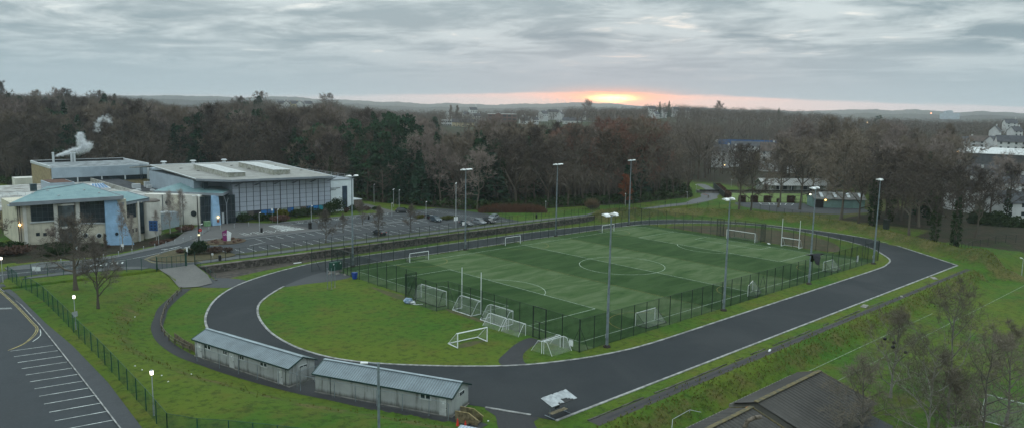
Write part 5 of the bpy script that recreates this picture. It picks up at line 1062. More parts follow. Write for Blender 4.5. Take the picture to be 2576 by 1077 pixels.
k = MB(); k.wallpoly([(-15.8, 130.0, -1), (-10.5, 130.8, -1), (-10.5, 130.8, 5.0), (-15.8, 130.0, 5.2)], (0, 1), 4); lp(k, 'low_wing', mClad); k = MB(); k.wallpoly([(-15.9, 129.7, 5.3), (-13.2, 130.0, 5.5), (-13.2, 130.0, 5.1), (-15.9, 129.7, 4.9)], (0, 1), 1.2); lp(k, 'low_canopy', mTrimL)
# glazed entrance
k = MB(); k.b2((-6.0, 127.8, 1.2), (3.2, 128.2, 8.9)); ent = lp(k, 'entrance_glazing', mGlass, label='dark glazed entrance screen')
k = MB()
for x_ in np.linspace(-5.9, 3.1, 10): k.b2((x_ - .05, 127.7, 1.3), (x_ + .05, 127.79, 8.9))
for z_ in (2.9, 4.6, 6.4): k.b2((-6, 127.72, z_ - .05), (3.2, 127.79, z_ + .05))
lp(k, 'frame', mMull, ent); k = MB(); k.b2((-.6, 127.6, 1.45), (.0, 127.69, 4.4)); lp(k, 'door_leaf', mTrimL, ent)
k = MB(); k.add([(-3.7, 126.2, 1.2), (-1.4, 126.2, 1.2), (-1.4, 127.6, 1.2), (-3.7, 127.6, 1.2), (-3.3, 126.4, 9.1), (-1.75, 126.4, 9.1), (-1.75, 127.6, 9.1), (-3.3, 127.6, 9.1)], [(3, 2, 1, 0), (4, 5, 6, 7), (0, 1, 5, 4), (1, 2, 6, 5), (2, 3, 7, 6), (3, 0, 4, 7)]); lp(k, 'entrance_pillar', mBlueW, label='pale blue tapering pillar at the entrance')
k = MB(); k.ball((-2.2, 126.05, 3.5), .22, 10, 6); lp(k, 'wall_lamp', mLampOr); k = MB(); k.b2((-2.5, 126.1, 2.2), (-1.9, 126.19, 2.9)); lp(k, 'poster', M('poster_brown', (0.25, 0.1, 0.06), .6, .3, 3, space='obj'))
k = MB(); k.tube((.5, 127.0, 1.3), (.5, 127.0, 6.9), .16, .13, 8); k.tube((.5, 127.0, 6.6), (-.4, 126.2, 8.9), .09, .09, 6); k.tube((.5, 127.0, 6.6), (2.2, 128.6, 9.4), .09, .09, 6); lp(k, 'canopy_post', mFascia)
RC = [(-1.2, 125.0, 9.7), (5.0, 131.5, 10.3), (5.0, 140, 11.2), (-3.0, 144, 11.0), (-13.2, 141.5, 9.75)]
k = MB(); k.slab([(-13.2, 141.5, 9.75), (-1.2, 125.0, 9.75), (4.9, 133.0, 10.0), (2.0, 143, 11.2), (-4, 146, 11.2)], .3); rc = lp(k, 'roof', mZincRoof, label='blue green entrance canopy roof')
k = MB(); k.wallpoly([(-13.3, 141.3, 9.8), (-1.2, 124.9, 9.8), (-1.2, 124.9, 9.1), (-13.3, 141.3, 9.1)], (.08, .06), 1); k.wallpoly([(-1.2, 124.9, 9.8), (5.0, 133.0, 10.05), (5.0, 133.0, 9.35), (-1.2, 124.9, 9.1)], (-.08, .06), 1); lp(k, 'fascia', mFascia, rc)
k = MB(); k.box((-2.2, 134.2, 11.1), (1.1, 1.1, 1.8)); lp(k, 'roof_vent', MC['vent_slate'])
# main hall
k = MB(); k.b2((3.0, 130.05, 1.2), (33.0, 172, 11.9)); k.b2((-4.6, 136, 1.2), (3.0, 172, 12.6)); lp(k, 'hall_wall', mClad)
gp = MB(); gp.b2((3.2, 129.6, 4.0), (32.8, 130.0, 11.75)); gz = lp(gp, 'glazing', mPanel, label='tall grey glazed screen in a grid of panels')
gp = MB(); gp.b2((3.2, 129.62, 1.3), (32.8, 130.0, 3.99)); gz2 = lp(gp, 'lower_glazing', mGlass)
k = MB()
xs_ = np.linspace(3.2, 32.8, 16)
for i, x_ in enumerate(xs_):
    r_ = .085 if i % 3 == 1 else .028; k.b2((x_ - r_, 129.45, 1.3), (x_ + r_, 129.59, 11.8))
for z_ in np.arange(4.0, 11.9, 1.28): k.b2((3.2, 129.5, z_ - .028), (32.8, 129.59, z_ + .028))
lp(k, 'frame', mMull, gz)
# printed picture panels along the foot of the glass
cols = [(.30, .36, .36), (.42, .46, .42), (.10, .09, .09), (.015, .02, .03), (.01, .18, .50), (.01, .22, .55), (.02, .03, .04), (.28, .36, .36), (.01, .15, .42), (.28, .32, .30), (.20, .15, .13), (.01, .20, .55), (.01, .22, .60), (.02, .35, .45), (.01, .10, .25)]
for i in range(15):
    x0, x1 = xs_[i] + .08, xs_[i + 1] - .08; k = MB(); c_ = cols[i]; k.b2((x0, 129.52, 2.55), (x1, 129.60, 3.93)); lp(k, 'picture_panel', M('print_%d' % i, c_, .5, .5, .9, col2=(c_[0] * .3 + .06, c_[1] * .4 + .04, c_[2] * .4 + .03), space='obj'))
text_obj('Omagh\nLeisure', .62, M('print_green', (0.01, 0.12, 0.08), .6, .1, 1, space='obj'), LC, (5.25 - 0, 129.48 - 131, 3.25 - CZ), (math.pi / 2, 0, 0), .01)
for x_, z_ in ((6.2, 4.6), (14.0, 5.6), (29.2, 4.6)): pass
HR = [(1.7, 125.9, 13.05), (31.6, 125.9, 12.65), (33.2, 172, 14.05), (-5.0, 169.5, 14.35), (-5.4, 131.8, 13.25)]
k = MB(); k.slab([HR[0], HR[1], HR[2], HR[3], HR[4]], .3); hr = lp(k, 'roof', mHallRoof, label='broad pale metal roof of the main hall')
k = MB(); k.slab([(-5.0, 169.6, 14.35), (33.2, 172.1, 14.1), (31, 190, 12.2), (-5, 190, 12.4)], .3); lp(k, 'rear_roof_slope', mHallRoof, hr)
k = MB(); k.tube((-4.9, 169.6, 14.42), (33.2, 172.1, 14.15), .16, .16, 5); k.tube((33.25, 172, 14.1), (31.7, 125.9, 12.7), .12, .12, 5); k.tube((-5.05, 169.5, 14.4), (-5.45, 131.8, 13.3), .14, .14, 5); lp(k, 'ridge_flashing', mTrimL, hr)
k = MB()
for a, b in ((HR[4], HR[0]), (HR[0], HR[1])): k.wallpoly([(a[0], a[1] - .08, a[2] + .08), (b[0], b[1] - .08, b[2] + .08), (b[0], b[1] - .08, b[2] - .50), (a[0], a[1] - .08, a[2] - .50)], (0, 1), .15)
lp(k, 'fascia', mFascia, hr)
k = MB(); k.slab([(1.7, 126.1, 12.45), (31.5, 126.1, 12.1), (33, 130, 12.0), (3, 130, 12.3), (-4.6, 136, 12.6), (-5.3, 131.9, 12.7)], .1); lp(k, 'soffit', M('soffit_dark', (0.07, 0.085, 0.095), .7, .1, 1, space='obj'), hr)
for i in range(6):
    x_ = 4.0 + i * 5.6
    for dx in (-.25, .25): k = MB(); k.tube((x_ + dx, 129.5, 10.9), (x_ + dx + 1.0, 126.6, 12.3), .10, .10, 5); lp(k, 'roof_strut', mFascia)
for (a0, a1, b0, b1) in ((17.2, 23.4, 134, 158), (3.2, 9.2, 132.5, 157)):
    k = MB(); zb = lambda y: 13.0 + (y - 126) * .0285; nn = 1
    vs = [(a0, b0, zb(b0) - .3), (a1, b0 + 2, zb(b0) - .2), (a1, b1, zb(b1) - .2), (a0, b1, zb(b1) - .2), (a0, b0, zb(b0) + 1.35), (a1, b0 + 2, zb(b0) + 1.0), (a1, b1, zb(b1) + 1.0), (a0, b1, zb(b1) + 1.35)]
    k.add(vs, [(3, 2, 1, 0), (4, 5, 6, 7), (0, 1, 5, 4), (1, 2, 6, 5), (2, 3, 7, 6), (3, 0, 4, 7)]); sk_ = lp(k, 'skylight', M('skylight_side', (0.40, 0.40, 0.36), .7, .3, 1.2, col2=(0.25, 0.25, 0.20), space='obj'), hr)
    k = MB(); n_ = 22
    for j in range(n_):
        y0 = b0 - .3 + (b1 - b0 + .3) * j / n_; y1 = y0 + (b1 - b0) / n_ * .72; z0, z1 = zb(y0) + 1.42, zb(y1) + 1.42; sh0 = 2 * (1 - j / n_); sh1 = 2 * (1 - (j + 1) / n_)
        k.slab([(a0 - .2, y0, z0), (a1 + .2, y0 + sh0, z0 - .35), (a1 + .2, y1 + sh1, z1 - .35), (a0 - .2, y1, z1)], .1)
    k.build('louvre', M('louvre_grey', (0.55, 0.56, 0.55), .6, .1, 1, space='obj'), sk_, world=True)
k = MB()
for x_, y_ in ((2, 150), (6, 156), (0, 158), (18, 132), (29, 140), (28, 155), (16, 160), (5, 135), (27, 165), (17, 150)): z_ = 13.0 + (y_ - 126) * .0285; k.box((x_, y_, z_ + .12), (.6, .3, .2), .5); k.box((x_ - .3, y_, z_ + .1), (.15, .6, .14), .3)
lp(k, 'roof_anchor', M('anchor_grey', (0.18, 0.18, 0.17), .7, .1, 1, space='obj'), hr)
for x_ in (1, 10, 20): k = MB(); k.tube((x_, 176, 13.6), (x_, 176, 14.7), .5, .5, 10); k.tube((x_, 176, 14.7), (x_, 176, 15.0), 1.0, .7, 12); lp(k, 'roof_cowl', mTrimL)
# white block with lettering
k = MB(); k.b2((33.0, 131.2, .8), (41.6, 162, 10.85)); wb = lp(k, 'white_block', mWhiteW, label='plain white end block with grey lettering')
k = MB(); k.b2((37.7, 131.12, 2.2), (39.4, 131.19, 8.9)); lp(k, 'dark_strip_window', M('slate_blue', (0.035, 0.055, 0.085), .4, .1, 1, space='obj'), wb)
k = MB(); k.b2((32.8, 131.0, 10.86), (41.8, 162.2, 11.05)); lp(k, 'parapet_cap', mFascia, wb)
text_obj('OMAGH LEISURE\nCOMPLEX', .50, M('letter_grey', (0.13, 0.15, 0.16), .5, .05, 1, space='obj'), LC, (33.25, 131.1 - 131, 8.3 - CZ), (math.pi / 2, 0, 0), .03)
k = MB()
for y_ in np.arange(132, 161, 4): k.tube((41.4, y_, 11), (41.4, y_, 12.0), .04, .04, 5); k.tube((33.4, y_, 11), (33.4, y_, 12.0), .04, .04, 5)
for z_ in (11.5, 12.0): k.tube((41.4, 132, z_), (41.4, 161, z_), .03, .03, 4); k.tube((33.4, 132, z_), (33.4, 161, z_), .03, .03, 4)
lp(k, 'roof_railing', mTrimL, wb)
k = MB(); k.b2((41.6, 131.9, .8), (45.0, 138, 4.3)); ob = lp(k, 'side_store', M('brown_brick', (0.13, 0.105, 0.09), .9, .2, 2, space='obj')); k = MB(); k.b2((41.62, 131.8, 4.3), (45.1, 138.1, 4.45)); lp(k, 'store_roof', mTrimL, ob)
# flat roofed middle range
k = MB(); k.b2((-46, 146, .5), (-4.7, 204, 6.8)); lp(k, 'middle_range', mBrickY)
k = MB(); k.prism([(-47.5, 143), (-4.8, 142), (-4.7, 203.8), (-46.5, 203.8)], 6.81, 7.15); fl = lp(k, 'flat_roof', mRoofFlat)
k = MB(); k.b2((-22, 141.5, .5), (-13.5, 150, 8.2)); lp(k, 'link_block', mCreamW); k = MB(); k.b2((-24, 140.5, 8.21), (-13.0, 158, 8.6)); lp(k, 'link_roof', mRoofFlat); k = MB(); k.b2((-19.5, 141.4, 6.2), (-15.2, 141.49, 8.0)); lp(k, 'window', mGlass)
k = MB(); k.b2((-13, 160, 7.16), (-4.8, 203, 7.6)); lp(k, 'dark_roof', mRoofDark)
k = MB(); k.b2((-13.4, 150, 7.16), (-13.0, 203, 8.3)); k.b2((-13, 149.9, 7.16), (-4.8, 150.3, 8.6)); lp(k, 'parapet', M('parapet_pale', (0.36, 0.36, 0.33), .8, .3, 1, col2=(.2, .19, .16), space='obj'))
k = MB(); k.prism([(-20.8, 174), (-14.9, 174), (-14.9, 181), (-20.8, 181)], 7.15, 7.7); k.add([(-20.8, 174, 7.7), (-14.9, 174, 7.7), (-14.9, 181, 7.7), (-20.8, 181, 7.7), (-19.3, 177.5, 9.0), (-16.4, 177.5, 9.0)], [(0, 1, 5, 4), (2, 3, 4, 5), (1, 2, 5), (3, 0, 4)]); atr = lp(k, 'roof_lantern', mTrimL)
k = MB()
for i in range(5): x0 = -20.0 + i * .95; x1 = x0 + .75; k.quad((x0, 173.9 + .25, 7.85), (x1, 174.15, 7.85), (-19.2 + i * .62 + .5, 177.2, 8.93), (-19.2 + i * .62, 177.2, 8.93))
lp(k, 'pane', M('blue_pane', (0.06, 0.16, 0.30), .2, .1, 1, space='obj'), atr)
k = MB(); k.b2((-30, 178, 7.1), (-23.5, 189, 9.6)); rb = lp(k, 'plant_box', mClad); k = MB(); k.b2((-29.6, 178.4, 9.61), (-23.9, 188.6, 9.7)); lp(k, 'plant_box_top', M('rust_top', (0.10, 0.05, 0.035), .9, .3, 1, space='obj'), rb)
k = MB()
for (x_, y_, w_, h__) in ((-10, 170, 2.2, 1.3), (-8.5, 175, 1, .8), (-6.5, 168, 1.2, .9), (-11, 163, 1.2, .5), (-8, 160, 1.0, .5), (-6, 172, 3, 1.6)): k.b2((x_, y_, 7.61), (x_ + w_, y_ + 1.2, 7.6 + h__))
lp(k, 'roof_plant', mTrimL)
k = MB()
for x_ in np.linspace(-46, -37, 6): k.tube((x_, 160, 7.1), (x_, 160, 8.3), .05, .05, 5); k.tube((x_, 172, 7.1), (x_, 172, 8.3), .05, .05, 5)
for z_ in (7.8, 8.3):
    for y_ in (160, 172): k.tube((-46, y_, z_), (-37, y_, z_), .05, .05, 5)
lp(k, 'roof_railing', mTrimL)
# tall rear block with boiler flues
k = MB(); k.b2((-24.5, 203.4, .5), (4.8, 231, 11.8)); lp(k, 'rear_block_wall', mBrickY, label='buff brick walls of the rear block')
k = MB(); k.b2((-24.2, 202.9, 8.7), (4.6, 203.35, 12.0)); lp(k, 'cladding', mClad); k = MB(); k.b2((-24.2, 203.05, 7.2), (4.6, 203.36, 8.65)); bw = lp(k, 'ribbon_window', mGlass)
k = MB()
for x_ in np.linspace(-24, 4.4, 5): k.b2((x_ - .3, 202.95, 7.2), (x_ + .1, 203.04, 8.7))
k.b2((4.2, 202.7, 7), (4.9, 203.5, 12.1)); lp(k, 'window_post', mTrimL)
k = MB(); k.b2((-24.3, 203.6, 11.81), (4.6, 230.8, 11.9)); lp(k, 'roof_deck', M('rear_deck', (0.20, 0.22, 0.23), .8, .3, .4, space='obj'))
k = MB(); k.b2((-24.7, 230.6, 11.8), (5.0, 231.2, 12.7)); k.b2((-24.7, 203, 11.8), (-24.2, 230.6, 12.6)); k.b2((4.6, 203.4, 11.9), (5.1, 230.6, 12.5)); lp(k, 'parapet', mTrimL); k = MB(); k.b2((-24.1, 230.3, 11.9), (4.5, 230.58, 12.6)); lp(k, 'parapet_inner', mBlack)
k = MB(); k.b2((5.2, 200, 7), (9, 205, 10.8)); lp(k, 'plant_room', mClad); k = MB(); k.b2((5.2, 199.95, 7.2), (9.05, 199.99, 9.2)); lp(k, 'louvre_panel', mMull)
for x_, h__ in ((-18.2, 15.2), (-12.6, 14.8), (-11.7, 14.9)): k = MB(); k.tube((x_, 229, 11.8), (x_, 229, h__), .38, .38, 10); k.tube((x_, 229, h__), (x_, 229, h__ + .2), .48, .42, 10); lp(k, 'flue', mTrimL)
k = MB()
for z_ in np.arange(7, 12, .5): k.b2((2.0, 202.7, z_), (2.6, 202.8, z_ + .06))
k.b2((1.95, 202.65, 7), (2.03, 202.8, 12.3)); k.b2((2.57, 202.65, 7), (2.65, 202.8, 12.3)); lp(k, 'ladder', mMull)
k = MB(); k.b2((-28, 240, 0), (-22, 246, 6)); lp(k, 'small_store', mCreamW)

# steam from the flue
def steam(name, label, pts, rad, dens, seed):
    r2 = np.random.default_rng(seed); VV, QQ = [], []
    for i in range(len(pts) - 1):
        p, q = np.array(pts[i]), np.array(pts[i + 1])
        for j in range(int(dens * (.5 + rad[i] ** 1.6) * (1 + np.linalg.norm(q - p)))):
            c = p + (q - p) * r2.random() + r2.normal(size=3) * rad[i] * .5 * np.array([1, 1, .9]); a_ = r2.normal(size=3); a_ /= np.linalg.norm(a_); b_ = np.cross(a_, r2.normal(size=3)); b_ /= np.linalg.norm(b_); sz_ = .15 + rad[i] * r2.uniform(.12, .36)
            k_ = len(VV); n_ = 7; VV.extend([c + (a_ * math.cos(6.283 * t_ / n_) + b_ * math.sin(6.283 * t_ / n_)) * sz_ for t_ in range(n_)]); QQ.append(tuple(range(k_, k_ + n_)))
    m, n, o = newmat(name + '_vapour'); b = NB(n); d = b.node('ShaderNodeBsdfDiffuse'); d.inputs[0].default_value = (.93, .95, .97, 1); tl = b.node('ShaderNodeBsdfTranslucent'); tl.inputs[0].default_value = (.93, .95, .97, 1); mx = b.node('ShaderNodeMixShader'); mx.inputs[0].default_value = .5; b.l(d.outputs[0], mx.inputs[1]); b.l(tl.outputs[0], mx.inputs[2]); t = b.node('ShaderNodeBsdfTransparent'); x = b.node('ShaderNodeMixShader'); x.inputs[0].default_value = .10
    b.l(t.outputs[0], x.inputs[1]); b.l(mx.outputs[0], x.inputs[2]); b.l(x.outputs[0], o.inputs[0]); me = bpy.data.meshes.new(name); me.from_pydata([tuple(v) for v in VV], [], QQ); me.materials.append(m); ob_ = bpy.data.objects.new(name, me); C.objects.link(ob_); tag(ob_, label, 'steam'); return ob_
def P3(px, py, D): x, y = at(px, D); return (x, y, 33.25 + (horizon(px) - py) / FPX * D * cosf(px))
Dp = math.hypot(-18.2 - CAM[0], 229 - CAM[1])
steam('steam_plume', 'white steam plume drifting from the rear block flue', [P3(a, b, Dp + i) for i, (a, b) in enumerate([(131, 392), (140, 389), (150, 387), (160, 385), (169, 381), (178, 380), (188, 379), (197, 376), (206, 372), (204, 365), (199, 358), (196, 350), (194, 342), (199, 336), (214, 376), (220, 368), (222, 360)])], [.45, .6, .75, .85, 1.0, 1.15, 1.25, 1.4, 1.5, 1.4, 1.2, 1.0, 1.0, .9, .9, .9, .8], 60, 5)
steam('steam_wisp', 'faint broken wisp of steam above the plume', [P3(a, b, Dp + 12) for a, b in [(240, 330), (243, 318), (240, 311), (248, 303), (256, 298), (265, 296), (272, 300), (274, 309)]], [1.1, 1.0, 1.1, 1.2, 1.1, 1.2, 1.1, 1.0], 12, 9)

# ------------------------------------------------------------------ trees
def barkmat(name, c1, c2, var=.4):
    m, n, o = newmat(name); b = NB(n); d = b.node('ShaderNodeBsdfDiffuse'); inf = b.node('ShaderNodeObjectInfo'); v = b.node('ShaderNodeNewGeometry').outputs['Position']
    f = b.math('ADD', b.math('MULTIPLY', inf.outputs['Random'], .7), b.math('MULTIPLY', b.noise(v, .12, 2), .5)); b.l(b.mix(b.rng(f, .25, .85), c1, c2), d.inputs[0]); b.l(d.outputs[0], o.inputs[0]); return m
mTrunk = barkmat('trunk_bark', (0.070, 0.060, 0.047), (0.125, 0.108, 0.085)); mTwig = barkmat('bare_twigs', (0.098, 0.078, 0.060), (0.190, 0.155, 0.120)); mTwigD = barkmat('dark_twigs', (0.060, 0.049, 0.043), (0.115, 0.094, 0.078))
mTwigR = barkmat('flare_red_twigs', (0.15, 0.080, 0.060), (0.19, 0.105, 0.080)); mBirch = barkmat('birch_bark', (0.26, 0.25, 0.23), (0.38, 0.37, 0.34)); mTwigB = barkmat('birch_twigs', (0.17, 0.135, 0.12), (0.24, 0.195, 0.17)); mTwigN = barkmat('near_twigs', (0.09, 0.078, 0.068), (0.135, 0.115, 0.10))  # the russet twig colour carries the reddish flare round the low sun
mLeaf = barkmat('conifer_needles', (0.014, 0.038, 0.022), (0.028, 0.062, 0.032)); mIvy = barkmat('ivy_leaves', (0.018, 0.036, 0.015), (0.036, 0.058, 0.022)); mLeafRed = barkmat('russet_leaves', (0.16, 0.05, 0.03), (0.20, 0.07, 0.035)); mHedge = barkmat('beech_hedge', (0.055, 0.032, 0.024), (0.085, 0.048, 0.034)); mBush = barkmat('evergreen_shrub', (0.014, 0.030, 0.012), (0.03, 0.050, 0.018)); mBushY = barkmat('yellow_green_shrub', (0.06, 0.07, 0.015), (0.10, 0.10, 0.02)); mBushR = barkmat('red_brown_shrub', (0.07, 0.045, 0.035), (0.11, 0.065, 0.05))
def ortho(d, r2):
    a = r2.normal(size=3); a -= d * (a @ d); return a / (np.linalg.norm(a) + 1e-9)
class TV:
    def __init__(s): s.V = []; s.Q = []; s.n = 0
    def tube(s, P, R, n):
        base = s.n
        for i, (p, r) in enumerate(zip(P, R)):
            d = P[min(i + 1, len(P) - 1)] - P[max(i - 1, 0)]; d = d / (np.linalg.norm(d) + 1e-9); u = np.cross(d, [0.31, 0.22, 0.93]); u /= np.linalg.norm(u) + 1e-9; w = np.cross(d, u)
            for j in range(n): a = 2 * math.pi * j / n; s.V.append(p + u * r * math.cos(a) + w * r * math.sin(a))
        for i in range(len(P) - 1):
            for j in range(n): k = (j + 1) % n; s.Q.append((base + i * n + j, base + i * n + k, base + (i + 1) * n + k, base + (i + 1) * n + j))
        s.n = len(s.V)
    def sliver(s, p, q, w, r2):
        d = q - p; u = ortho(d / (np.linalg.norm(d) + 1e-9), r2) * w / 2; m = (p + q) / 2 + ortho(d / (np.linalg.norm(d) + 1e-9), r2) * np.linalg.norm(d) * .07
        b = s.n; s.V += [p - u, p + u, m + u * .8, m - u * .8, q]; s.Q += [(b, b + 1, b + 2, b + 3), (b + 3, b + 2, b + 4, b + 4)]; s.n += 5
    def leaf(s, p, sz, r2, flat=0.0):
        a = r2.normal(size=3); a /= np.linalg.norm(a); b_ = np.cross(a, r2.normal(size=3)); b_ /= np.linalg.norm(b_) + 1e-9; a[2] *= (1 - flat)
        b = s.n; s.V += [p - a * sz, p - b_ * sz * .6, p + a * sz, p + b_ * sz * .6]; s.Q += [(b, b + 1, b + 2, b + 3)]; s.n += 4
    def build(s, name, mat, parent=None):
        Q = [q for q in s.Q]; quads = [q for q in Q if q[2] != q[3]]; tris = [q[:3] for q in Q if q[2] == q[3]]
        me = bpy.data.meshes.new(name); V = np.array(s.V, np.float32); nq, ntr = len(quads), len(tris)
        me.vertices.add(len(V)); me.vertices.foreach_set('co', V.ravel()); L = np.array([i for q in quads for i in q] + [i for t in tris for i in t], np.int32)
        me.loops.add(len(L)); me.loops.foreach_set('vertex_index', L); me.polygons.add(nq + ntr)
        me.polygons.foreach_set('loop_start', np.concatenate([np.arange(nq) * 4, nq * 4 + np.arange(ntr) * 3]).astype(np.int32)); me.update(calc_edges=True); me.validate()
        o = bpy.data.objects.new(name, me); C.objects.link(o); me.materials.append(mat)
        if parent is not None: o.parent = parent
        return o
def bare(seed, Ht=18., spread=.55, fork=.3, n1=11, n2=6, n3=6, tw=7, tww=.05, twl=1.25, up=.35, r0=.30, droop=0.0, straight=.06):
    r2 = np.random.default_rng(seed); T, K = TV(), TV(); nP = 7
    P = [np.zeros(3)]; 
    for i in range(1, nP): P.append(P[-1] + np.array([r2.normal() * straight, r2.normal() * straight, 1.0]) * Ht * .86 / (nP - 1) * np.array([Ht * .045, Ht * .045, 1]) / np.array([1, 1, 1]))
    R = [r0 * (1 - .86 * (i / (nP - 1)) ** .8) for i in range(nP)]; R[0] *= 1.35; T.tube(P, R, 7)
    def pos(P, t): f = t * (len(P) - 1); i = min(int(f), len(P) - 2); return P[i] * (1 - (f - i)) + P[i + 1] * (f - i)
    for a in range(n1):
        t = fork + (1 - fork) * (a + r2.random() * .8) / n1; b0 = pos(P, min(t, .99)); az = a * 2.4 + r2.normal() * .4; h = (t - fork) / (1 - fork)
        el = up + h * .75 + r2.normal() * .1; d = np.array([math.cos(az) * math.cos(el), math.sin(az) * math.cos(el), math.sin(el)]); Ln = Ht * spread * (.62 + .4 * math.sin(math.pi * min(1, h * .9 + .15))) * (1 - .45 * h) * r2.uniform(.8, 1.15)
        B = [b0]; 
        for i in range(4): d = d + r2.normal(size=3) * .16 + np.array([0, 0, .10 - droop]); d /= np.linalg.norm(d); B.append(B[-1] + d * Ln / 4)
        rr = R[0] * .42 * (1 - .55 * h); T.tube(B, [rr, rr * .75, rr * .52, rr * .34, rr * .16], 5)
        for c in range(n2):
            t2 = .22 + .78 * (c + r2.random()) / n2; p0 = pos(B, min(t2, .99)); dd = d * .6 + ortho(d, r2) * .9 + np.array([0, 0, .25 - droop]); dd /= np.linalg.norm(dd); L2 = Ln * .42 * (1.15 - .5 * t2) * r2.uniform(.7, 1.2)
            Cc = [p0]; 
            for i in range(3): dd = dd + r2.normal(size=3) * .2 + np.array([0, 0, .06 - droop]); dd /= np.linalg.norm(dd); Cc.append(Cc[-1] + dd * L2 / 3)
            T.tube(Cc, [rr * .36, rr * .24, rr * .15, rr * .07], 3)
            for e in range(n3):
                p1 = pos(Cc, r2.uniform(.15, 1)); d3 = dd * .5 + ortho(dd, r2) * .9 + np.array([0, 0, .15 - droop * 1.5]); d3 /= np.linalg.norm(d3); q1 = p1 + d3 * L2 * .5 * r2.uniform(.6, 1.2); K.sliver(p1, q1, tww * 1.8, r2)
                for g in range(tw):
                    s0 = p1 + (q1 - p1) * r2.uniform(.15, 1); d4 = d3 * .7 + r2.normal(size=3) * .55 + np.array([0, 0, .15 - droop * 2]); d4 /= np.linalg.norm(d4); K.sliver(s0, s0 + d4 * twl * r2.uniform(.5, 1.15), tww, r2)
    return T, K
def spruce(seed, Ht=19., rad=4.0, n=900, leaf=.75):
    r2 = np.random.default_rng(seed); T, K = TV(), TV(); T.tube([np.zeros(3), np.array([0, 0, Ht * .5]), np.array([0, 0, Ht])], [.3, .2, .03], 6); nb = 95
    for i in range(nb):
        t = (i + r2.random()) / nb; z = Ht * (.06 + .92 * t); rr = rad * (1 - t) ** .75 * r2.uniform(.55, 1.15) + .15; az = i * 2.4 + r2.normal() * .3; d = np.array([math.cos(az), math.sin(az), 0])
        for j in range(10): f = (j + .5) / 10; p = np.array([0, 0, z]) + d * rr * f + np.array([0, 0, -rr * .28 * f]) + r2.normal(size=3) * .22; K.leaf(p, leaf * r2.uniform(.5, 1.1) * (1 - .4 * t), r2, .3)
    return T, K
def pine(seed, Ht=20.):
    r2 = np.random.default_rng(seed); T, K = TV(), TV(); P = [np.array([r2.normal() * .25 * i, r2.normal() * .25 * i, Ht * .9 * i / 4]) for i in range(5)]; T.tube(P, [.32, .28, .22, .16, .06], 6)
    for i in range(13):
        t = .38 + .62 * i / 12; az = i * 2.4; rr = (3.6 * math.sin(math.pi * min(1, (1.08 - t) * 1.25)) + .6) * r2.uniform(.6, 1.1); b = P[0] * 0 + np.array([P[-1][0] * t, P[-1][1] * t, Ht * .9 * t]); q = b + np.array([math.cos(az) * rr, math.sin(az) * rr, .8]); T.tube([b, q], [.1, .03], 4)
        for j in range(85): v = r2.normal(size=3); v /= np.linalg.norm(v); v *= r2.random() ** .33; K.leaf(q + v * np.array([1.9, 1.9, 1.05]), r2.uniform(.25, .6), r2)
    return T, K
def poplar(seed, Ht=17., w_=.11):
    return bare(seed, Ht, .24, .12, 20, 6, 5, 6, .05, 1.2, 1.05, .22)
def shrubmesh(seed, rx, ry, rz, n, leaf, mat, name='foliage', parent=None, stems=True, twig=False):
    r2 = np.random.default_rng(seed); K = TV(); lobes = [(r2.uniform(-.45, .45), r2.uniform(-.45, .45), r2.uniform(-.1, .35), r2.uniform(.5, .75)) for _ in range(7)]
    for i in range(n):
        l = lobes[i % 7]; v = r2.normal(size=3); v /= np.linalg.norm(v); v *= r2.random() ** .25 * l[3]; p = np.array([(l[0] + v[0]) * rx, (l[1] + v[1]) * ry, rz * (.45 + (l[2] + v[2]) * .6)]); p[2] = max(p[2], .05)
        if twig: K.sliver(p * np.array([.6, .6, .4]), p, leaf * .25, r2)
        else: K.leaf(p, leaf * r2.uniform(.5, 1.1), r2)
    return K.build(name, mat, parent)
def mktree(name, label, cat, gen, mt, mk, group=None, ivy=None, seed=0):
    T, K = gen; t = thing(name, label, cat, (0, 0, -500), 0, group); T.build('trunk', mt, t); K.build('crown', mk, t)
    if ivy:
        r2 = np.random.default_rng(seed + 5); I = TV(); hh = ivy
        for i in range(620):
            z = hh * r2.random() ** 1.1; a = r2.uniform(0, 6.28); rr = (.35 + .75 * math.sin(math.pi * min(.95, z / hh + .1)) * r2.uniform(.2, 1.3)); I.leaf(np.array([rr * math.cos(a), rr * math.sin(a), z]), r2.uniform(.2, .45), r2)
        I.build('ivy', mIvy, t)
    return t
WG = 'trees of the wood round the sports ground'
protos = {}
def P_(key, *a, **k): protos[key] = mktree(*a, **k); protos[key]['proto'] = 1
for i in range(5): P_('b%d' % i, 'bare_tree', '-', 'tree', bare(10 + i, 18, .50 + .05 * (i % 3), .25 + .05 * (i % 2), 12, 6, 5, 8, .075, 1.45, .35), mTrunk, (mTwig, mTwigD, mTwig, mTwigD, mTwigB)[i])
for i in range(2): P_('i%d' % i, 'ivy_clad_tree', '-', 'tree', bare(30 + i, 19, .5, .35, 11, 6, 5, 7, .07, 1.4), mTrunk, mTwigD, ivy=12, seed=i)
P_('p0', 'upright_tree', '-', 'tree', poplar(40), mBirch, mTwigB); P_('p1', 'upright_tree', '-', 'tree', poplar(41), mTrunk, mTwig)
P_('r0', 'bare_tree', '-', 'tree', bare(50, 18, .58, .25, 12, 6, 5, 8, .08, 1.45), mTrunk, mTwigR)
for i in range(2): P_('s%d' % i, 'spruce_tree', '-', 'tree', spruce(60 + i, 19, 3.6 + i * .8), mTrunk, mLeaf)
for i in range(2): P_('n%d' % i, 'pine_tree', '-', 'tree', pine(70 + i), mTrunk, mLeaf)
PH = dict(b=18, i=19, p=17, r=18, s=19, n=20)
def plant(key, x, y, h, label, group=WG, rot=None, z=None):
    return dup(protos[key], (x, y, (H(x, y) if z is None else z) - .15), random.uniform(0, 6.28) if rot is None else rot, label, h / PH[key[0]])
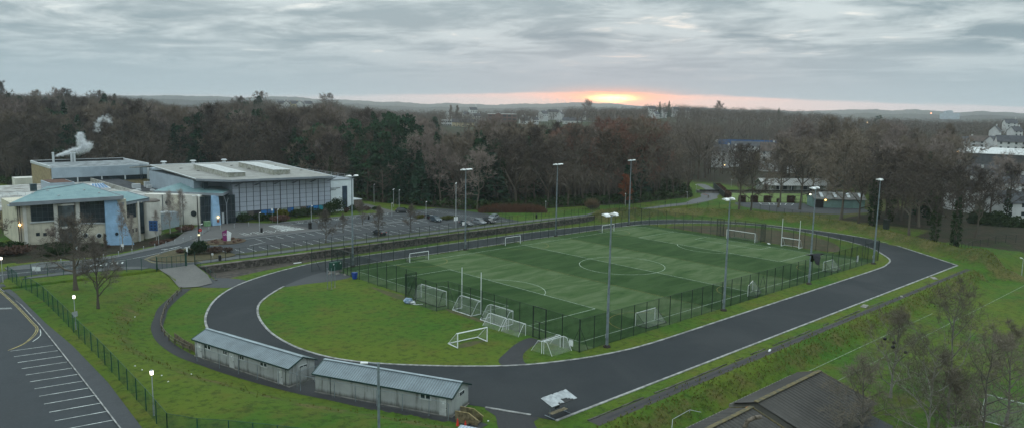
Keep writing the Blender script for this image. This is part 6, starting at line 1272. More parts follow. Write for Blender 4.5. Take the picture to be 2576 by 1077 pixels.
# ---- regions of the wood
SIGHT = [(1098, 1156, 300, 334, 800), (1215, 1300, 284, 302, 900), (1355, 1425, 272, 312, 900), (1420, 1470, 300, 318, 700), (695, 790, 254, 270, 900), (1640, 1700, 278, 292, 900), (1805, 1965, 344, 362, 640), (1800, 1850, 372, 400, 300), (1290, 1500, 300, 320, 760), (2425, 2590, 346, 398, 560), (2505, 2590, 316, 345, 700), (2500, 2590, 450, 560, 270), (1120, 1220, 318, 336, 700), (2170, 2200, 300, 322, 700)]
def tree_ok(x, y, h, D, px, ptop, pbot, w=12):
    for a, b, c, d, dd in SIGHT:
        if D < dd and a - 3 < px < b + 3 and ptop < c + (d - c) * (.62 if dd > 600 else .9) and pbot > c: return False
    return True
def skyfit(px, D, zg, h):
    "largest height that keeps the crown under the skyline seen in the photograph"
    if D < 240: return h
    lim = float(np.interp(px, SKX, SKY_)) + random.uniform(-4, 20); zmax = 33.25 + (horizon(px) - lim) / FPX * D * cosf(px); return min(h, zmax - zg)
cands = []; rr = random.Random(11)
def add_region(D0, D1, step, jit):
    D = D0
    while D < D1:
        dpx = step / D * FPX; px = -60 + rr.uniform(0, dpx)
        while px < 2640:
            x, y = at(px, D + rr.uniform(-jit, jit)); cands.append((x, y, px)); px += dpx * rr.uniform(.8, 1.2)
        D += step * .9
add_region(190, 420, 7.0, 3); add_region(420, 700, 9.5, 4); add_region(700, 1250, 15, 6); add_region(1250, 2400, 38, 16)
sel = []
for x, y, px in cands:
    D = math.hypot(x - CAM[0], y - CAM[1]); we = float(wood_edge(np.array([x]))[0])
    if y > we + 1 and x < 206: zone = 'wood'
    elif x > 226 and y > 92: zone = 'park'
    elif x > 222 and y > 26: zone = 'park'
    elif 168 < x and y < 26: zone = 'town'
    else: continue
    if 196 < x < 226 and y < 134: continue
    if -90 < x < -28 and 235 < y < 330 and px < 60: continue
    if zone == 'park' and (D < 470) and rr.random() < .50: continue
    if zone == 'town' and rr.random() < (.30 if D < 345 else .62): continue
    if zone == 'town' and D < 235: continue
    if zone == 'town' and px > 2370 and rr.random() < .6: continue
    ed = y - we
    zg = H(x, y); h = (rr.uniform(17.5, 24.5) if D < 430 else rr.uniform(14.5, 21)) if ed > 9 else rr.uniform(11, 18)
    if zone != 'wood' and D < 420: h = rr.uniform(17, 25)
    if D > 1250: h = rr.uniform(9, 15)
    h *= rr.choice((.8, .95, 1.05, 1.12, 1.25))
    r_ = rr.random(); u_ = px; cl = math.sin(px / 47. + 1.1) * math.sin(D / 38. + px / 160.) + .35 * math.sin(px / 19.)
    conif = {0: 0.0}.get(1, 0.55 if cl > .62 else (.03 if cl > .2 else 0.0))
    if zone == 'wood':
        if 560 < u_ < 1130 and D < 480: conif = .72 if (cl > .25 or (840 < u_ < 1130 and D < 340)) else .12
        elif 1130 < u_ < 1620 and D < 560: conif = .7 if cl > .5 else .03
        elif 1600 < u_ < 2120 and D > 600: conif = .6 if cl > .3 else .12
        if r_ < conif: key = ('s%d' if rr.random() < .6 else 'n%d') % rr.randrange(2)
        elif 1000 < u_ < 1130 and D < 420: key = 'p0' if rr.random() < .6 else 'b4'
        elif 1420 < u_ < 1760 and rr.random() < .55: key = 'r0'  # crowns below the sun get its red flare as twig colour
        elif rr.random() < .06: key = 'i%d' % rr.randrange(2)
        elif rr.random() < .05: key = 'p1'
        else: key = 'b%d' % rr.randrange(5)
    elif zone == 'park': key = 'b%d' % (rr.randrange(3) * 2) if r_ < .8 else 'p1'
    else: key = 's1' if r_ < .05 else ('i0' if r_ < .18 else 'b%d' % (rr.randrange(3) * 2))
    h = skyfit(px, D, zg, h)
    if h < 5: continue
    px_, pb, _ = proj(x, y, zg); _, pt, _ = proj(x, y, zg + h)
    if not tree_ok(x, y, h, D, px, pt, pb): continue
    sel.append((pb - pt, x, y, h, key, px, D, zone, zg))
sel.sort(key=lambda a: -a[0])
names = dict(b='bare brown deciduous tree', i='bare tree with ivy up its trunk', p='slender upright pale stemmed tree', r='bare tree with its crown tinted russet for sunset flare', s='dark green spruce tree', n='dark green pine tree')
LM = [(120, 'left of the steam plume'), (330, 'behind the rear block'), (520, 'above the left part of the hall roof'), (700, 'above the hall skylights'), (860, 'above the white end block'), (1010, 'behind the service road'), (1130, 'beyond the first parked cars'), (1240, 'behind the grouped parked cars'), (1350, 'above the willow thicket'), (1450, 'behind the third far mast'), (1560, 'left of the russet leaved tree'), (1660, 'behind the farthest mast'), (1800, 'beside the park drive'), (1900, 'above the bowling green'), (2060, 'above the pavilion'), (2180, 'above the green hut'), (2300, 'behind the last mast'), (2440, 'above the rough bank'), (9999, 'at the right edge before the houses')]
def where(px, D):
    a_ = next(n_ for m_, n_ in LM if px < m_); return a_ + (', front row' if D < 300 else (', middle rows' if D < 420 else ', far rows'))
ind, rest = sel[:225], sel[225:]
for _, x, y, h, key, px, D, zone, zg in ind: 
    lab = names[key[0]] + ' ' + where(px, D); plant(key, x, y, h, lab, names[key[0]] + 's ' + where(px, D), z=zg)
# the rest of the wood: one mass of simpler trees
def simple_tree(seed, kind, q):
    r2 = np.random.default_rng(seed); V_, Q_ = [], []
    def addq(p, a, b): k = len(V_); V_.extend([p - a, p - b, p + a, p + b]); Q_.append((k, k + 1, k + 2, k + 3))
    if kind == 's':
        for i in range(q):
            t = r2.random() ** .8; rad_ = .20 * (1 - t) + .01; a = r2.uniform(0, 6.28); p = np.array([rad_ * math.cos(a), rad_ * math.sin(a), .06 + .92 * t]); v = r2.normal(size=3); v[2] *= .5; v /= np.linalg.norm(v); w = np.cross(v, r2.normal(size=3)); w /= np.linalg.norm(w); addq(p, v * .045, w * .03)
    else:
        for i in range(10):
            a = r2.uniform(0, 6.28); p = np.array([0, 0, .28 + .03 * i]); e = np.array([math.cos(a) * .26, math.sin(a) * .26, .5 + .35 * r2.random()]); d = e - p; w = np.cross(d, [0, 0, 1.]); w /= np.linalg.norm(w); k = len(V_); V_.extend([p - w * .008, p + w * .008, e + w * .002, e - w * .002]); Q_.append((k, k + 1, k + 2, k + 3))
        for w in (np.array([.014, 0, 0]), np.array([0, .014, 0])): k = len(V_); V_.extend([-w, w, w * .4 + np.array([0, 0, .75]), -w * .4 + np.array([0, 0, .75])]); Q_.append((k, k + 1, k + 2, k + 3))
        for i in range(q):
            v = r2.normal(size=3); v /= np.linalg.norm(v); p = v * (r2.random() ** .4) * np.array([.30, .30, .33]) + np.array([0, 0, .66]); d = v * .6 + r2.normal(size=3) * .5 + np.array([0, 0, .3]); d /= np.linalg.norm(d); w = np.cross(d, r2.normal(size=3)); w /= np.linalg.norm(w); ln_ = .045; wd = .0042 * (220 / q) ** .9; addq(p, d * ln_, w * wd)
    return np.array(V_), np.array(Q_)
def mass(name, label, items, kinds, q, mats, cat='wood'):
    pr = {k: [simple_tree(900 + i + ord(k), k, q) for i in range(4)] for k in 'bs'}; VV, QQ, n = [], [], 0; VI = []
    for i, (_, x, y, h, key, px, D, zone, zg) in enumerate(items):
        kd = 's' if key[0] in 'sn' else 'b'
        if kd != kinds: continue
        v, f = pr[kd][i % 4]; a = rr.uniform(0, 6.28); Rm = np.array([[math.cos(a), -math.sin(a), 0], [math.sin(a), math.cos(a), 0], [0, 0, 1]]); wd = rr.uniform(.95, 1.7)
        VV.append((v * np.array([wd, wd, 1]) * h) @ Rm.T + np.array([x, y, zg - .2])); QQ.append(f + n); n += len(v)
    if not VV: return
    o = npmesh(name, np.concatenate(VV), np.concatenate(QQ), mats); tag(o, label, cat, None, 'stuff')
nearr = [s for s in rest if s[6] < 700]; farr = [s for s in rest if s[6] >= 700]
mMassB = barkmat('mass_twigs', (0.050, 0.041, 0.034), (0.112, 0.092, 0.074)); mMassS = barkmat('mass_needles', (0.013, 0.034, 0.022), (0.027, 0.056, 0.034))
mass('woodland', 'brown mass of bare woodland filling the middle distance', nearr, 'b', 620, mMassB); mass('conifer_woodland', 'scattered dark conifers merging in the middle distance', nearr, 's', 360, mMassS)
mass('far_woodland', 'hazy bare woodland far off below the skyline', farr, 'b', 170, mMassB); mass('far_conifer_woodland', 'hazy dark conifers far off along the skyline', farr, 's', 130, mMassS)
print('TREES', len(sel), len(ind), len(nearr), len(farr))
# dark undergrowth along the wood edge
ug = TV(); r2 = np.random.default_rng(5)
for i in range(9000):
    x = r2.uniform(-110, 205); y = float(wood_edge(np.array([x]))[0]) + abs(r2.normal()) * 9 + .5
    if 160 < x and y < 130 and x > 168 + (y - 92) * 1.1: continue
    hh_ = r2.uniform(.2, 2.6); ug.leaf(np.array([x, y, H(x, y) + hh_]), r2.uniform(.25, .8), r2)
o_ = ug.build('undergrowth', mIvy); tag(o_, 'dark evergreen undergrowth along the foot of the wood', 'undergrowth', None, 'stuff')

# ---- single trees that stand out
plant('b0', *at(640, 640), 24, 'wide spreading bare tree breaking the skyline left of the white houses', None, z=float(24)) if False else None
big = bare(101, 12.2, .62, .22, 13, 7, 6, 8, .030, .9, .15, .36, 0, .10)
t = mktree('bare_tree', 'dark bare tree with long level boughs on the grass bank by the junction', 'tree', big, mTrunk, mTwigN); x_, y_ = -48.6, 69.5; t.location = (x_, y_, H(x_, y_) - .1)
sm = bare(102, 10.6, .5, .16, 12, 6, 6, 8, .030, .9, .75, .20, 0, .06)
t = mktree('bare_tree', 'slim bare tree with a pale foot and upswept branches on the grass bank', 'tree', sm, barkmat('mottled_bark', (0.07, 0.06, 0.05), (0.13, 0.12, 0.10)), mTwigN); x_, y_ = -49.0, 54.5; t.location = (x_, y_, H(x_, y_) - .1)
ob2 = bare(103, 7.5, .5, .18, 11, 6, 5, 7, .035, .8, .7, .13)
tc1 = mktree('bare_tree', 'rounded bare tree on the verge opposite the zebra crossing', 'tree', ob2, mTrunk, mTwigN, 'small bare trees in the car park'); tc1.location = (6.8, 85.6, CZ)
dup(tc1, (21.8, 86.6, CZ), 1.2, 'rounded bare tree on the verge beside the lone dark hatchback', .95); dup(tc1, (31.5, 86.6, CZ), 2.9, 'rounded bare tree on the verge behind the lone hatchback', .88); dup(tc1, (17.4, 96.0, CZ), 4.0, 'smallest bare tree standing on the car park tarmac', .6); dup(tc1, (27.6, 103.4, CZ), 5.0, 'bare tree on the car park median', .8)
bi = bare(104, 10.5, .30, .22, 13, 6, 5, 6, .020, .9, .8, .13)
tb = mktree('birch_tree', 'white stemmed birch in front of the pale blue sloping wall', 'tree', bi, mBirch, barkmat('pale_birch_twigs', (0.24, 0.20, 0.175), (0.30, 0.26, 0.23)), 'birch trees in front of the leisure centre'); tb.location = (-30.6, 107.8, H(-30.6, 107.8))
for x_, y_, s_, l_ in ((-20.9, 116.2, .8, 'white stemmed birch by the blue pictogram sign'), (-16.2, 120.6, 1.1, 'tallest birch, before the recessed pale wall'), (-12.8, 122.8, 1.05, 'birch nearest the entrance porthole window'), (-27.3, 112.5, .75, 'thin birch hard against the foot of the blue wall')): dup(tb, (x_, y_, H(x_, y_)), s_ * 7, l_, s_)
for x_, y_, h_, k_, l_ in ((-39, 112, 7, 'b2', 'dark bare tree in front of the cream block bay window'), (-43.5, 110, 5.5, 'b4', 'low bare tree in front of the small square windows'), (-52.5, 116, 9, 'b3', 'bare tree at the far left before the cream block'), (-35, 104.5, 4.5, 'p1', 'low twiggy tree beside the access road kerb')): plant(k_, x_, y_, h_, l_, None)
for px, py, zz_, h_, k_, l_, sc in ((1858, 540, .5, 21, 'b1', 'tall bare tree at the left of the bowling green hedges', 1), (1888, 536, .5, 20, 'b0', 'bare tree leaning left among the bowling green hedges', 1), (1957, 522, .5, 23, 'b3', 'tall bare tree right in front of the pavilion', 1), (2012, 528, .5, 23.5, 'b2', 'bare twin tree by the end of the pavilion', 1), (2115, 552, .5, 27, 'b0', 'largest bare tree with a thick trunk before the green hut', 1), (2160, 562, .5, 21, 'b2', 'bare tree beside the thick trunked tree by the green hut', 1), (2193, 568, .5, 22, 'i0', 'ivy footed tree at the end of the green hut', 1), (2287, 588, .8, 21, 'b1', 'bare tree standing in the rough bank behind the last mast', 1), (2240, 560, 0, 20, 'i1', 'ivy covered tree left of the rough bank fence', 1), (2350, 610, .5, 20, 'i0', 'ivy covered tree on the slope before the town', 1), (2400, 632, 0, 21, 'i1', 'leaning ivy covered tree at the right of the rough bank', 1), (2450, 610, -1, 18, 'b3', 'bare tree before the white gabled house', 1), (2310, 575, 0, 22, 'b2', 'tall bare tree on the wooded slope behind the last mast', 1)):
    x_, y_ = G(px, py, zz_); plant(k_, x_, y_, h_, l_, None)
for i, (px, D, h_) in enumerate(((2230, 262, 19), (2262, 268, 18), (2330, 262, 17), (2366, 256, 18), (2120, 300, 22), (2170, 310, 22), (2215, 300, 22), (2275, 310, 22), (2330, 305, 20), (2385, 300, 18), (2420, 290, 15), (2060, 330, 21), (2020, 345, 20), (2300, 335, 20), (2180, 345, 21), (2250, 350, 20), (2350, 350, 19), (2100, 360, 20))):
    x_, y_ = at(px, D); plant(('i0', 'b3', 'b1', 'i1', 'b0', 'b2')[i % 6], x_, y_, h_, ['slope tree just right of the last mast', 'slope tree second right of the last mast', 'bare tree before the white gabled house roofs', 'ivy clad tree before the right hand houses', 'bare tree behind the pavilion gable', 'bare tree behind the green hut roof', 'ivy clad tree deep behind the last mast', 'bare tree deep on the slope behind the ivy tree', 'bare tree deep on the slope left of the houses', 'ivy clad tree deep among the right hand houses', 'low bare tree by the right hand houses', 'bare tree behind the right end of the pavilion', 'ivy clad tree behind the middle of the pavilion', 'bare tree far behind the last mast', 'bare tree far behind the green hut', 'ivy clad tree far up the slope', 'bare tree far up the slope by the houses', 'bare tree farthest behind the pavilion'][i], 'trees on the wooded slope at the right')
for px, py, D, h_, key, l_ in ((1133, 268, 620, 17, 'p1', 'left one of two upright poplars on the skyline'), (1150, 268, 610, 18, 'p1', 'right one of two upright poplars on the skyline'), (655, 262, 560, 16, 'b0', 'wide bare tree on the skyline left of the white houses'), (826, 268, 600, 15, 'b2', 'round bare tree on the skyline right of the white houses'), (1478, 292, 700, 18, 'b4', 'round bare tree on the skyline left of the sunset'), (2212, 310, 520, 14, 'n0', 'dark evergreen clump beside the lit road at the right')):
    D = float(np.interp(px, [0, 700, 1100, 2576], [560, 640, 900, 950])) if px > 640 else D; x_, y_ = at(px, D); top = dict(((1133, 243), (1150, 240), (655, 232), (826, 238), (1478, 252), (2212, 290)))[px]; z2 = 33.25 + (horizon(px) - top) / FPX * D * cosf(px); plant(key, x_, y_, min(24, z2 - H(x_, y_)), l_, None)
for px, top, key, l_ in ((8, 210, 'b3', 'large bare tree at the far left edge of the skyline'), (165, 224, 'b1', 'bare tree with spiky twigs on the skyline above the steam'), (145, 226, 'b4', 'bare tree just left of the spiky one on the skyline'), (250, 231, 'b2', 'rounded bare tree on the skyline right of the steam'), (95, 229, 'b0', 'second bare tree from the left on the skyline'), (602, 244, 'b1', 'low bare tree left of the wide one on the skyline'), (1683, 255, 's0', 'dark conifer topping the wooded hill right of the sunset'), (1660, 257, 's1', 'narrow conifer at the left end of the wooded hill top'), (1808, 257, 'b3', 'lone round tree standing up from the wooded hill'), (1960, 272, 's1', 'dark conifer at the right end of the wooded hill')):
    D = float(np.interp(px, [0, 700, 1100, 2576], [560, 640, 900, 950])); x_, y_ = at(px, D); z2 = 33.25 + (horizon(px) - top) / FPX * D * cosf(px); h_ = z2 - H(x_, y_); plant(key, x_, y_, max(8, min(h_, 26)), l_, None)
x_, y_ = G(1578, 522, 1); t = mktree('russet_tree', 'small tree with russet red leaves at the wood edge', 'tree', bare(120, 11, .3, .1, 10, 6, 5, 6, .11, 1.2), mTrunk, mLeafRed); t.location = (124, 91.5, H(124, 91.5))
# near birches at the bottom right
nb = [(2386, 1050, -2, 14.6, 105, .46, 'largest bare birch with pale upper limbs at the bottom right'), (2240, 1000, -2, 10.0, 106, .5, 'small bare tree with old nests beside the corrugated shed'), (2530, 1062, -2, 11.0, 107, .38, 'slim bare birch at the right edge in front of the goal'), (2160, 1120, -2, 8.2, 108, .55, 'low twiggy bush tree at the foot of the shed gable'), (2330, 1130, -2, 10, 109, .55, 'dense low bare tree at the bottom edge right of the shed'), (2465, 1150, -2, 12.5, 110, .42, 'tangled bare birch rising from the bottom edge'), (2400, 1120, -2, 7.0, 112, .6, 'wide low tree under the largest birch')]
for px, py, z_, h_, sd_, sp, l_ in nb:
    x_, y_ = G(px, py, z_); g = bare(sd_, h_ * 1.12, sp * 1.1, .10, 17, 8, 6, 8, .018, .85, .30, .17, 0, .09); t = mktree('birch_tree', l_, 'tree', g, barkmat('birch_bark_near', (0.12, 0.11, 0.10), (0.26, 0.25, 0.22)) if 'birch_bark_near' not in bpy.data.materials else bpy.data.materials['birch_bark_near'], bpy.data.materials.get('near_twigs2') or barkmat('near_twigs2', (0.115, 0.100, 0.078), (0.175, 0.150, 0.118))); t.location = (x_, y_, z_)
    if sd_ == 106:
        for j, (a, b, c) in enumerate(((1.2, .6, 6.8), (-.8, 1.0, 7.6), (.2, -1.2, 6.2), (-1.8, -.4, 7.1))): k = MB(); k.ball((a, b, c), .26, 8, 5, .8); k.build('nest', mBlack, t)

# ---- shrubs
def shrub(label, x, y, rx, ry, rz, n, leaf, mat, seed, group=None, twig=False, z=None):
    t = thing('shrub', label, 'shrub', (x, y, H(x, y) if z is None else z), 0, group); shrubmesh(seed, rx, ry, rz, n, leaf, mat, 'foliage', t, twig=twig); k = MB()
    for a in (0, 2, 4): k.tube((0, 0, 0), (rx * .3 * math.cos(a), ry * .3 * math.sin(a), rz * .6), .06, .03, 5)
    k.build('stem', mTrunk, t); return t
shrub('round dark evergreen bush on the junction island', -20.5, 90.2, 2.0, 2.0, 3.2, 1500, .22, mBush, 1)
shrub('low dark bush at the left of the junction island', -22.6, 90.2, 1.2, 1.2, 1.4, 600, .2, mBush, 2); shrub('brown bushy plant on the junction island beside the evergreen', -17.4, 89.4, 2.2, 1.6, 1.5, 900, .2, mBushR, 3)
shrub('brown low shrub at the right end of the junction island', -15.4, 88.0, 1.3, 1.2, 1.2, 500, .2, mBushR, 4); shrub('small reddish shrub at the back of the junction island', -23.2, 93.6, .9, .9, .9, 300, .2, mBushR, 5)
sh = [(30.5, 126.6, 2.6, 4.3, mBush), (33.8, 127.4, 2.7, 4.8, mBush), (27.5, 126.4, 1.6, 1.8, mBush), (23.8, 126.4, 2.4, 2.9, mBush), (20.2, 126.5, 2.0, 2.5, mBush), (16.3, 126.3, 2.6, 2.9, mBushY), (12.4, 126.2, 1.8, 2.0, mBush), (9.3, 126.6, 2.0, 2.4, mBush), (5.5, 127.4, 1.9, 2.4, mBush), (13.4, 122.8, 3.0, 1.8, mBushR), (39.5, 128.6, 1.1, 2.0, mBush), (36.8, 127.8, .9, 1.5, mBushR), (44.5, 128.5, 1.6, 1.0, mBushR), (47, 127.5, 1.2, .9, mBush), (42, 128.8, 1.0, .9, mBushY)]
lab = ['big round dark shrub left of the white block', 'largest round dark shrub against the white block', 'low shrub before the last picture panels', 'broad dark shrub under the cyan picture panel', 'dark shrub in the middle of the glass hall', 'olive green shrub in front of the glass hall', 'low dark shrub beside the warning sign', 'dark shrub before the blue picture panels', 'rounded dark shrub nearest the entrance', 'wide red brown shrub at the corner of the plaza', 'dark shrub under the slate blue strip window', 'small brown shrub between the round shrub and strip window', 'low red brown shrub by the brown outbuilding', 'small dark shrub at the service road corner', 'yellow green ground plant below the white block']
for i, (x_, y_, r_, h_, m_) in enumerate(sh): shrub(lab[i], x_, y_, r_, min(r_, 2.0), h_, int(420 * r_), .26, m_, 20 + i, 'shrubs along the foot of the glass hall')
shrub('yellow green low shrub bed left of the parked black car', 47.4, 104.8, 2.0, 1.6, 1.0, 500, .22, mBushY, 50); shrub('yellow green low shrub bed right of the parked blue grey car', 52.6, 98.0, 2.8, 1.8, 1.1, 700, .22, mBushY, 51)
for i, (x_, y_, r_, h_) in enumerate(((-44, 108, 4.0, 1.7), (-50, 112, 4, 1.8), (-37, 108.5, 4.0, 1.6), (-33.5, 112, 3, 1.4), (-42, 116, 4, 1.5), (-20, 113.8, 3.4, 1.0), (-15.4, 118.5, 3.6, 1.1), (-11.5, 123.6, 2.6, 1.3), (-50, 119, 3.5, 2.0))): shrub(['tangled shrubs before the small square windows', 'shrubs at the left beside the cream block corner', 'brown shrubs below the cream block bay window', 'shrubs at the kerb before the pale blue sloping wall', 'shrubs hard against the cream blockwork wall', 'low shrubs round the blue pictogram sign', 'brown planting between the birches and the kerb', 'shrubs by the entrance porthole window', 'dark shrubs under the amber wall lamp'][i], x_, y_, r_, r_ * .8, h_, int(330 * r_), .3, mBushR if i % 2 else mBush, 60 + i, 'low shrubs in the beds before the leisure centre', twig=(i % 3 == 0))
t = thing('willow_thicket', 'low orange brown willow thicket on the grass beyond the car park', 'shrub', (78, 98.5, 1.2), -.62); K = TV(); r2 = np.random.default_rng(8)
for i in range(2600): a, b = r2.uniform(-10.5, 10.5), r2.uniform(-2.0, 2.0); hh_ = 3.0 * math.sqrt(max(.05, 1 - (a / 11) ** 4)); K.sliver(np.array([a, b, 0]), np.array([a + r2.normal() * .5, b + r2.normal() * .5, hh_ * r2.uniform(.7, 1.05)]), .12, r2)
K.build('stems', barkmat('willow_stems', (0.10, 0.050, 0.032), (0.13, 0.070, 0.045)), t)
shrub('tan twiggy shrub beside the far mast', 103, 88.5, 3.5, 3, 4.2, 900, .5, barkmat('tan_twigs', (0.13, 0.09, 0.055), (0.16, 0.11, 0.07)), 80, twig=True)
# rough grass tufts on the banks
tf = TV(); r2 = np.random.default_rng(21)
def tuft(x, y, s): 
    z = H(x, y)
    for j in range(5): a = r2.uniform(0, 6.28); l = s * r2.uniform(.6, 1.2); tf.sliver(np.array([x, y, z]), np.array([x + .35 * l * math.cos(a), y + .35 * l * math.sin(a), z + l]), .11, r2)
for i in range(2000): tuft(r2.uniform(-22, 105), -22.2 + r2.normal() * 1.1, r2.uniform(.12, .32))
CP = [Vector(p) for p in CREST]
for i in range(2600): j = r2.integers(0, len(CP) - 1); v = CP[j].lerp(CP[j + 1], r2.random()); tuft(v.x + r2.normal() * 2.2, v.y + r2.normal() * 2.2, r2.uniform(.15, .4))
for i in range(260): j = r2.integers(2, 17); v = Vector(TOE[j]).lerp(Vector(TOE[j + 1]), r2.random()); tuft(v.x - 3.4 + r2.normal() * .9, v.y + r2.normal() * .9, r2.uniform(.12, .3))
o_ = tf.build('rough_grass', barkmat('straw_grass', (0.095, 0.130, 0.020), (0.19, 0.185, 0.055))); tag(o_, 'rough tussocky grass along the banks', 'grass', None, 'stuff')

# ------------------------------------------------------------------ park buildings and hedges
t = thing('sports_pavilion', 'long low grey pavilion with a pale roof beyond the bowling green', 'building', (208, 88, .5)); A = Vector((209.5, 86.8)); B = Vector((231.5, 69.6)); d = (B - A).normalized(); nn = Vector((-d.y, d.x)); t.location = (A.x, A.y, .5); t.rotation_euler[2] = math.atan2(d.y, d.x); L = (B - A).length
k = MB(); W_ = 8; vs = [(0, y, z) for y, z in ((0, 0), (0, 3), (W_ / 2, 5), (W_, 3), (W_, 0))] + [(L, y, z) for y, z in ((0, 0), (0, 3), (W_ / 2, 5), (W_, 3), (W_, 0))]; k.add(vs, [(0, 1, 2, 3, 4), (9, 8, 7, 6, 5)] + [(i, i + 5, (i + 1) % 5 + 5, (i + 1) % 5) for i in range(5)]); k.build('wall', M('pavilion_grey', (0.30, 0.31, 0.30), .8, .2, .8, space='obj'), t)
k = MB(); k.slab([(-1, -2.0, 2.75), (L + 1, -2.0, 2.75), (L + 1, W_ / 2, 5.2), (-1, W_ / 2, 5.2)], .15); k.slab([(-1, W_ + .5, 2.9), (L + 1, W_ + .5, 2.9), (L + 1, W_ / 2, 5.2), (-1, W_ / 2, 5.2)], .15); k.build('roof', corrugated('pavilion_roof', (0.36, 0.36, 0.34), 0, 1.0, .25, .6), t)
for i, x_ in enumerate(np.arange(2.5, L - 1, 2.9)): k = MB(); k.b2((x_, -.06, .9 if i % 3 else 0.1), (x_ + 1.6, .0, 2.3)); w0 = k.build('window' if i % 3 else 'door', mGlass if i % 4 else mWhite, t)
for x_ in np.arange(1, L, 5.0): k = MB(); k.tube((x_, -1.8, 0), (x_, -1.8, 2.8), .07, .07, 6); k.build('veranda_post', mWhite, t)
k = MB(); k.b2((-30, -7.5, -.2), (L, -4.0, .9)); k.build('terrace_wall', mConc, t); k = MB(); k.b2((-30, -8.0, .95), (L + 2, -7.7, 1.4)); k.build('terrace_rail', mBlack, t)
t = thing('green_hut', 'pale green storage hut with a grey roof and a lit lamp', 'building', (175.8, 49.4, .5)); A = Vector((175.8, 49.4)); B = Vector((187.5, 36.6)); d = (B - A).normalized(); t.rotation_euler[2] = math.atan2(d.y, d.x); L = (B - A).length; W_ = 7.5; vs = [(0, y, z) for y, z in ((0, 0), (0, 3.3), (W_ / 2, 5.1), (W_, 3.3), (W_, 0))]; k = MB(); vs += [(L, y, z) for _, y, z in vs]; k.add(vs, [(0, 1, 2, 3, 4), (9, 8, 7, 6, 5)] + [(i, i + 5, (i + 1) % 5 + 5, (i + 1) % 5) for i in range(5)]); mGH = M('hut_pale_green', (0.17, 0.28, 0.25), .7, .08, .6, space='obj'); k.build('wall', mGH, t)
k = MB(); k.slab([(-.3, -.6, 3.1), (L + .3, -.6, 3.1), (L + .3, W_ / 2, 5.25), (-.3, W_ / 2, 5.25)], .12); k.slab([(-.3, W_ + .6, 3.1), (L + .3, W_ + .6, 3.1), (L + .3, W_ / 2, 5.25), (-.3, W_ / 2, 5.25)], .12); rf = k.build('roof', M('hut_grey_roof', (0.13, 0.13, 0.12), .8, .3, .8, space='obj'), t)
for x_ in (2.4, 7.0, 11.5, 15.5): k = MB(); k.slab([(x_, .4, 3.75), (x_ + 1.0, .4, 3.75), (x_ + 1.0, 2.6, 5.02), (x_, 2.6, 5.02)], .06); k.build('rooflight', mTrimL, rf)
k = MB(); k.b2((.6, -.07, 0), (3.4, -.01, 2.7)); k.build('roller_door', mBlack, t); k = MB(); k.ball((3.9, -.3, 2.75), .26, 10, 6); k.build('wall_lamp', mLampOr, t); k = MB(); k.ball((-.3, 3.2, 4.2), .22, 10, 6); k.build('wall_lamp', mLampLit, t)
hg = 'clipped beech hedge blocks by the bowling green'
hl = ['clipped brown hedge block nearest the park drive', 'second clipped brown hedge block from the park drive', 'middle clipped brown hedge block by the painted bays', 'small round brown bush between two hedge blocks', 'clipped brown hedge block nearest the green hut']
for i, (px, py) in enumerate(((1870, 533), (1921, 534), (1968, 535), (2000, 530), (2047, 536))):
    pass
for i, (x_, y_, s_) in enumerate(((168.9, 73.0, 1), (172.0, 69.9, 1), (176.0, 66.9, 1), (179.0, 64.0, .55), (182.2, 61.0, 1.05))):
    t = thing('hedge_block', hl[i], 'hedge', (x_, y_, .5), -.8, hg); K = TV(); r2 = np.random.default_rng(300 + i)
    for j in range(1100): v = r2.uniform(-1, 1, 3); a = r2.integers(0, 3); v[a] = math.copysign(r2.uniform(.88, 1.03), v[a]); K.leaf(np.array([v[0] * 1.15 * s_, v[1] * .8 * s_, (1.2 + v[2] * 1.15) * s_]), .18, r2)
    K.build('foliage', mHedge, t); k = MB(); k.box((0, 0, 1.1 * s_), (2.0 * s_, 1.35 * s_, 2.0 * s_)); k.build('inner_branches', mHedge, t)
t = thing('hedge', 'long brown hedge with a dark screen leading up to the bowling green', 'hedge', (173.4, 82.4, .6), math.atan2(106.8 - 82.4, 204.3 - 173.4)); L = math.hypot(106.8 - 82.4, 204.3 - 173.4); K = TV(); r2 = np.random.default_rng(9)
for j in range(5000): K.leaf(np.array([r2.uniform(0, L), r2.uniform(-2.2, .3), r2.uniform(.1, 2.0)]), .25, r2)
K.build('foliage', mHedge, t); k = MB(); k.b2((0, .5, 0), (L, .6, 2.4)); k.build('dark_screen', mPost, t)
fence('bowling_fence', 'dark railing along the front of the bowling green', [(166.5, 77.5), (172, 72.2), (180.5, 64.8), (186.5, 57.6)], 1.6, 3.2, mPost, mMeshF, r=.05)
t = thing('gate', 'dark metal gateway between the bowling green and the green hut', 'gate', (183.6, 58.6, .5), -.75)
for x_ in (-1.3, 1.3): k = MB(); k.box((x_, 0, 1.3), (.12, .12, 2.6)); k.build('post', mPost, t)
k = MB(); k.box((0, 0, 2.6), (2.7, .1, .1)); k.box((0, 0, 1.2), (2.5, .06, .08)); k.box((0, 0, .3), (2.5, .06, .08)); k.build('frame', mPost, t)
t = thing('road_barrier', 'orange striped barrier across the park drive', 'barrier', (170.5, 89.5, .5), 1.0); k = MB(); k.box((0, 0, 1.0), (5.5, .12, .14)); k.build('pole', M('orange', (0.42, 0.12, 0.04), .6, .2, 2, space='obj'), t); k = MB(); k.box((-2.6, 0, .6), (.5, .5, 1.2)); k.build('post', mConc, t)
t = thing('grit_bin', 'dark green cabinet standing in the grass near the last mast', 'cabinet', G(2229, 575, 1.0) + (0.9,)); k = MB(); k.box((0, 0, 1.3), (1.6, 1.2, 2.6)); k.build('body', mPost, t); k = MB(); k.box((0, 0, 2.65), (1.8, 1.4, .12)); k.build('lid', mPost, t)
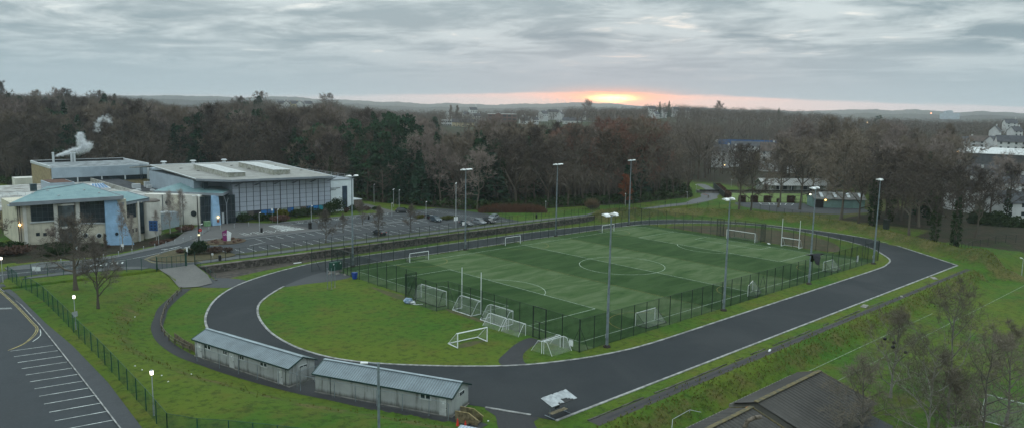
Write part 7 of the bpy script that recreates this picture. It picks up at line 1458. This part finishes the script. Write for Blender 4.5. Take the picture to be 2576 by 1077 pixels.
for i, (px, py) in enumerate(((2569, 700),)):
    x_, y_ = G(px, py, -2); lampcol('thin lamp column by the right edge fence', x_, y_, 4.4, 1, None, -2)
fence('field_fence', 'thin dark fence crossing the rough ground at the right edge', [(122, -13), (134, -12), (146, -14), (160, -22), (176, -34)], 2.0, 3.5, mPost, mMeshF, r=.05)

# ------------------------------------------------------------------ corrugated shed at the bottom
mShedRoof = corrugated('asbestos_roof', (0.060, 0.055, 0.049), 0, .62, .35, .9, moss=(0.035, 0.035, 0.02), mossamt=.5)
mMoss = M('mossy_ridge', (0.15, 0.12, 0.055), .9, .35, 1.5, col2=(.08, .075, .05), space='obj'); mShedW = stained('shed_wall', (0.15, 0.145, 0.125), amt=.5)
def shed(name, label, x0, x1, yb, yr, yf, zr, ze_f, ze_b, zg):
    t = thing(name, label, 'shed', ((x0 + x1) / 2, yr, zg)); cx = (x0 + x1) / 2; k = MB(); h_ = (x1 - x0) / 2
    vs = [(s_ * h_, y, z) for s_ in (-1, 1) for y, z in ((yb - yr + .5, 0), (yb - yr + .5, ze_b - zg - .3), (0, zr - zg - .12), (yf - yr - .4 + .8, ze_f - zg - .3), (yf - yr - .4 + .8, 0))]
    k.add(vs, [(0, 1, 2, 3, 4), (9, 8, 7, 6, 5)] + [(i, i + 5, (i + 1) % 5 + 5, (i + 1) % 5) for i in range(5)]); k.build('wall', mShedW, t)
    k = MB(); n = int((x1 - x0 + .8) / .31); xs2 = np.linspace(-h_ - .4, h_ + .4, n)
    for (ya, za, yb2, zb2) in ((yf - yr, ze_f - zg, 0, zr - zg), (0, zr - zg, yb - yr, ze_b - zg)):
        for i in range(n - 1):
            o1, o2 = (.0, .09) if i % 2 else (.09, .0); k.add([(xs2[i], ya, za + o1), (xs2[i + 1], ya, za + o2), (xs2[i + 1], yb2, zb2 + o2), (xs2[i], yb2, zb2 + o1), (xs2[i], ya, za + o1 - .06), (xs2[i + 1], ya, za + o2 - .06), (xs2[i + 1], yb2, zb2 + o2 - .06), (xs2[i], yb2, zb2 + o1 - .06)], [(0, 1, 2, 3), (7, 6, 5, 4), (0, 4, 5, 1), (2, 6, 7, 3)])
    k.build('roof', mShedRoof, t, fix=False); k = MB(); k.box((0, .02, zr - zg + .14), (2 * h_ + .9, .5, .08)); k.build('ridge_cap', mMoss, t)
    k = MB(); k.tube((h_ + .42, 0, zr - zg + .1), (h_ + .42, yf - yr, ze_f - zg + .05), .08, .08, 4); k.tube((h_ + .42, 0, zr - zg + .1), (h_ + .42, yb - yr, ze_b - zg + .05), .08, .08, 4); k.build('barge_board', mMoss, t)
    k = MB(); k.b2((h_ + .01, -2.6, .3), (h_ + .06, -1.6, 2.2)); k.build('door', mShedW, t); return t
ZR = 1.6
s1 = shed('corrugated_shed', 'long dark corrugated roofed shed with a mossy ridge at the bottom edge', -4.9, 9.6, -27.6, -30.6, -37.6, 1.7, -.3, .7, -2)
s2 = shed('corrugated_shed', 'lower dark corrugated shed with a rusted vent pipe, left of the mossy ridged shed', -24, -6.2, -27.6, -30.4, -37.6, 1.2, -.9, .3, -2)
k = MB(); k.path([(4.8, -1.6, 2.4), (5.0, -1.9, 3.5), (5.6, -2.4, 3.9), (6.3, -2.7, 3.9)], .22, 9); k.build('vent_pipe', M('rusty_pipe', (0.17, 0.14, 0.11), .8, .4, 3, col2=(.07, .055, .04), space='obj'), s2); k = MB(); k.box((8.8, .2, 3.3), (.5, .3, .12)); k.build('fallen_leaves', M('leaf_orange', (0.35, 0.13, 0.03), .9, .3, 6, space='obj'), s2)
sheet('shed_yard', [(-25, -24.0), (1.5, -23.6), (3.6, -24.4), (8, -26.8), (16, -27), (14, -29), (9, -40), (-25, -40)], mPave2, -2, .02)
t = thing('pipe_railing', 'white bent pipe railing beside the shed roof', 'railing', G(1692, 1052, -2) + (-2,)); t.location = (t.location[0], t.location[1], -2); gx0, gy0 = t.location[0], t.location[1]; q = [G(a, b, -1) for a, b in ((1690, 1077), (1692, 1054), (1735, 1030), (1764, 1036))]; k = MB(); k.path([(a - gx0, b - gy0, 1.0) for a, b in q], .032, 6)
for a, b in (q[1], q[2]): k.tube((a - gx0, b - gy0, 0), (a - gx0, b - gy0, 1.0), .04, .04, 5)
k.build('rail', mGalvL, t)

# ------------------------------------------------------------------ houses and far buildings
mHW = M('house_white', (0.52, 0.53, 0.52), .7, .06, .3, space='obj'); mHR = M('slate_roof', (0.050, 0.053, 0.060), .7, .2, .6, space='obj'); mHBr = M('red_brick', (0.13, 0.065, 0.05), .9, .2, 1, space='obj'); mHY = M('house_cream', (0.42, 0.36, 0.22), .7, .08, .5, space='obj'); mHRoofB = M('brown_roof', (0.085, 0.065, 0.055), .8, .2, .6, space='obj')
def house(label, px, py, D, w_, dp, eave, rise, rz, wall=None, roof=None, nwin=3, floors=2, chim=True, group=None, z=None, cat='house', name='house'):
    wall = wall or mHW; roof = roof or mHR; x, y = at(px, D); z = 33.25 + (horizon(px) - py) / FPX * D * cosf(px) if z is None else z; face = math.atan2(y - CAM[1], x - CAM[0]) - math.pi / 2 + rz
    t = thing(name, label, cat, (x, y, z), face, group); a, b = w_ / 2, dp / 2; sec = ((-b, -6), (-b, eave), (0, eave + rise), (b, eave), (b, -6)); vs = [(s_ * a, yy, zz_) for s_ in (-1, 1) for yy, zz_ in sec]
    k = MB(); k.add(vs, [(0, 1, 2, 3, 4), (9, 8, 7, 6, 5)] + [(i, i + 5, (i + 1) % 5 + 5, (i + 1) % 5) for i in range(5)]); k.build('wall', wall, t)
    k = MB()
    for s_ in (-1, 1): k.slab([(-a - .35, s_ * (b + .4), eave - .2), (a + .35, s_ * (b + .4), eave - .2), (a + .35, 0, eave + rise + .12), (-a - .35, 0, eave + rise + .12)], .14)
    rf = k.build('roof', roof, t)
    if chim: k = MB(); k.box((a - .6, 0, eave + rise + .6), (.9, .7, 1.5)); k.build('chimney', wall, rf)
    for f_ in range(floors):
        for i in range(nwin):
            xx = -a + (i + .5) * w_ / nwin; zz_ = 1.0 + f_ * (eave / max(floors, 1)); k = MB(); k.b2((xx - .6, -b - .07, zz_), (xx + .6, -b - .005, zz_ + 1.25)); w0 = k.build('window', mGlass, t); k = MB(); k.b2((xx - .72, -b - .1, zz_ - .12), (xx + .72, -b - .04, zz_ - .01)); k.build('sill', mWhite, w0)
    return t
hs = [('white gabled house nearest the right edge below the ivy tree', 2560, 548, 285, 9, 8, 5.2, 3.2, .75, 2), ('white two storey house with a dark slate roof behind the bare trees', 1822, 408, 460, 9, 8, 6.5, 3.6, -.35, 3), ('smaller white house right of the dark roofed one', 1850, 402, 470, 6, 8, 5.2, 3.0, -.9, 1), ('cream white house half hidden left of the dark roofed one', 1797, 388, 480, 6, 8, 5, 3, .3, 2), ('white gabled house behind the tall bare tree', 1985, 408, 440, 7, 10, 6.2, 3.2, 1.2, 2), ('wide brown roofed house in front of the white gable', 1955, 404, 445, 15, 8, 5.6, 4.2, .1, 4), ('pale house behind the brown roofed house', 2030, 392, 480, 14, 9, 6, 3.0, -.3, 4), ('long white row of houses behind the park trees', 1900, 385, 500, 26, 8, 4.6, 2.6, .05, 7)]
for l_, px, py, D, w_, dp, ev, ri, rz, nw in hs: house(l_, px, py, D, w_, dp, ev, ri, rz, nwin=nw, roof=mHRoofB if 'brown' in l_ else None)
hs = [('white gable end terrace house at the far right', 2552, 378, 560, 16, 8, 5.4, 3.6, .25, 4), ('white gabled house in the terrace left of the far right one', 2512, 374, 575, 9, 8, 4.6, 3.4, .9, 2), ('brown roofed white house in the distant terrace', 2478, 372, 590, 14, 8, 4.4, 3.4, .1, 3), ('small white house at the left end of the distant terrace', 2440, 372, 600, 8, 7, 4.6, 3.0, .5, 2), ('pair of small white gables behind the terrace', 2510, 346, 700, 8, 7, 5, 4, 1.4, 2), ('white house standing alone above the terrace', 2560, 344, 720, 8, 7, 4.5, 3.5, .8, 2), ('white house in the trees above the terrace', 2545, 322, 850, 10, 8, 4.5, 3.5, .4, 2)]
for l_, px, py, D, w_, dp, ev, ri, rz, nw in hs: house(l_, px, py, D, w_, dp, ev, ri, rz, nwin=nw, roof=mHRoofB if 'brown' in l_ else None)
for i, (l_, px, py, D, w_, rz) in enumerate((('white house with twin gables right of the ivy trees', 2555, 488, 370, 12, .5), ('pale house with a grey roof amid branches', 2500, 462, 380, 11, -.3), ('low house with a white rooflight among branches', 2450, 470, 370, 12, .2), ('pale house half hidden by ivy trees', 2395, 452, 380, 12, .4), ('grey roofed house behind the ivy trees', 2340, 440, 400, 12, -.2), ('pale gabled house between the bare trees', 2290, 452, 395, 10, .9), ('white house glimpsed low through the branches', 2430, 505, 330, 10, .3))): house(l_, px, py, D, w_, 8, 4.8, 3.2, rz, nwin=3, roof=mHR)
for i, (px, py_, r_) in enumerate(((2500, 566, 5.5), (2535, 572, 5), (2568, 580, 6))):
    x_, y_ = at(px, 272); shrub(('dark garden hedge below the right hand white house', 'middle garden shrub below the right hand white house', 'dark evergreen mass at the right edge below the white house')[i], x_, y_, r_, r_ * .7, 5.5, int(500 * r_), .45, mBush, 400 + i, z=33.25 + (horizon(px) - py_) / FPX * 272 * cosf(px) - 1.0)
t = thing('warehouse', 'long warehouse with a bright pale roof at the right edge', 'building', at(2500, 520) + (0,)); x_, y_ = at(2520, 500); z_ = 33.25 + (horizon(2520) - 402) / FPX * 500 * cosf(2520); t.location = (x_, y_, z_); t.rotation_euler[2] = math.atan2(y_ - CAM[1], x_ - CAM[0]) - math.pi / 2 - .12
k = MB(); k.b2((-28, 0, -6), (40, 26, 3.2)); k.build('wall', M('warehouse_dark', (0.075, 0.08, 0.09), .8, .2, .5, space='obj'), t); k = MB(); k.slab([(-28.5, -.6, 3.25), (40, -.6, 3.25), (40, 26, 5.8), (-28.5, 26, 5.8)], .2); k.build('roof', mHW, t)
t = thing('street_light', 'amber street light glowing at the end of the long warehouse', 'street lamp', P3(2420, 382, 470)); k = MB(); k.ball((0, 0, 0), .55, 10, 6); k.build('lamp', emit('amber_far', (1, .52, .15), 6), t); k = MB(); k.tube((0, 0, -.5), (0, 0, -8), .1, .1, 5); k.build('pole', mGalv, t)
for px, py, D, c, l_ in ((2315, 376, 500, (1, .55, .3), 'small orange street light among the bare trees'), (2372, 379, 490, (1, .95, .9), 'small white street light left of the amber one'), (2185, 309, 900, (1, .65, .3), 'bright headlights on the distant road'), (2344, 286, 1500, (1, .4, .2), 'tiny red orange light below the hospital'), (2555, 330, 900, (.9, .9, 1), 'bluish white light among far houses at the right'), (2540, 322, 900, (1, .5, .3), 'orange light above the bluish one at the right'), (1831, 415, 440, (1, .6, .25), 'tiny orange lamp at the foot of the white houses'), (722, 404 - 168, 900, (1, 1, 1), None)):
    if l_: t = thing('distant_light', l_, 'light', P3(px, py, D)); k = MB(); k.ball((0, 0, 0), D / 1400 * .8, 8, 5); k.build('lamp', emit('far_light_%d' % px, c, 5), t); k = MB(); k.tube((0, 0, -.2), (0, 0, -7), .08, .08, 5); k.build('pole', mGalv, t)
# middle distance town
def slabblock(label, px0, px1, pt, pb, D, dp, wall, roof, nx, nz, name='building', top=.6):
    cx = (px0 + px1) / 2; x, y = at(cx, D); w_ = (px1 - px0) / FPX * D; zb = 33.25 + (horizon(cx) - pb) / FPX * D * cosf(cx); h_ = (pb - pt) / FPX * D * cosf(cx); face = math.atan2(y - CAM[1], x - CAM[0]) - math.pi / 2
    t = thing(name, label, 'building', (x, y, zb), face); k = MB(); k.b2((-w_ / 2, 0, -6), (w_ / 2, dp, h_)); k.build('wall', wall, t); k = MB(); k.b2((-w_ / 2 - .5, -.5, h_ + .01), (w_ / 2 + .5, dp + .5, h_ + top)); k.build('roof', roof, t)
    for j in range(nz):
        for i in range(nx):
            xx = -w_ / 2 + (i + .5) * w_ / nx; z_ = h_ * (j + .25) / nz; k = MB(); k.b2((xx - w_ / nx * .32, -.12, z_), (xx + w_ / nx * .32, -.005, z_ + h_ / nz * .45)); k.build('window', mGlass, t)
    return t
slabblock('white two storey school building with a row of square windows', 1110, 1152, 303, 318, 860, 12, mHW, mHW, 8, 2); slabblock('white lower wing of the school below the main block', 1118, 1158, 320, 334, 820, 10, mHW, mHR, 6, 1)
house('cream house with a dark slate roof beside the school', 1166, 320, 830, 24, 10, 5.5, 3.4, -.1, mHY, mHR, 5, 1)
slabblock('brown brick hotel block with a white roof edge', 1228, 1300, 288, 304, 930, 16, mHBr, mHW, 6, 2); house('gabled brick part in the middle of the hotel', 1254, 302, 922, 14, 8, 7, 2.2, math.pi / 2, mHBr, mHW, 2, 2, False)
for i, (l_, px, py, D, w_, rz) in enumerate((('white gabled house left of the brick hotel', 1198, 300, 940, 14, .7), ('white villa roof above the hotel', 1190, 284, 1000, 12, .3), ('white gabled house below the skyline tree', 1367, 294, 950, 14, .9), ('dark roofed white house among trees right of centre', 1392, 290, 980, 16, .1), ('white gabled house at the end of the far cluster', 1410, 296, 940, 12, 1.3), ('small white cottage in trees before the hotel', 1320, 312, 850, 14, .3), ('pale long building left of the russet trees', 1440, 312, 850, 26, .1), ('white gable on the far wooded hill', 1670, 290, 940, 12, 1.2), ('small white house on the far wooded hill', 1700, 284, 960, 9, .4), ('tiny white house right on the far wooded hill', 1732, 288, 960, 7, .2), ('white house half lost in trees on the wooded hill', 1650, 296, 900, 8, .8), ('white cottage between trees near the wooded hill', 1640, 282, 980, 10, .3), ('low white gable right of the brick hotel', 1318, 304, 900, 9, 1.2), ('small pale house left of the long panelled building', 1345, 310, 860, 9, .5), ('dark roofed cottage above the long panelled building', 1465, 298, 930, 11, .1), ('tiny white gable above the school', 1128, 294, 980, 8, 1.2), ('white house between the poplars and the villa', 1172, 296, 960, 9, .4), ('pale bungalow right of the long panelled building', 1518, 316, 840, 12, .2), ('small white house near the foot of the wooded hill', 1590, 306, 880, 9, .9))): house(l_, px, py, D, w_ * .8, 7, 3.8, 3.2, rz, nwin=3, floors=1)
slabblock('long white panelled building left of the russet crowns', 1452, 1500, 306, 318, 860, 12, mHW, mHR, 8, 2)
for i, (l_, px, rz, m_) in enumerate((('first white house of the row on the left skyline', 708, .2, mHW), ('second white gabled house of the row on the left skyline', 722, 1.4, mHW), ('cream house in the middle of the row on the left skyline', 740, .3, mHY), ('white gabled house right of the cream one on the left skyline', 756, 1.4, mHW), ('last white house of the row on the left skyline', 776, .2, mHW))): house(l_, px, 270, 1000, 9, 8, 4.2, 3.4, rz, m_, nwin=2, floors=1, group='row of houses on the left skyline')
t = thing('hospital', 'pale blocky hospital far off on the right horizon', 'building', P3(2395, 291, 2300)); t.rotation_euler[2] = -.75; k = MB(); k.b2((-28, 0, -20), (8, 20, 21)); k.b2((8.01, 0, -20), (44, 20, 12)); k.b2((-48, 2, -20), (-28.01, 18, 10)); k.build('wall', M('hospital_blue', (0.36, 0.42, 0.46), .7, .05, .1, space='obj'), t); k = MB(); k.b2((-20, 2, 21), (2, 12, 24)); k.build('plant_room', mClad, t); t.scale = (.52, .52, .52)
t = thing('blue_pitch_screen', 'long blue sports court surround behind the park trees', 'fence', at(1885, 620) + (0,)); x_, y_ = at(1885, 620); z_ = 33.25 + (horizon(1885) - 362) / FPX * 620 * cosf(1885); t.location = (x_, y_, z_); t.rotation_euler[2] = math.atan2(y_ - CAM[1], x_ - CAM[0]) - math.pi / 2; k = MB(); k.b2((-22, 0, -1), (24, .3, 3.2)); k.build('screen', M('court_blue', (0.035, 0.12, 0.30), .7, .25, .15, col2=(.02, .07, .18), space='obj'), t); k = MB(); k.b2((-30, -1, -.5), (-24, 3, 3.5)); k.build('hut', mHW, t)
# wind turbines on the hill
def turbine(px, hub, D, sc, a, label, group):
    t = thing('wind_turbine', label, 'wind turbine', P3(px, hub, D), math.atan2(CF[1], CF[0]) - math.pi / 2, group); k = MB(); k.tube((0, 0, -60 * sc), (0, 0, 0), 2.2 * sc, 1.3 * sc, 6); k.build('tower', mWhite, t); k = MB(); k.box((0, 1.5 * sc, 0), (3 * sc, 8 * sc, 3 * sc)); k.build('nacelle', mWhite, t)
    for i in range(3): b_ = a + i * 2.094; k = MB(); k.tube((0, -3 * sc, 0), (36 * sc * math.sin(b_), -3 * sc, 36 * sc * math.cos(b_)), 1.5 * sc, .4 * sc, 4); k.build('blade', mWhite, t)
for i, px in enumerate((1338, 1346, 1361, 1374, 1379, 1402, 1412, 1419, 1434, 1468, 1476, 1510, 1521, 1542, 1560)): turbine(px, 252 - (i % 3), 3950, .34, i * 1.3, 'small white wind turbine on the distant hill near the sunset', 'wind turbines on the distant hill')
turbine(1197, 253, 2500, .36, .3, 'nearest single wind turbine left of the others on the skyline', None)
# bird in flight close to the camera
def wingpt(D_, px, py): d_ = ray(px, py); return CAM + d_ / np.linalg.norm(d_) * D_
bp = wingpt(36, 2052, 641); t = thing('bird', 'dark bird in flight beside a floodlight mast', 'bird', tuple(bp), math.atan2(CR[1], CR[0]))
k = MB(); mBird = M('bird_black', (0.012, 0.013, 0.017), .6, .2, 8, space='obj')
prof = [(-.40, .004, 0), (-.30, .03, .0), (-.20, .045, .0), (-.05, .075, .0), (.10, .075, .01), (.20, .05, .03), (.26, .045, .045), (.31, .035, .045), (.36, .012, .04), (.42, .003, .03)]; vs = []; n = 8
for x_, r_, z_ in prof: vs += [(x_, r_ * math.cos(2 * math.pi * i / n), z_ + r_ * .9 * math.sin(2 * math.pi * i / n)) for i in range(n)]
fs = [(j * n + i, j * n + (i + 1) % n, (j + 1) * n + (i + 1) % n, (j + 1) * n + i) for j in range(len(prof) - 1) for i in range(n)] + [tuple(range(n))[::-1], tuple(range((len(prof) - 1) * n, len(prof) * n))]
k.add(vs, fs); k.add([(-.42, -.09, .0), (-.42, .09, .0), (-.22, .03, .01), (-.22, -.03, .01), (-.42, -.09, .012), (-.42, .09, .012), (-.22, .03, .025), (-.22, -.03, .025)], [(3, 2, 1, 0), (4, 5, 6, 7), (0, 1, 5, 4), (1, 2, 6, 5), (2, 3, 7, 6), (3, 0, 4, 7)]); k.rot = None; body = k.build('body', mBird, t)
for s_ in (-1, 1):
    k = MB(); P0, P1, P2_, P3_ = (.16, s_ * .05, .04), (.14, s_ * .22, -.10), (.02, s_ * .34, -.40), (-.14, s_ * .08, -.10); q4 = (-.16, s_ * .05, .02)
    pts = [P0, P1, P2_, (-.10, s_ * .30, -.34), P3_, q4]; up_ = [(a, b, c + .015) for a, b, c in pts]; m_ = len(pts); k.add(pts + up_, [tuple(range(m_))[::-1], tuple(range(m_, 2 * m_))] + [(i, (i + 1) % m_, m_ + (i + 1) % m_, m_ + i) for i in range(m_)]); k.build('wing', mBird, t)

# prototypes themselves are moved to real places or removed
for k_, t in list(protos.items()):
    for ch in list(t.children): bpy.data.objects.remove(ch)
    bpy.data.objects.remove(t)
for o in bpy.data.objects:
    if 'proto' in o.keys(): del o['proto']
# ------------------------------------------------------------------ haze
HZ = 0.00012
k = MB(); k.b2((-3600, -900, -30), (5600, 5600, 112)); hm, n, o = newmat('haze_air'); v = n.nodes.new('ShaderNodeVolumePrincipled'); v.inputs['Color'].default_value = (0.84, 0.93, 1.0, 1); v.inputs['Density'].default_value = HZ; v.inputs['Anisotropy'].default_value = 0.55
n.links.new(v.outputs[0], o.inputs['Volume']); ho = k.build('haze', hm); tag(ho, kind='stuff'); ho['label'] = 'thin grey blue haze over the distance'; ho['category'] = 'haze'
